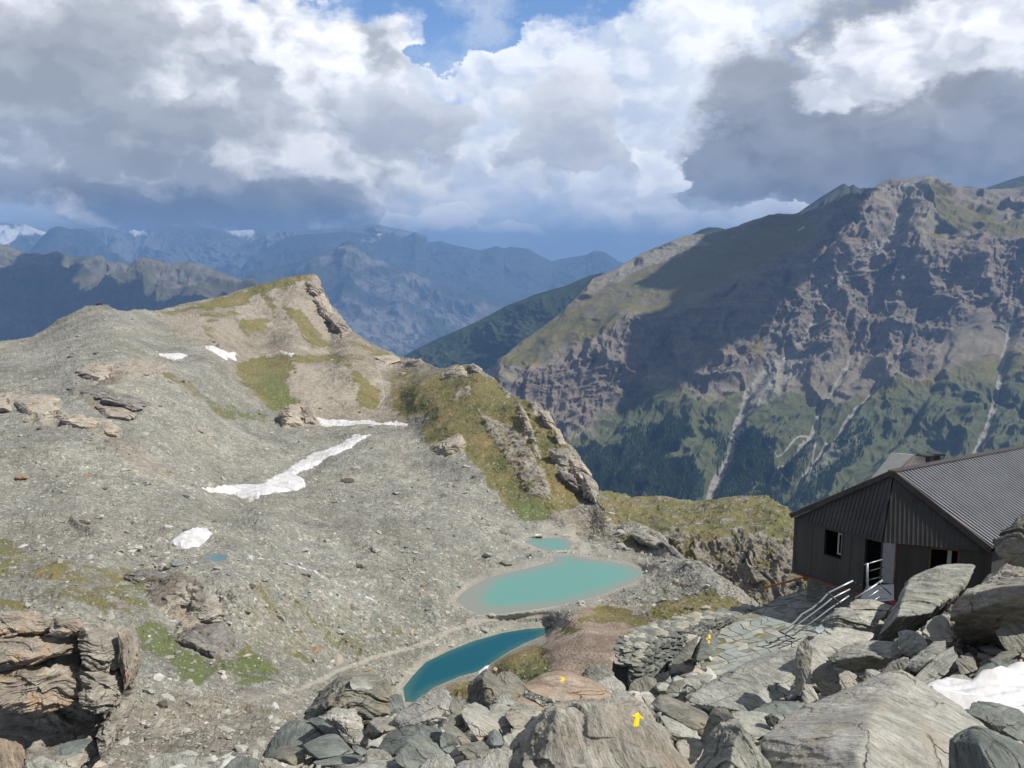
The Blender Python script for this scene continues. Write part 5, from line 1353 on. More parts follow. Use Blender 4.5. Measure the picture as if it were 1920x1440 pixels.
paint('arrow', [z2(*q) for q in [(255,984),(202,1016),(212,1026),(240,1022),(226,1050),(216,1094),(218,1106),(245,1110),(262,1098),(270,1052),(272,1034),(298,1044),(300,1034),(272,1000)]], "painted_arrow", step=.22)
paint('c31', [(800 + x / 6, 1200 + y / 6) for x, y in [(1505,418),(1500,432),(1518,432),(1502,468),(1528,472),(1545,448),(1562,452),(1558,430),(1540,418)]], "painted_arrow", step=.3)
for cx, cy, rx, ry, hl in ((1330.4, 1193.6, 2.6, 4.2, None), (1325.6, 1197.8, 2.0, 2.4, (1325.6, 1197.8, .8)), (1329.2, 1203.2, 2.3, 3.6, (1329.2, 1203.4, 1.0))):
    paint('d62', [(cx + rx * math.cos(a), cy + ry * math.sin(a)) for a in np.linspace(0, 6.0, 14)], "painted_dot", step=.3, hole=hl)

# ---- snow bank at the right
sn_poly = [(1716,1300),(1740,1282),(1775,1270),(1820,1276),(1850,1262),(1890,1252),(2000,1240),(2000,1350),(1900,1342),(1850,1340),(1800,1345),(1760,1330)]
xs = np.linspace(1700, 2010, 260); ys = np.linspace(1365, 1236, 110)
gx, gy = np.meshgrid(xs, ys)
sd = polysd(gx, gy, sn_poly, 20)
Ys = 12.9 + (1270 - gy) * .034 + (gx - 1800) * .002
pos = P(gx, gy, Ys)
q = pos.reshape(-1, 3)
cup = (np.abs(fbm(q * [.5, 1.9, .6], 3, .5)) * .26 + fbm(q * 5, 3) * .015).reshape(gx.shape)
pos[..., 2] += cup * sstep(-2, 10, sd) - .5 * sstep(2, -8, sd)
tag(submesh("snow_patch", pos, sd > -9, M['snow']), 'bright snow bank lying between the boulders at the right edge', 'snow patch')

# ---- filler boulders and gravel
def inside_any(x, y, polys): return any(polysd(np.array([x]), np.array([y]), p_, 5)[0] > 0 for p_ in polys)


protos = []
for k in range(9):
    v, f = rock_proto(300 + k, 4, .55 + .06 * (k % 4), 8)
    v = v + v * (fbm(v * 1.6, 5, .62, k * 5.)[:, None] * .12) + v * (ridged(v * [1, 1, 5.] + k, 3, .6)[:, None] * .05)
    n_ = ['schist', 'green', 'schist_warm', 'brown', 'white', 'schist', 'green', 'schist', 'white'][k]
    o = mesh_np("boulder", v, f, M[n_], attrs={'fol': v + k * 7.}, smooth=False)
    protos.append(o)
FKIND = {'schist': 'medium grey block', 'green': 'medium blue grey block', 'schist_warm': 'medium warm grey block', 'brown': 'medium dark brown block', 'white': 'medium pale block'}
r_ = random.Random(5); used = [False] * 9; nfill = 0
zone = [(470,1440),(560,1360),(640,1320),(760,1330),(870,1310),(980,1300),(1080,1290),(1190,1315),(1250,1290),(1330,1285),(1440,1240),(1520,1200),(1560,1170),(1640,1160),(1740,1160),(1960,1100),(1960,1500),(470,1500)]
tries = 0
BP = [np.array(sorted(q_, key=lambda t_: math.atan2(t_[1] - sum(u[1] for u in q_) / len(q_), t_[0] - sum(u[0] for u in q_) / len(q_)))) for q_ in BPOLY]
while nfill < 185 and tries < 3000:
    tries += 1
    x, y = r_.uniform(450, 1960), r_.uniform(1160, 1440)
    if not inside_any(x, y, [zone]) or inside_any(x, y, [sn_poly, TERR]) or inside_any(x, y - 6, BP): continue
    c = at_px(x, y, (posA, pxA, pyA), 258)
    sc_ = r_.uniform(.05, .16) * (.6 + float(c[1]) / 22)
    k = r_.randrange(9)
    o = protos[k] if not used[k] else protos[k].copy()
    if used[k]: COL.objects.link(o)
    used[k] = True
    o.location = (c[0], c[1], c[2] + sc_ * .25)
    o.scale = (sc_ * r_.uniform(.9, 1.6), sc_ * r_.uniform(.8, 1.2), sc_ * r_.uniform(.6, 1.1))
    o.rotation_euler = (r_.gauss(0, .35), r_.gauss(0, .35), r_.uniform(0, 6.28))
    mk = ['schist', 'green', 'schist_warm', 'brown', 'white', 'schist', 'green', 'schist', 'white'][k]
    tag(o, FKIND[mk] + ' filling a gap between the large foreground boulders', 'boulder', FKIND[mk] + 's in the gaps of the foreground pile')
    nfill += 1
for k in range(9):
    if not used[k]: bpy.data.objects.remove(protos[k])
rowA = np.arange(len(xa)) // pxA.shape[1]
okA = (rowA < 258) & (polysd(xa, ya, TERR, 5) < -1) & (ya < 1520)
pA = okA.astype(float); pA *= 1 + 2.5 * (polysd(xa, ya, [(1180,1270),(1300,1230),(1330,1290),(1280,1320),(1190,1310)], 5) > 0)
idx = RS.choice(len(xa), 15000, p=pA / pA.sum())
sz = np.minimum(.018 * (RS.pareto(1.7, len(idx)) + 1), .17) * (.6 + posA.reshape(-1, 3)[idx, 1] / 18)
tag(scatter("rubble", posA.reshape(-1, 3)[idx], sz, M['stones'], 15, 2), 'small broken stones between the foreground boulders', 'rubble', kind='stuff')

# ---- paved terrace
tx = []; tf_ = []; rr_ = []
r_ = random.Random(9)
terrw = P([q[0] for q in TERR], [q[1] for q in TERR], ZT / tanz(np.array([q[1] for q in TERR])))[:, :2]
b = MB(); y = 27.; row = 0
pts2 = {}
ang_ = .5
def jit(i, j):
    if (i, j) not in pts2:
        x_ = 5 + i * .52 + (j % 2) * .26 + r_.uniform(-.17, .17); y_ = -14 + j * .36 + r_.uniform(-.12, .12)
        X = math.cos(ang_) * x_ - math.sin(ang_) * y_; Y_ = math.sin(ang_) * x_ + math.cos(ang_) * y_ + 25
        pts2[(i, j)] = (X, Y_)
    return pts2[(i, j)]
for i in range(0, 62):
    for j in range(0, 88):
        cs = [jit(i, j), jit(i + 1, j), jit(i + 1, j + 1), jit(i, j + 1)]
        cx = sum(c[0] for c in cs) / 4; cy = sum(c[1] for c in cs) / 4
        if polysd(np.array([cx]), np.array([cy]), terrw, 5)[0] < .15: continue
        s_ = r_.uniform(.88, .98); zt = ZT + r_.uniform(-.015, .025)
        tl = r_.uniform(-.012, .012)
        cs = [(cx + (c[0] - cx) * s_ * r_.uniform(.94, 1.03), cy + (c[1] - cy) * s_ * r_.uniform(.94, 1.03)) for c in cs]
        b.quadsolid([(c[0], c[1], zt - .2) for c in cs], [(c[0], c[1], zt + tl * (k - 1.5)) for k, c in enumerate(cs)])
t_ = NT("flagstones")
g_ = t_.n('ShaderNodeNewGeometry'); po_ = g_.outputs['Position']; isl = g_.outputs['Random Per Island']
c_ = t_.ramp(isl, [(0, (.24, .27, .26)), (.4, (.29, .315, .30)), (.7, (.33, .34, .31)), (1., (.37, .355, .31))])
nz_ = t_.noise(po_, 3.5, 6, .65)
c_ = t_.vm('SCALE', c_, scale=t_.mr(nz_, .3, .7, .7, 1.2))
M['flag'] = t_.pbsdf(c_, .75, nz_, .5, .02, .35)
tag(b.build("stone_terrace", M['flag']), 'terrace paved with irregular blue grey flagstones in front of the hut', kind='structure')
b = MB()
tv_ = [(q[0], q[1]) for q in terrw]
bm = bmesh.new(); vs = [bm.verts.new((x_, y_, ZT - .012)) for x_, y_ in tv_]; bm.faces.new(vs); bmesh.ops.triangulate(bm, faces=bm.faces)
me = bpy.data.meshes.new("terrace_joints"); bm.to_mesh(me); bm.free()
for p_ in me.polygons:
    if p_.normal.z < 0: p_.flip()
t_ = NT("mossy_joint"); g_ = t_.n('ShaderNodeNewGeometry').outputs['Position']
me.materials.append(t_.pbsdf(t_.mix(t_.mr(t_.noise(g_, .9, 4, .6), .42, .58), (.22, .215, .185), (.15, .15, .07)), .95, t_.noise(g_, 20, 4), .5, .02))
o = bpy.data.objects.new("terrace_joints", me); COL.objects.link(o); tag(o, 'moss and grit between the flagstones of the terrace', kind='structure')

# ---- dry stone wall below the terrace
topw = [(1192,1252,27.6),(1200,1226,28.2),(1208,1207,28.8),(1237,1194,29.6),(1267,1184,30.6),(1290,1175,31.6),(1317,1166,32.8),(1350,1160,34.),(1383,1155,35.4),(1410,1150,36.4),(1432,1144,37.4)]
botw = [(1188,1284,27.3),(1200,1272,27.6),(1215,1265,28.2),(1240,1252,28.9),(1262,1232,29.9),(1282,1213,31.),(1305,1190,32.4),(1345,1172,33.8),(1380,1163,35.2),(1410,1156,36.2),(1432,1150,37.2)]
TW = np.array([P(*q) for q in topw]); BW = np.array([P(*q) for q in botw])
us = np.linspace(0, 1, len(TW))
vv, ff = rock_proto(77, 3, .8, 10)
prs = [rock_proto(400 + k, 2, .8, 9) for k in range(8)]
V = []; Fs = []; RN = []; off = 0
r_ = random.Random(3)
for _ in range(1500):
    u = r_.random(); v = r_.random()
    if u > .6 and r_.random() < .5: continue
    top_ = np.array([np.interp(u, us, TW[:, k]) for k in range(3)]); bot_ = np.array([np.interp(u, us, BW[:, k]) for k in range(3)])
    cap = r_.random() < .2
    p_ = bot_ + (top_ - bot_) * (v if not cap else 1.0)
    dirv = TW[6] - TW[2]; an = math.atan2(dirv[1], dirv[0])
    L_ = r_.uniform(.13, .32) * (1.05 if cap else 1); H_ = r_.uniform(.035, .085) * (1.0 if cap else 1); D_ = r_.uniform(.15, .3)
    pv, pf_ = prs[r_.randrange(8)]
    q = pv * [L_ * .8, D_, H_ * 1.25]
    ta = r_.gauss(0, .16); q = q @ np.array([[math.cos(ta), 0, math.sin(ta)], [0, 1, 0], [-math.sin(ta), 0, math.cos(ta)]])
    a = an + r_.gauss(0, .25); ca, sa = math.cos(a), math.sin(a)
    q = np.stack([q[:, 0] * ca - q[:, 1] * sa, q[:, 0] * sa + q[:, 1] * ca, q[:, 2]], 1)
    nrm_ = np.array([math.sin(an), -math.cos(an), 0])
    p_ = p_ + (nrm_ * r_.uniform(-.06, .09) if not cap else -nrm_ * r_.uniform(0, .8) + np.array([0, 0, .05]))
    V.append(q + p_); Fs.append(pf_ + off); off += len(q); RN.append(np.full(len(q), r_.random() * (.62 if not cap else .6) + (.35 if cap else 0)))
M['wallstone'] = mat_stones("wall_stones", [(0, (.065, .07, .066)), (.3, (.12, .13, .122)), (.6, (.21, .22, .195)), (.85, (.33, .31, .25)), (1., (.42, .40, .33))])
o = mesh_np("dry_stone_wall", np.concatenate(V), np.concatenate(Fs), M['wallstone'], smooth=False, attrs={'rnd': np.clip(np.concatenate(RN), 0, 1)})
tag(o, 'dark dry stone retaining wall with pale cap stones along the terrace path', 'wall')
core = MB()
for k in range(len(TW) - 1):
    n2 = np.array([math.sin(.9), -math.cos(.9), 0]) * -.22
    core.quadsolid([BW[k] + n2 - [0, 0, .3], BW[k + 1] + n2 - [0, 0, .3], TW[k + 1] + n2 - [0, 0, .05], TW[k] + n2 - [0, 0, .05]],
                   [BW[k] + n2 * 4 - [0, 0, .3], BW[k + 1] + n2 * 4 - [0, 0, .3], TW[k + 1] + n2 * 4 - [0, 0, .05], TW[k] + n2 * 4 - [0, 0, .05]])
cw_ = core.build("core", mat_plain_rock("dark_filling", (.06, .06, .055))); cw_.parent = o

# ---- layered rock outcrops built of blocks
FG = [(.30, (.10, .09, .08)), (.43, (.24, .22, .185)), (.56, (.35, .325, .275)), (.72, (.47, .44, .38))]
M['o_orange'] = mat_rock("orange_outcrop_rock", [(.30, (.12, .10, .08)), (.43, (.25, .22, .18)), (.56, (.35, .31, .25)), (.72, (.46, .43, .37))], .35, (.42, .27, .16), scale=.75)
M['o_grey'] = mat_rock("grey_outcrop_rock", FG, .4, scale=.75)
M['o_shade'] = mat_rock("shaded_outcrop_rock", [(.30, (.08, .068, .052)), (.45, (.17, .145, .11)), (.58, (.24, .205, .16)), (.75, (.33, .29, .23))], .4, scale=.75)  # darker tone puts the shade under the overhangs into the rock colour
M['f_grey'] = mat_rock("far_grey_rock", FG, .35, scale=.14)
M['f_beige'] = mat_rock("far_beige_rock", [(.30, (.17, .145, .115)), (.43, (.33, .29, .235)), (.56, (.44, .395, .325)), (.72, (.54, .49, .41))], .3, (.42, .32, .21), scale=.14)
M['f_dark'] = mat_rock("far_dark_rock", [(.30, (.07, .063, .058)), (.43, (.16, .147, .135)), (.56, (.24, .225, .20)), (.72, (.36, .34, .30))], .3, scale=.14)
M['f_brown'] = mat_rock("far_brown_rock", [(.30, (.13, .11, .09)), (.43, (.25, .21, .17)), (.56, (.33, .285, .235)), (.72, (.42, .37, .31))], .3, scale=.14)


def block(key, parent, mat, Y0, outline, tilt=(.006, .012), bulge=.35, amp=1.2, fol=(70, 12), sub=7, back=None):
    ol = np.array(outline, float); cx, cy = ol.mean(0)
    pts = [(x, y, tilt[0] * (x - cx) + tilt[1] * (cy - y)) for x, y in outline]
    pts += [(cx + (x - cx) * .6, cy + (y - cy) * .6, (tilt[0] * (x - cx) + tilt[1] * (cy - y)) * .6 - bulge) for x, y in outline]
    o = boulder(key, None, mat, Y0, pts, back=back, sub=sub, amp=amp, fol=fol, name="rock_block", layer=1.5, sharp=90.)
    if 'category' in o: del o['category']
    o.parent = parent; o.location = Vector(o.location) - Vector(parent.location)
    return o


O_ = empty("rock_outcrop", P(110, 1400, 26.)); tag(O_, 'massive orange and grey layered rock outcrop with dark overhangs at the lower left', 'rock outcrop')
block('o1', O_, 'o_orange', 25.6, [(-60,1146),(0,1144),(60,1149),(98,1157),(98,1188),(60,1194),(0,1199),(-60,1203)])
block('o2', O_, 'o_orange', 25.5, [(97,1159),(150,1160),(166,1178),(154,1190),(98,1191)], bulge=.2)
block('o3', O_, 'o_grey', 25.9, [(140,1163),(200,1169),(240,1184),(256,1203),(246,1240),(200,1256),(160,1250),(142,1205)], tilt=(.012, .012))
block('o4', O_, 'o_orange', 25.0, [(-60,1200),(60,1193),(140,1195),(152,1213),(130,1226),(60,1238),(20,1251),(-60,1259)])
block('o5', O_, 'o_shade', 27.0, [(-60,1225),(180,1200),(200,1290),(100,1320),(-60,1330)], bulge=.1, tilt=(.006, .0))
block('o6', O_, 'o_orange', 24.6, [(-60,1272),(22,1264),(56,1277),(110,1264),(150,1242),(172,1264),(166,1292),(120,1326),(60,1337),(-60,1341)], amp=1.7)
block('o7', O_, 'o_grey', 25.3, [(146,1262),(180,1250),(228,1242),(250,1262),(246,1290),(222,1318),(190,1338),(150,1330)], tilt=(.014, .012), amp=1.6)
block('o8', O_, 'o_orange', 26.0, [(222,1186),(244,1184),(262,1202),(264,1240),(252,1278),(232,1296),(224,1250)], tilt=(.03, .008), fol=(0, 85))
block('o9', O_, 'o_shade', 26.9, [(-60,1318),(200,1300),(232,1330),(215,1375),(100,1410),(-60,1420)], bulge=.1, tilt=(.004, .0))
block('o10', O_, 'o_grey', 24.8, [(44,1412),(100,1378),(160,1352),(205,1342),(222,1352),(200,1392),(160,1440),(120,1520),(20,1520)], amp=1.9, tilt=(.008, .016))
block('o11', O_, 'o_grey', 25.6, [(196,1345),(226,1312),(250,1296),(252,1325),(236,1352),(212,1400),(190,1430),(180,1380)], tilt=(.02, .012), amp=1.6)
block('o12', O_, 'o_grey', 26.4, [(-60,1150),(200,1175),(254,1230),(240,1330),(200,1430),(60,1520),(-60,1520)], bulge=.05, tilt=(.004, .0), back=3.)


def outcrop(label, mat, blocks, bulge=2.5, fol=(60, 14), amp=1.3, stand=.55):
    """blocks of rock standing out of the basin slope"""
    allp = np.array([q for b_ in blocks for q in b_], float); cx, cy = allp[:, 0].mean(), allp[:, 1].max()
    Yc_ = float(rbfB(np.array([[cx]]), np.array([[cy]]))[0, 0])
    e = empty("rock_outcrop", P(cx, cy, Yc_)); tag(e, label, 'rock outcrop')
    for k_, ol in enumerate(blocks):
        o_ = np.array(ol, float); m_ = mat[k_ % len(mat)]
        Yv = rbfB(o_[:, 0][None], o_[:, 1][None])[0]
        cx, cy = o_.mean(0); Ym = float(rbfB(np.array([[cx]]), np.array([[cy]]))[0, 0])
        yb = o_[:, 1].max(); Yb = float(rbfB(np.array([[cx]]), np.array([[yb]]))[0, 0])
        # faces stand steeper than the slope they come out of
        Yp = Yb + (Yv - Yb) * stand + (2.0 if stand < .8 else 3.0)
        pts = [(x, y, yy - Ym) for (x, y), yy in zip(ol, Yp)]
        pts += [(cx + (x - cx) * .55, cy + (y - cy) * .55, (yy - Ym) * .6 + (Yb - Ym) * .25 - bulge) for (x, y), yy in zip(ol, Yp)]
        o = boulder(label[:9] + str(k_) + mat[0], None, m_, Ym, pts, back=bulge * 2.5, sub=6, amp=amp, fol=fol, name="rock_block", layer=1.5, sharp=90.)
        if 'category' in o: del o['category']
        o.parent = e; o.location = Vector(o.location) - Vector(e.location)
    return e


outcrop('dark layered rock outcrop above the bright green grass at the left', ['f_dark', 'f_grey', 'f_grey', 'f_dark'],
        [[(225,1082),(277,1066),(330,1076),(318,1100),(262,1110)], [(272,1104),(318,1086),(360,1094),(378,1130),(350,1152),(300,1140)], [(352,1100),(398,1108),(422,1150),(410,1178),(360,1170),(340,1150)],
         [(318,1200),(352,1182),(420,1166),(446,1190),(436,1232),(404,1245),(360,1216)]], 2.2, (60, 14), 1.5)
outcrop('beige cracked rock band along the left edge below the dark band', ['f_beige'], [[(18,745),(60,738),(104,742),(118,772),(90,788),(50,782)], [(96,768),(140,776),(184,784),(190,806),(150,804),(108,792)], [(176,790),(206,784),(232,810),(226,824),(196,818)], [(-40,742),(16,742),(24,772),(-40,772)]], 1.3, stand=.9)
outcrop('pale cracked rock band near the skyline at the left, under the two snow patches', ['f_beige', 'f_brown'], [[(140,695),(180,682),(214,680),(214,706),(186,716),(160,708)], [(210,680),(262,680),(316,684),(304,702),(258,708),(214,708)]], 1.3, stand=.9)
outcrop('dark slanting strata between the two pale rock bands at the left', ['f_dark', 'f_brown'], [[(120,726),(180,722),(240,738),(284,756),(252,772),(190,756)], [(178,760),(230,764),(256,776),(246,788),(196,784)]], 1.0, (60, 12), 1., stand=.9)
outcrop('pale pointed rock at the left end of the thin snow band', ['f_beige', 'f_brown'], [[(524,774),(548,756),(562,760),(570,800),(530,806)], [(564,764),(580,761),(592,784),(592,796),(568,800)]], 3., (40, 30))
outcrop('pale wavy rock at the lower left foot of the grassy spur', ['f_beige'], [[(811,836),(838,826),(864,815),(874,831),(866,850),(838,859),(815,848)]], 3., (60, 10))
outcrop('pale rock knob on the crest of the grassy spur', ['f_beige', 'f_grey'], [[(830,702),(850,690),(868,687),(880,706),(850,712)], [(878,683),(888,681),(905,691),(904,702),(884,698)]], 2.)
outcrop('steep grey rock wall at the lower right end of the grassy spur', ['f_grey', 'f_beige', 'f_grey', 'f_dark'], [[(1030,845),(1062,840),(1078,858),(1072,884),(1048,880)], [(1066,858),(1088,864),(1106,886),(1102,908),(1074,896)], [(1092,886),(1112,896),(1122,920),(1118,944),(1096,932)], [(1046,880),(1074,892),(1094,926),(1072,914),(1054,898)]], 1.2, (80, 70), 1.5)
outcrop('pale broken rocks on the right edge of the grassy spur', ['f_beige'], [[(1010,768),(1028,770),(1042,796),(1040,812),(1022,796)], [(1038,802),(1050,806),(1062,832),(1054,846),(1042,826)], [(974,758),(986,772),(998,806),(990,812),(978,784)]], .6, (80, 70))
outcrop('pinkish pale rocks on the saddle left of the grassy spur', ['f_beige', 'f_brown'], [[(702,668),(740,664),(752,676),(724,684)], [(762,676),(788,672),(800,684),(776,690)]], 1.4)
outcrop('brown cracked cliff below the summit of the grassy peak', ['f_brown', 'f_beige'], [[(572,530),(590,514),(604,540),(600,560),(578,552)], [(586,556),(606,550),(630,590),(622,604),(600,590)], [(612,592),(634,590),(652,612),(644,628),(622,616)]], 2., (80, 60), 1.5)
outcrop('grey rocks at the lip of the dam right of the turquoise lake', ['f_grey', 'f_dark'], [[(1180,1000),(1215,1000),(1250,1020),(1244,1034),(1200,1018)], [(1236,1012),(1262,1024),(1282,1044),(1262,1044)]], 1.6)
outcrop('dark rocks at the upper tip of the blue lake', ['f_dark'], [[(1016,1168),(1026,1160),(1034,1164),(1036,1178),(1022,1178)], [(1030,1164),(1044,1166),(1046,1178),(1036,1180)]], .8)

# ================================================================== the hut
def clad_mat(name, col, rough=.45, metal=.3, streak=.25, spec=.4):
    t = NT(name)
    g = t.n('ShaderNodeNewGeometry').outputs['Position']
    mp = t.n('ShaderNodeMapping'); t.set(mp.inputs[0], g); mp.inputs['Scale'].default_value = (3., 3., .25)
    n1 = t.noise(mp, 1.4, 5, .65); n2 = t.noise(g, .9, 5, .6)
    c = t.vm('SCALE', col, scale=t.math('MULTIPLY', t.mr(n1, .3, .7, 1 - streak, 1 + streak), t.mr(n2, .3, .7, .88, 1.12)))
    c = t.mix(t.mr(t.noise(g, 5., 5, .7), .62, .74, 0, .35), c, (.11, .06, .035))
    return t.pbsdf(c, rough, n1, .08, .01, spec, metal)


M['roof'] = clad_mat("roof_sheet", (.185, .195, .21), .42, .3, .12, .5)
M['clad'] = clad_mat("gable_cladding_paint", (.066, .064, .060), .55, .1, .2)
M['wallp'] = clad_mat("wall_panel_paint", (.068, .061, .053), .65, 0., .2)
M['trim'] = clad_mat("dark_trim", (.075, .062, .055), .6, .1)
M['rust'] = simple("rusty_beam", (.20, .085, .05), .8, 0, .35, 4.)
M['dooro'] = simple("pale_door_leaf", (.36, .37, .37), .6, 0, .12, 5.)
M['steel'] = simple("galvanised_steel", (.50, .52, .53), .4, .5, .08, 12.)
M['dsteel'] = simple("dark_steel", (.07, .075, .085), .5, .5, .1, 9.)
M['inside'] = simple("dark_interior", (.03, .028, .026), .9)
M['orangep'] = simple("orange_railing_paint", (.60, .22, .06), .6, 0, .3, 5.)
M['whitef'] = simple("white_window_frame", (.40, .40, .38), .5)
M['red'] = simple("red_cloth", (.06, .006, .009), .8)
ZE = -11.1; ZW = -13.46
Lp, Mp, Rp = np.array([12.1, 36.8]), np.array([14.57, 33.6]), np.array([18.24, 32.4])
Ap = np.array([15.2, 34.4, -8.6])
rd = np.array([.86, .51]); LEN = 15.
Rr = Rp + rd * LEN; Lr = Lp + rd * LEN; Ar = np.array([Ap[0] + rd[0] * LEN, Ap[1] + rd[1] * LEN, -8.6])
H = empty("mountain_hut", (15.5, 36., ZW)); tag(H, 'dark metal clad mountain hut with folded gable and grey corrugated roof', 'hut')


def v3(p, z): return np.array([p[0], p[1], z])


def slab(mb, a, b, c, th):
    """triangle/quad slab with thickness along its normal"""
    pts = [np.array(q, float) for q in (a, b, c)]
    return


def hitwall(px, py, p0, p1):
    r = P(px, py, 1.)
    e = p1 - p0; n = np.array([-e[1], e[0]])
    t = (n @ p0) / (n @ r[:2]); q = r * t
    return float((q[:2] - p0) @ e / np.linalg.norm(e)), float(q[2])


def wall(name, p0, p1, z0, z1, opens, mat, th=.14):
    """panel wall standing on p0-p1 with rectangular openings (u0, u1, za, zb)"""
    L_ = np.linalg.norm(p1 - p0); e = (p1 - p0) / L_; n = np.array([e[1], -e[0]])   # n: outward
    us = sorted({0., L_, *[o_[0] for o_ in opens], *[o_[1] for o_ in opens]}); zs = sorted({z0, z1, *[o_[2] for o_ in opens], *[o_[3] for o_ in opens]})
    mb = MB()
    for i in range(len(us) - 1):
        for j in range(len(zs) - 1):
            um, zm = (us[i] + us[i + 1]) / 2, (zs[j] + zs[j + 1]) / 2
            if any(o_[0] < um < o_[1] and o_[2] < zm < o_[3] for o_ in opens): continue
            q = [p0 + e * us[i], p0 + e * us[i + 1]]
            f = lambda s, k, z: (*(q[k] - n * s), z)
            mb.quadsolid([f(0, 0, zs[j]), f(0, 1, zs[j]), f(0, 1, zs[j + 1]), f(0, 0, zs[j + 1])], [f(th, 0, zs[j]), f(th, 1, zs[j]), f(th, 1, zs[j + 1]), f(th, 0, zs[j + 1])])
    # thin cover strips at panel joints
    u = .9
    while u < L_ - .2:
        if not any(o_[0] - .05 < u < o_[1] + .05 for o_ in opens):
            q = p0 + e * u + n * .012
            a = q - e * .012; b_ = q + e * .012
            mb.quadsolid([(*a, z0 + .01), (*b_, z0 + .01), (*b_, z1 - .01), (*a, z1 - .01)], [(*(a - n * .011), z0 + .01), (*(b_ - n * .011), z0 + .01), (*(b_ - n * .011), z1 - .01), (*(a - n * .011), z1 - .01)])
        u += .9
    return mb.build(name, mat, H), e, n


lw0 = Lp + (Mp - Lp) * .0 ; off_ = .07
def inset(p, d): return p + np.array(d)
a0, a1 = hitwall(1546, 1020, Lp, Mp)[0], hitwall(1578, 1026, Lp, Mp)[0]
zt = hitwall(1560, 995, Lp, Mp)[1]; zb_ = hitwall(1560, 1044, Lp, Mp)[1]
d0, d1 = hitwall(1621, 1050, Lp, Mp)[0], min(hitwall(1656.5, 1050, Lp, Mp)[0], np.linalg.norm(Mp - Lp) - .05)
dzt = hitwall(1640, 1013, Lp, Mp)[1]
wl, el, nl = wall("wall", Lp, Mp, ZW, ZE, [(a0, a1, zb_, zt), (d0, d1, ZW + .02, min(dzt, ZE - .06))], M['wallp'])
w0, w1 = hitwall(1745, 1045, Mp, Rp)[0], hitwall(1796, 1048, Mp, Rp)[0]
wzt = hitwall(1770, 1031, Mp, Rp)[1]; wzb = wzt - 1.05
wr, er, nr_ = wall("wall", Mp, Rp, ZW - .6, ZE, [(w0, w1, wzb, wzt)], M['wallp'])
wall("wall", Rp, Rr, ZW - .6, ZE, [], M['wallp']); wall("wall", Lr, Lp, ZW, ZE, [], M['wallp'])
wall("wall", Rr, Lr, ZW - .6, ZE, [], M['wallp'])
b = MB(); cpts = [Lp + (.3, -.1), Mp + (.05, .35), Rp + (-.2, .3), Rr + (-.3, -.2), Lr + (.2, -.4)]
for z in (ZW + .02, ZE - .02):
    n0 = len(b.v); b.v += [(*c_, z) for c_ in cpts] + [(*c_, z + .06) for c_ in cpts]
    b.f += [(n0, n0 + 1, n0 + 2), (n0, n0 + 2, n0 + 3), (n0, n0 + 3, n0 + 4), (n0 + 5, n0 + 6, n0 + 7), (n0 + 5, n0 + 7, n0 + 8), (n0 + 5, n0 + 8, n0 + 9)] + [(n0 + k, n0 + (k + 1) % 5, n0 + 5 + (k + 1) % 5, n0 + 5 + k) for k in range(5)]
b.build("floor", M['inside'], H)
# near-black inner lining added so openings look into a dark room
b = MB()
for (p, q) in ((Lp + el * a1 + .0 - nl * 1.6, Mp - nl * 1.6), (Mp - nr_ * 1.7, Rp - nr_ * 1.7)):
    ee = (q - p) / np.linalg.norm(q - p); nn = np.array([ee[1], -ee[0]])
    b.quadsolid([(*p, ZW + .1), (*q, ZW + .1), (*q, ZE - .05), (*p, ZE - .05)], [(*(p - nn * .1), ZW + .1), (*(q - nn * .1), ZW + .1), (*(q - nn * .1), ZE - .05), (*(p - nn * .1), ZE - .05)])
b.build("dark_lining", M['inside'], H)


def barbox(mb, p, q, e, n, z0, z1, d0=.0, d1=.1):
    """box from p to q (plan), depth along outward n from d0 to d1"""
    A, B = p + n * d0, q + n * d0; C, D = q + n * d1, p + n * d1
    mb.quadsolid([(*A, z0), (*B, z0), (*C, z0), (*D, z0)], [(*A, z1), (*B, z1), (*C, z1), (*D, z1)])


def window(p0, e, n, u0, u1, z0, z1, leaf=None, rust=False):
    mb = MB(); t = .05
    for (a, b_, za, zb2) in ((u0 - t, u1 + t, z1, z1 + t), (u0 - t, u1 + t, z0 - t, z0), (u0 - t, u0, z0, z1), (u1, u1 + t, z0, z1)):
        barbox(mb, p0 + e * a, p0 + e * b_, e, n, za, zb2, -.02, .022)
    fr = mb.build("window_frame", M['rust'] if rust else M['trim'], H)
    return fr


window(Lp, el, nl, a0, a1, zb_, zt)
b = MB(); q = Lp + el * (a1 - .03) - nl * .08     # opened sash
barbox(b, q - el * .2, q - el * .14, el, nl, zt - .95, zt - .04, -.03, .01); barbox(b, q - el * .04, q + el * .02, el, nl, zt - .95, zt - .04, -.03, .01)
barbox(b, q - el * .14, q - el * .04, el, nl, zt - .1, zt - .04, -.03, .01); barbox(b, q - el * .14, q - el * .04, el, nl, zt - .95, zt - .89, -.03, .01)
b.build("window_sash", M['whitef'], H)
window(Mp, er, nr_, w0, w1, wzb, wzt, rust=True)
b = MB(); um = w0 + (w1 - w0) * .62
barbox(b, Mp + er * um, Mp + er * (um + .14), er, nr_, wzb, wzt, -.12, -.03); b.build("window_post", M['whitef'], H)
b = MB(); barbox(b, Mp + er * (um - .3), Mp + er * (um + .35), er, nr_, wzt + .052, wzt + .12, .0, .06); b.build("rust_patch", M['rust'], H)
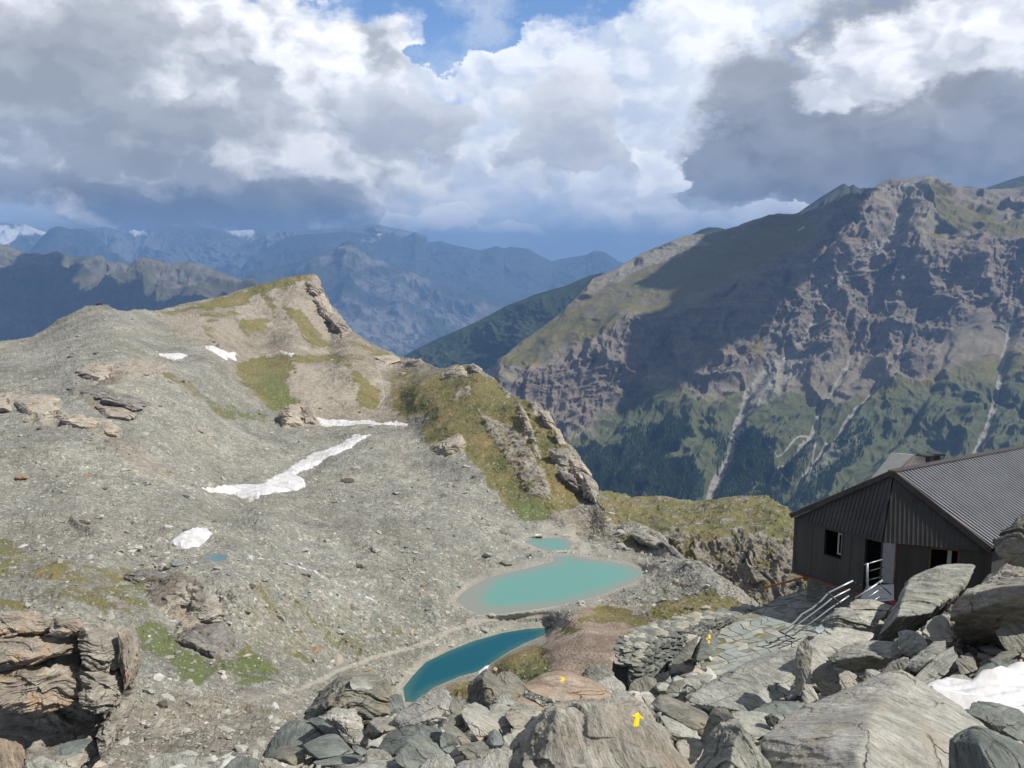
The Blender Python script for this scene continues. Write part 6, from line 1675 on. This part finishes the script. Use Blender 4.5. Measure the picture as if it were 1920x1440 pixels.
# door frame and opened pale leaf
b = MB(); barbox(b, Lp + el * (d0 - .06), Lp + el * d0, el, nl, ZW, dzt, -.02, .022); barbox(b, Lp + el * (d0 - .06), Lp + el * d1, el, nl, min(dzt, ZE - .06), ZE - .003, -.02, .023); b.build("door_frame", M['trim'], H)
u_, z_ = hitwall(1677, 1050, Mp, Rp); zlb = hitwall(1667, 1093, Mp, Rp)[1]; zlt = hitwall(1667, 1017, Mp, Rp)[1]
b = MB(); barbox(b, Mp + er * .02, Mp + er * u_, er, nr_, zlb, zlt, .02, .06); dl = b.build("door_leaf", M['dooro'], H)
b = MB(); barbox(b, Mp + er * u_, Mp + er * (u_ + .05), er, nr_, zlb - .05, zlt + .02, .005, .07); b.build("door_edge", M['rust'], H)

# gable cladding: two folded triangles with standing ribs
def gable(p0, p1, apex):
    a = v3(p0, ZE); c = v3(p1, ZE); ap = np.array(apex, float)
    e = (c - a) / np.linalg.norm(c - a); n = np.cross(e, ap - a); n /= np.linalg.norm(n)
    out = np.array([e[1], -e[0], 0.])
    if n @ out < 0: n = -n
    up = np.cross(n, e); up = up if up[2] > 0 else -up
    mb = MB()
    o1 = out * .10
    tri = [a + o1, c + o1, ap + o1]
    n0 = len(mb.v); mb.v += [tuple(q) for q in tri] + [tuple(q - n * .1) for q in tri]
    mb.f += [(n0, n0 + 1, n0 + 2), (n0 + 5, n0 + 4, n0 + 3), (n0, n0 + 1, n0 + 4, n0 + 3), (n0 + 1, n0 + 2, n0 + 5, n0 + 4), (n0 + 2, n0, n0 + 3, n0 + 5)]
    L_ = np.linalg.norm(c - a); ua = (ap - a) @ e; ha = (ap - a) @ up
    u = .07
    while u < L_ - .05:
        h = ha * (u / ua if u < ua else (L_ - u) / (L_ - ua)) if 0 < ua < L_ else ha * (u / L_ if ua >= L_ else 1 - u / L_)
        if ua >= L_: h = ha * u / ua
        if ua <= 0: h = ha * (L_ - u) / (L_ - ua)
        if h > .12:
            q = a + o1 + e * u + n * .001; w = .022
            p_ = [q - e * w, q + e * w, q + e * w + up * (h - .05), q - e * w + up * (h - .05)]
            mb.quadsolid(p_, [s_ + n * .032 + (e * .008 if k_ in (0, 3) else -e * .008) for k_, s_ in enumerate(p_)])
        u += .165
    mb.build("gable_cladding", M['clad'], H)
    return out


gl = gable(Lp, Mp, Ap); gr_ = gable(Mp, Rp, Ap)
# roof planes with real corrugation
def roofplane(e0, e1, r0, r1, name, over=.16):
    """e0-e1 eave, r0-r1 ridge"""
    e0, e1, r0, r1 = [np.array(q, float) for q in (e0, e1, r0, r1)]
    n = np.cross(e1 - e0, r0 - e0); n /= np.linalg.norm(n); n = n if n[2] > 0 else -n
    W = np.linalg.norm(r1 - r0); k = int(W / .20); V = []; Fq = []
    prof = [(0, 0.), (.42, 0.), (.54, .055), (.88, .055)]
    us = [(i + p_[0]) / k for i in range(k) for p_ in prof] + [1.]
    hs = [p_[1] for i in range(k) for p_ in prof] + [0.]
    for u, h in zip(us, hs):
        lo = e0 + (e1 - e0) * u; hi = r0 + (r1 - r0) * u; dn = (lo - hi) / np.linalg.norm(lo - hi)
        lo = lo + dn * over
        V += [lo + n * (h + .12), hi + n * (h + .12)]
    Fq = [(2 * i, 2 * i + 2, 2 * i + 3, 2 * i + 1) for i in range(len(us) - 1)]
    o = mesh_np(name, np.array(V), np.array(Fq), M['roof'], smooth=False); o.parent = H; o.location = -Vector(H.location)
    md = o.modifiers.new("thickness", 'SOLIDIFY'); md.thickness = .01
    return n


fo = np.array([*(-rd * .12), 0])
nR = roofplane(v3(Rp, ZE + .1) + fo + [.1, -.1, 0], v3(Rr, ZE + .1), Ap + fo, Ar, "roof")
nL = roofplane(v3(Lp, ZE + .1) + fo, v3(Lr, ZE + .1), Ap + fo, Ar, "roof")
# verge and ridge trims
def strip(p, q, w, h, up, name, mat):
    p, q, up = np.array(p, float), np.array(q, float), np.array(up, float)
    d = (q - p) / np.linalg.norm(q - p); s = np.cross(d, up); s /= np.linalg.norm(s); up2 = np.cross(s, d)
    c = lambda z: [z - s * w / 2 - up2 * h / 2, z + s * w / 2 - up2 * h / 2, z + s * w / 2 + up2 * h / 2, z - s * w / 2 + up2 * h / 2]
    mb = MB(); mb.quadsolid(c(p), c(q)); return mb.build(name, mat, H)


g3 = np.array([*((-rd) * .16), 0.])
strip(v3(Lp, ZE + .12) + g3 + gl * .1, Ap + g3 + [0, 0, .1], .12, .2, (0, 0, 1), "verge_board", M['trim'])
strip(Ap + g3 + [0, 0, .1], v3(Rp, ZE + .12) + g3 + gr_ * .12, .12, .24, (0, 0, 1), "verge_board", M['trim'])
strip(Ap + g3 + [0, 0, .16], Ar + [0, 0, .15], .34, .04, (0, 0, 1), "ridge_cap", M['trim'])
strip(v3(Lp, ZW - .04) + gl * .03, v3(Mp, ZW - .04) + gl * .03, .12, .07, (0, 0, 1), "floor_beam", M['rust'])
# stone base
t_ = NT("base_masonry"); g_ = t_.n('ShaderNodeNewGeometry').outputs['Position']
bt = t_.n('ShaderNodeTexBrick'); mp = t_.n('ShaderNodeMapping'); t_.set(mp.inputs[0], g_); mp.inputs['Rotation'].default_value = (math.radians(90), 0, math.radians(52))
t_.set(bt.inputs['Vector'], t_.vm('ADD', mp, t_.vm('SCALE', t_.noise(g_, 2., 3, .5, out=1), scale=.12)))
bt.inputs['Scale'].default_value = 2.6; bt.inputs['Mortar Size'].default_value = .012; bt.inputs['Color1'].default_value = (.20, .195, .165, 1); bt.inputs['Color2'].default_value = (.30, .29, .245, 1); bt.inputs['Mortar'].default_value = (.05, .05, .045, 1)
mb_ = t_.pbsdf(t_.vm('SCALE', bt.outputs[0], scale=t_.mr(t_.noise(g_, 5., 5, .7), .3, .7, .7, 1.25)), .9, t_.math('SUBTRACT', t_.noise(g_, 4., 5, .7), bt.outputs['Fac']), .8, .04)
b = MB()
bp = [P(1512, 1120, 37.2)[:2], Mp + (-.1, .35), Rp + (-.3, .4), Rr - (.5, .3), Lr + (.4, -.5)]
n0 = len(b.v); b.v += [(*c_, -17.) for c_ in bp] + [(*c_, ZW - .08) for c_ in bp]
b.f += [(n0 + k, n0 + (k + 1) % 5, n0 + 5 + (k + 1) % 5, n0 + 5 + k) for k in range(5)] + [(n0 + 5, n0 + 6, n0 + 7), (n0 + 5, n0 + 7, n0 + 8), (n0 + 5, n0 + 8, n0 + 9)]
b.build("stone_base", mb_, H)
# dormer and chimneys behind the ridge
def ridge_pt(x):   # point on the ridge seen at pixel column x
    best = min(np.linspace(0, 1, 400), key=lambda t: abs(float(pix(Ap + (Ar - Ap) * t)[0]) - x)); return Ap + (Ar - Ap) * best
q0 = ridge_pt(1690); q1 = ridge_pt(1724); nb = np.array([-rd[1], rd[0], 0.])
def atZ(x, y, Y): return P(x, y, Y)
b = MB()
A1, A2, A3 = P(1681, 886, 36.6), P(1714, 853.5, 37.6), P(1735, 854.5, 37.4)
A4 = P(1738, 884, 36.4)
b.quadsolid([A1 - [0, 0, .5], A4 - [0, 0, .5], A3, A2], [A1 + nb * 1.2 - [0, 0, .5], A4 + nb * 1.2 - [0, 0, .5], A3 + nb * 1.1 - [0, 0, .1], A2 + nb * 1.1 - [0, 0, .1]])
b.build("dormer", clad_mat("dormer_sheet", (.33, .33, .32), .5, .3, .1), H)
b = MB(); e_ = np.array([*(rd), 0])
for s in np.linspace(.08, .95, 8):
    p_ = A1 + (A4 - A1) * s; q_ = A2 + (A3 - A2) * s
    b.tube([p_ - nb * .015 - [0, 0, .3], q_ - nb * .015], .015, 4)
b.build("dormer_rib", M['trim'], H)
b = MB(); b.tube([A1 - nb * .03, A2 - nb * .03, A3 - nb * .03], .035, 6); b.build("dormer_trim", M['trim'], H)
for (x0, x1, y0, y1, Yq) in ((1729.5, 1746, 854, 884, 37.6), (1748, 1765, 851, 880, 38.1)):
    p_ = P(x0, y1, Yq); q_ = P(x1, y0, Yq)
    e = empty("x", (0, 0, 0)); bpy.data.objects.remove(e)
    b = MB(); b.quadsolid([(p_[0], p_[1], p_[2] - .8), (q_[0], p_[1] + .05, p_[2] - .8), (q_[0] + .1, p_[1] + .5, p_[2] - .8), (p_[0] + .1, p_[1] + .45, p_[2] - .8)],
                          [(p_[0], p_[1], q_[2] - .08), (q_[0], p_[1] + .05, q_[2] - .08), (q_[0] + .1, p_[1] + .5, q_[2] - .08), (p_[0] + .1, p_[1] + .45, q_[2] - .08)])
    ch = b.build("chimney", M['trim'], H)
    b = MB(); b.box((p_[0] - .04, p_[1] - .04, q_[2] - .078), (q_[0] + .14, p_[1] + .55, q_[2] + .0)); cc = b.build("chimney_cap", M['dsteel']); cc.parent = ch
    cc.location = (0, 0, 0)
strip(P(1764, 861, 38.2), P(1783, 866, 38.6), .25, .06, (0, 0, 1), "vent_cowl", M['dooro'])

# ---- metal stairs with leaning handrails
S = empty("metal_stairs", P(1560, 1180, 32.6)); tag(S, 'galvanised metal stairs with tilted tubular handrails leading to the hut door', 'stairs')
def px1(x, y): return (1420 + x / 3.6, 820 + y / 3.6)
def rail(lines, Ys, r=.026, mat='steel'):
    mb = MB()
    for ln in lines:
        n_ = len(ln); mb.tube([P(*px1(*q), Ys[0] + (Ys[1] - Ys[0]) * (k / (n_ - 1))) for k, q in enumerate(ln)], r, 8)
    return mb
for nm, ln in (("handrail", [(645,968),(560,1010),(480,1050),(430,1105),(370,1155),(300,1195),(265,1235),(220,1275),(145,1310)]),):
    rail([ln], (32.7, 32.0), .036).build("handrail", M['steel'], S, True)
for ln in ([(625,1025),(540,1068),(500,1090),(440,1140),(300,1243),(190,1326)], [(618,1070),(560,1110),(500,1150),(400,1225),(235,1342)]):
    rail([ln], (32.5, 31.9), .030).build("rail_tube", M['steel'], S, True)
for ln in ([(475,1048),(580,1142)], [(295,1190),(420,1256)], [(143,1308),(250,1362)]):
    rail([ln], (32.3, 32.2), .028).build("crossbar", M['dsteel'], S, True)
for ln in ([(655,992),(665,975)], [(690,1003),(700,990)]): rail([ln], (32.9, 32.9), .02).build("bracket", M['dsteel'], S, True)
rail([[(845,965),(760,1022),(660,1087)]], (32.3, 31.8), .036).build("handrail", M['steel'], S, True)
for ln in ([(835,1020),(780,1058),(725,1094)], [(830,1073),(785,1103)]): rail([ln], (32.2, 31.9), .024).build("rail_tube", M['steel'], S, True)
rail([[(820,982),(905,1062)]], (32.15, 32.1), .028).build("crossbar", M['dsteel'], S, True)
b = MB(); q = [P(*px1(*c_), yy) for c_, yy in (((735,1005),33.3), ((922,990),32.9), ((922,1100),31.9), ((680,1120),32.2))]
b.quadsolid([p_ - [0, 0, .06] for p_ in q], q); b.build("landing", simple("blue_grey_plate", (.16, .18, .22), .45, .4, .1, 4.), S)
b = MB(); q = [P(*px1(*c_), yy) for c_, yy in (((385,1300),32.6), ((430,1262),33.), ((465,1296),33.), ((425,1330),32.6))]
b.quadsolid([p_ - [0, 0, .08] for p_ in q], q); b.build("step", simple("step_plate", (.34, .37, .40), .45, .6, .1, 4.), S)
rail([[(742,850),(742,1030)]], (33.1, 33.1), .045).build("post", M['steel'], S, True)
rail([[(722,860),(852,822)]], (33.15, 33.5), .022).build("rail_tube", M['steel'], S, True)
for yy in (905, 965): rail([[(728,yy + 5),(848,yy - 28)]], (33.15, 33.5), .018).build("rail_tube", M['dsteel'], S, True)
# red cloth under the landing
pc0 = P(*px1(905, 1125), 31.8)
b = MB(); b.quadsolid([pc0 + [-.25, 0, -.2], pc0 + [.2, .1, -.2], pc0 + [.22, .1, .12], pc0 + [-.1, 0, .1]], [pc0 + [-.25, .06, -.2], pc0 + [.2, .16, -.2], pc0 + [.2, .16, .1], pc0 + [-.12, .06, .1]])
tag(b.build("red_cloth", M['red']), 'small dark red cloth in the shade under the stair landing', 'cloth')
# orange railing at the terrace edge
R_ = empty("terrace_railing", P(1470, 1140, 36.8)); tag(R_, 'weathered orange railing with thin grey posts at the far terrace edge', 'railing')
mb = MB(); p_, q_ = P(1430, 1103.5, 38.4), P(1513, 1081.5, 37.6)
mb.quadsolid([p_ - [0, 0, .05], p_ + [.02, .06, -.05], p_ + [.02, .06, .05], p_ + [0, 0, .05]], [q_ - [0, 0, .05], q_ + [.02, .06, -.05], q_ + [.02, .06, .05], q_ + [0, 0, .05]]); mb.build("top_rail", M['orangep'], R_)
mb = MB(); q_ = P(1511, 1084, 37.5); mb.box(tuple(q_ - [.12, .05, .1]), tuple(q_ + [.07, .05, .09])); mb.build("rail_end", simple("yellow_orange_paint", (.6, .26, .02), .6), R_)
for x0, y0, x1, y1, yy in ((1491, 1090, 1497, 1116, 37.9), (1434, 1104, 1427, 1146, 38.3), (1439, 1103, 1430, 1140, 38.4)):
    mb = MB(); mb.tube([P(x0, y0, yy), P(x1, y1, yy - .1)], .02 if x0 > 1450 else .010, 6); mb.build("post", M['steel'], R_)
for y0, y1 in ((1105, 1100), (1118, 1112)):
    mb = MB(); mb.tube([P(1480, y0, 37.95), P(1511, y1, 37.7)], .012, 6); mb.build("wire", M['steel'], R_)

# ================================================================== light, air and sky
SUN_AZ, SUN_EL = math.radians(104), math.radians(49)     # azimuth clockwise from the view direction
sdir = Vector((math.sin(SUN_AZ) * math.cos(SUN_EL), math.cos(SUN_AZ) * math.cos(SUN_EL), math.sin(SUN_EL)))
sl = bpy.data.lights.new("sun", 'SUN'); sl.energy = 5.0; sl.angle = math.radians(.5); sl.color = (1., .955, .88)
so = bpy.data.objects.new("sun", sl); COL.objects.link(so)
so.rotation_euler = sdir.to_track_quat('Z', 'Y').to_euler(); so.location = (0, 0, 50)

# clouds overhead that shade the far slopes (they float above the picture)
def shade_cloud(name, label, poly, zc, Yf, thick=160.):
    poly = np.array(poly, float)
    pts = P(poly[:, 0], poly[:, 1], Yf(poly[:, 0], poly[:, 1]))
    sd_ = np.array(sdir); t = (zc - pts[:, 2]) / sd_[2]
    q = pts + sd_ * t[:, None]
    lo, hi = q[:, :2].min(0) - 60, q[:, :2].max(0) + 60
    n_ = 240; gx, gy = np.meshgrid(np.linspace(lo[0], hi[0], n_), np.linspace(lo[1], hi[1], n_))
    L_ = (hi - lo).max()
    pp = np.stack([gx, gy, gx * 0], -1).reshape(-1, 3)
    sd = polysd(gx, gy, q[:, :2], 2000) + (fbm(pp * (9. / L_), 6, .6) * L_ * .022).reshape(gx.shape)
    h = np.sqrt(np.clip(sd, 0, None) / (.08 * L_)).clip(0, 1) * thick * (1 + .5 * fbm(pp * (14. / L_), 5, .6, 4.).reshape(gx.shape))
    m = sd > 0
    top_ = np.stack([gx, gy, zc + h], -1); bot_ = np.stack([gx, gy, zc - h * .15], -1)
    f = gridfaces(n_, n_, m); N_ = n_ * n_
    f2 = f[:, ::-1] + N_
    F_ = np.concatenate([f, f2]); used, inv = np.unique(F_, return_inverse=True)
    V_ = np.concatenate([top_.reshape(-1, 3), bot_.reshape(-1, 3)])[used]
    o = mesh_np("cloud", V_, inv.reshape(F_.shape), M['cloudm']); tag(o, label, 'cloud')
t_ = NT("cloud_mist"); M['cloudm'] = t_.pbsdf((.85, .85, .86), 1., spec=0.)
shade_cloud("cloud", "cloud bank high over the left half of the brown mountain", [(1250,495),(1200,530),(1217,547),(1292,543),(1245,577),(1180,605),(1167,650),(1160,720),(1172,750),(1240,738),(1342,670),(1405,630),(1445,590),(1490,540),(1535,480),(1570,430),(1640,368),(1560,355),(1480,385),(1400,412),(1340,440)], 1900., rbfD)
shade_cloud("cloud", "cloud high over the dark forested spur", [(690,720),(780,640),(900,590),(1000,545),(1128,500),(1250,505),(1200,560),(1000,700),(900,760),(760,760)], 2300., lambda x, y: 5400 + 0 * x)
shade_cloud("cloud", "cloud high over the lower slopes of the brown hills", [(-120,535),(20,500),(60,478),(110,482),(130,520),(220,540),(260,515),(330,548),(400,560),(470,535),(600,600),(600,720),(-120,720)], 3600., lambda x, y: 10500 * (7000 / 10500) ** np.clip((y - 480) / 240, 0, 1))

# haze
zb = -1722.
bpy_me = None
b = MB(); b.box((-48000, -3000, zb), (48000, 46000, 1060))
t_ = NT("haze_air")
v_ = t_.n('ShaderNodeVolumePrincipled')
v_.inputs['Color'].default_value = (.27, .51, .98, 1)
v_.inputs['Density'].default_value = 5.4e-5
v_.inputs['Anisotropy'].default_value = .0
o_ = t_.n('ShaderNodeOutputMaterial'); t_.t.links.new(v_.outputs[0], o_.inputs['Volume'])
hz = b.build("haze", t_.m); tag(hz, 'pale blue mountain air', 'haze', kind='stuff')

# world
w = NT("World", world=True); scn.world = w.m
sky = w.n('ShaderNodeTexSky', sky_type='NISHITA', sun_disc=False)
sky.sun_elevation = SUN_EL; sky.sun_rotation = SUN_AZ
sky.altitude = 2800; sky.dust_density = .6
w.set(w.n('ShaderNodeBackground').inputs[0], sky.outputs[0])
bg = [n for n in w.t.nodes if n.type == 'BACKGROUND'][0]; bg.inputs[1].default_value = .1
WCOL = sky.outputs[0]
def ae(px, py):
    d = P(px, py, 1.); return math.atan2(d[0], d[1]), math.atan2(d[2], math.hypot(d[0], d[1]))
tc = w.n('ShaderNodeTexCoord').outputs['Generated']
dn = w.vm('NORMALIZE', tc)
sp = w.n('ShaderNodeSeparateXYZ'); w.set(sp.inputs[0], dn)
AZ = w.math('ARCTAN2', sp.outputs[0], sp.outputs[1]); EL = w.math('ARCSINE', sp.outputs[2])
cmb = w.n('ShaderNodeCombineXYZ'); w.set(cmb.inputs[0], AZ); w.set(cmb.inputs[1], EL); SV = cmb.outputs[0]
# stretch the noise a little sideways near the horizon, as far clouds are
nv = w.vm('MULTIPLY', SV, (1., 1.5, 0.))
def noise2(vec, sc, det, ro, dist=0., out=0): return w.noise(vec, sc, det, ro, dist, out, '2D')
W1 = w.vm('SUBTRACT', noise2(nv, 5., 2, .5, 0., 1), (.5, .5, .5)); W2 = w.vm('SUBTRACT', noise2(nv, 17., 5, .62, 0., 1), (.5, .5, .5))
def vo2(vec, sc, feat='SMOOTH_F1'):
    nd = w.n('ShaderNodeTexVoronoi', feature=feat, voronoi_dimensions='2D'); w.set(nd.inputs['Vector'], vec); w.set(nd.inputs['Scale'], sc)
    return nd.outputs['Distance']
def noise2(vec, sc, det, ro, dist=0., out=0): return w.noise(vec, sc, det, ro, dist, out, '2D')
def billow(vec):
    a = vo2(vec, 8., 'SMOOTH_F1'); b_ = vo2(vec, 21., 'F1'); c_ = vo2(vec, 55., 'F1')
    return w.math('SUBTRACT', 1., w.math('ADD', w.math('MULTIPLY', a, .85), w.math('ADD', w.math('MULTIPLY', b_, .42), w.math('MULTIPLY', c_, .17))))
WV = w.vm('ADD', nv, w.vm('SCALE', W2, scale=.05))
B1 = billow(WV); F1 = noise2(WV, 6., 7, .62); F2 = noise2(w.vm('ADD', nv, (3.3, 1.7, 0)), 11., 8, .66)
B2 = billow(w.vm('ADD', WV, (.018, .022, 0)))
REL = w.math('SUBTRACT', B1, B2)          # lit side of each billow
def blob(px, py, rx, ry, wob=1.):
    a, e = ae(px, py); v = w.vm('ADD', SV, w.vm('SCALE', W1, scale=.10 * wob)); v = w.vm('ADD', v, w.vm('SCALE', W2, scale=.05 * wob))
    v = w.vm('SUBTRACT', v, (a, e, 0)); v = w.vm('MULTIPLY', v, (F / rx, F / ry, 0)); return w.math('SUBTRACT', 1., w.vm('LENGTH', v))
def union(bl):
    r = None
    for q in bl:
        q = blob(*q); r = q if r is None else w.math('SMOOTH_MAX', r, q, .25)
    return r
def msk(v, lo, hi): return w.mr(v, lo, hi, 0, 1, True)
def elof(py): return ae(960, py)[1]
K = 10.   # colours are divided by the background strength
def C(r, g, b_): return (r * K, g * K, b_ * K)
sky_c = w.vm('MULTIPLY', sky.outputs[0], (1.2, 1.38, 1.6))
col = w.mix(msk(EL, elof(330), elof(20)), C(.46, .60, .82), sky_c)
# thin high veil
veil = msk(w.math('ADD', F1, w.math('MULTIPLY', EL, -.3)), .40, .62)
col = w.mix(w.math('MULTIPLY', veil, .5), col, C(.82, .87, .93))
lit = w.mr(REL, -.18, .22, 0, 1)
HOLE = w.math('MAXIMUM', union([(885,48,86,54),(825,104,70,28),(955,8,80,26)]), 0.)
def cloud(col, shape, lo, hi, bright, dark, shade_lo, shade_hi, lw=.55, bil=.55, hole=1.):
    shape = w.math('SUBTRACT', shape, w.math('MULTIPLY', HOLE, 2.2 * hole))
    dens = w.math('ADD', shape, w.math('ADD', w.math('MULTIPLY', w.math('SUBTRACT', B1, .45), bil), w.math('MULTIPLY', w.math('SUBTRACT', F2, .5), .9)))
    m = msk(dens, lo, hi)
    s = w.math('ADD', w.math('MULTIPLY', w.mr(EL, shade_lo, shade_hi, 0, 1), 1 - lw), w.math('MULTIPLY', lit, lw))
    s = w.math('ADD', s, w.math('MULTIPLY', w.math('SUBTRACT', F1, .5), 1.3))
    s = w.math('SUBTRACT', s, w.math('MULTIPLY', w.mr(dens, lo, lo + 1.4, 0, 1), .16), clamp=True)
    return w.mix(m, col, w.mix(s, C(*dark), C(*bright)))
WH = (1.26, 1.26, 1.28)
# hazy bright cloud behind everything
col = cloud(col, union([(1150,190,380,190),(640,130,260,150),(1290,60,260,130),(1080,120,90,90),(1400,-10,260,70),(500,300,700,130),(1250,330,330,130)]), .0, .35, (1.08, 1.10, 1.13), (.62, .70, .84), elof(420), elof(60), .65, .5)
# left bank
col = cloud(col, union([(120,160,520,300),(430,190,330,190),(680,100,130,90),(300,330,620,90)]), .0, .26, WH, (.42, .445, .49), elof(400), elof(-20), .62, .75)
# grey upper left
col = cloud(col, union([(60,130,360,170),(230,60,180,90),(330,250,300,70)]), .0, .7, (.60, .62, .65), (.35, .37, .40), elof(260), elof(0), .4, .4)
# middle grey lumps
col = cloud(col, union([(760,232,180,85)]), .02, .26, (.84, .86, .90), (.50, .53, .60), elof(280), elof(170), .3, .55)
col = cloud(col, union([(1045,225,110,95),(1090,262,125,46)]), .04, .20, (1.06, 1.07, 1.1), (.54, .57, .64), elof(285), elof(165), .3, .5)
# low dark base on the left
col = cloud(col, union([(100,372,480,46),(480,385,300,34),(-300,360,500,70)]), .0, .55, (.46, .49, .54), (.16, .18, .215), elof(400), elof(325), .25, .35)
# puffs above the far range
col = cloud(col, union([(870,410,90,36),(985,436,60,20),(740,410,80,26)]), .15, .33, (1.1, 1.12, 1.16), (.70, .77, .88), elof(440), elof(395), .6, .6)
# right bank, dark body and bright heads
col = cloud(col, union([(1560,290,330,130),(1750,160,330,240),(1420,200,150,120),(1900,320,300,100)]), .0, .42, (.46, .48, .53), (.21, .225, .26), elof(400), elof(40), .35, .5)
col = cloud(col, union([(1310,408,120,32),(1200,392,90,44),(1440,412,120,20),(1240,300,60,70)]), .12, .30, (1.12, 1.14, 1.18), (.62, .68, .80), elof(440), elof(370), .65, .65)
col = cloud(col, union([(1680,140,210,110),(1560,215,150,46),(1880,60,220,110)]), .05, .42, WH, (.52, .56, .64), elof(265), elof(30), .6, .6)
# rain haze low over the valley
col = w.mix(w.mr(EL, elof(440), elof(500), 0, .75, True), col, C(.62, .70, .84))
# unseen grey cover added above and beside the view to keep ambient light neutral
cover = w.math('MAXIMUM', w.mr(EL, elof(-60), elof(-420), 0, 1, True), w.mr(w.math('ABSOLUTE', AZ), math.radians(36), math.radians(55), 0, 1, True))
cover = w.math('MULTIPLY', cover, w.mr(F1, .30, .48, .25, 1.))
col = w.mix(cover, col, w.mix(w.mr(F1, .35, .7), C(.22, .23, .255), C(.43, .435, .455)))
w.set(bg.inputs[0], col)

ow = w.n('ShaderNodeOutputWorld'); w.t.links.new(bg.outputs[0], ow.inputs[0])

scn.view_settings.view_transform = 'Standard'
scn.view_settings.look = 'None'
scn.view_settings.exposure = .11
scn.view_settings.gamma = 1
scn.cycles.max_bounces = 5
scn.cycles.diffuse_bounces = 2
scn.cycles.glossy_bounces = 2
scn.cycles.transmission_bounces = 2
scn.cycles.volume_bounces = 0
scn.cycles.transparent_max_bounces = 6
scn.cycles.use_denoising = True
scn.cycles.denoiser = 'OPENIMAGEDENOISE'
scn.cycles.use_adaptive_sampling = True
scn.cycles.adaptive_threshold = .02
scn.cycles.sample_clamp_indirect = 4
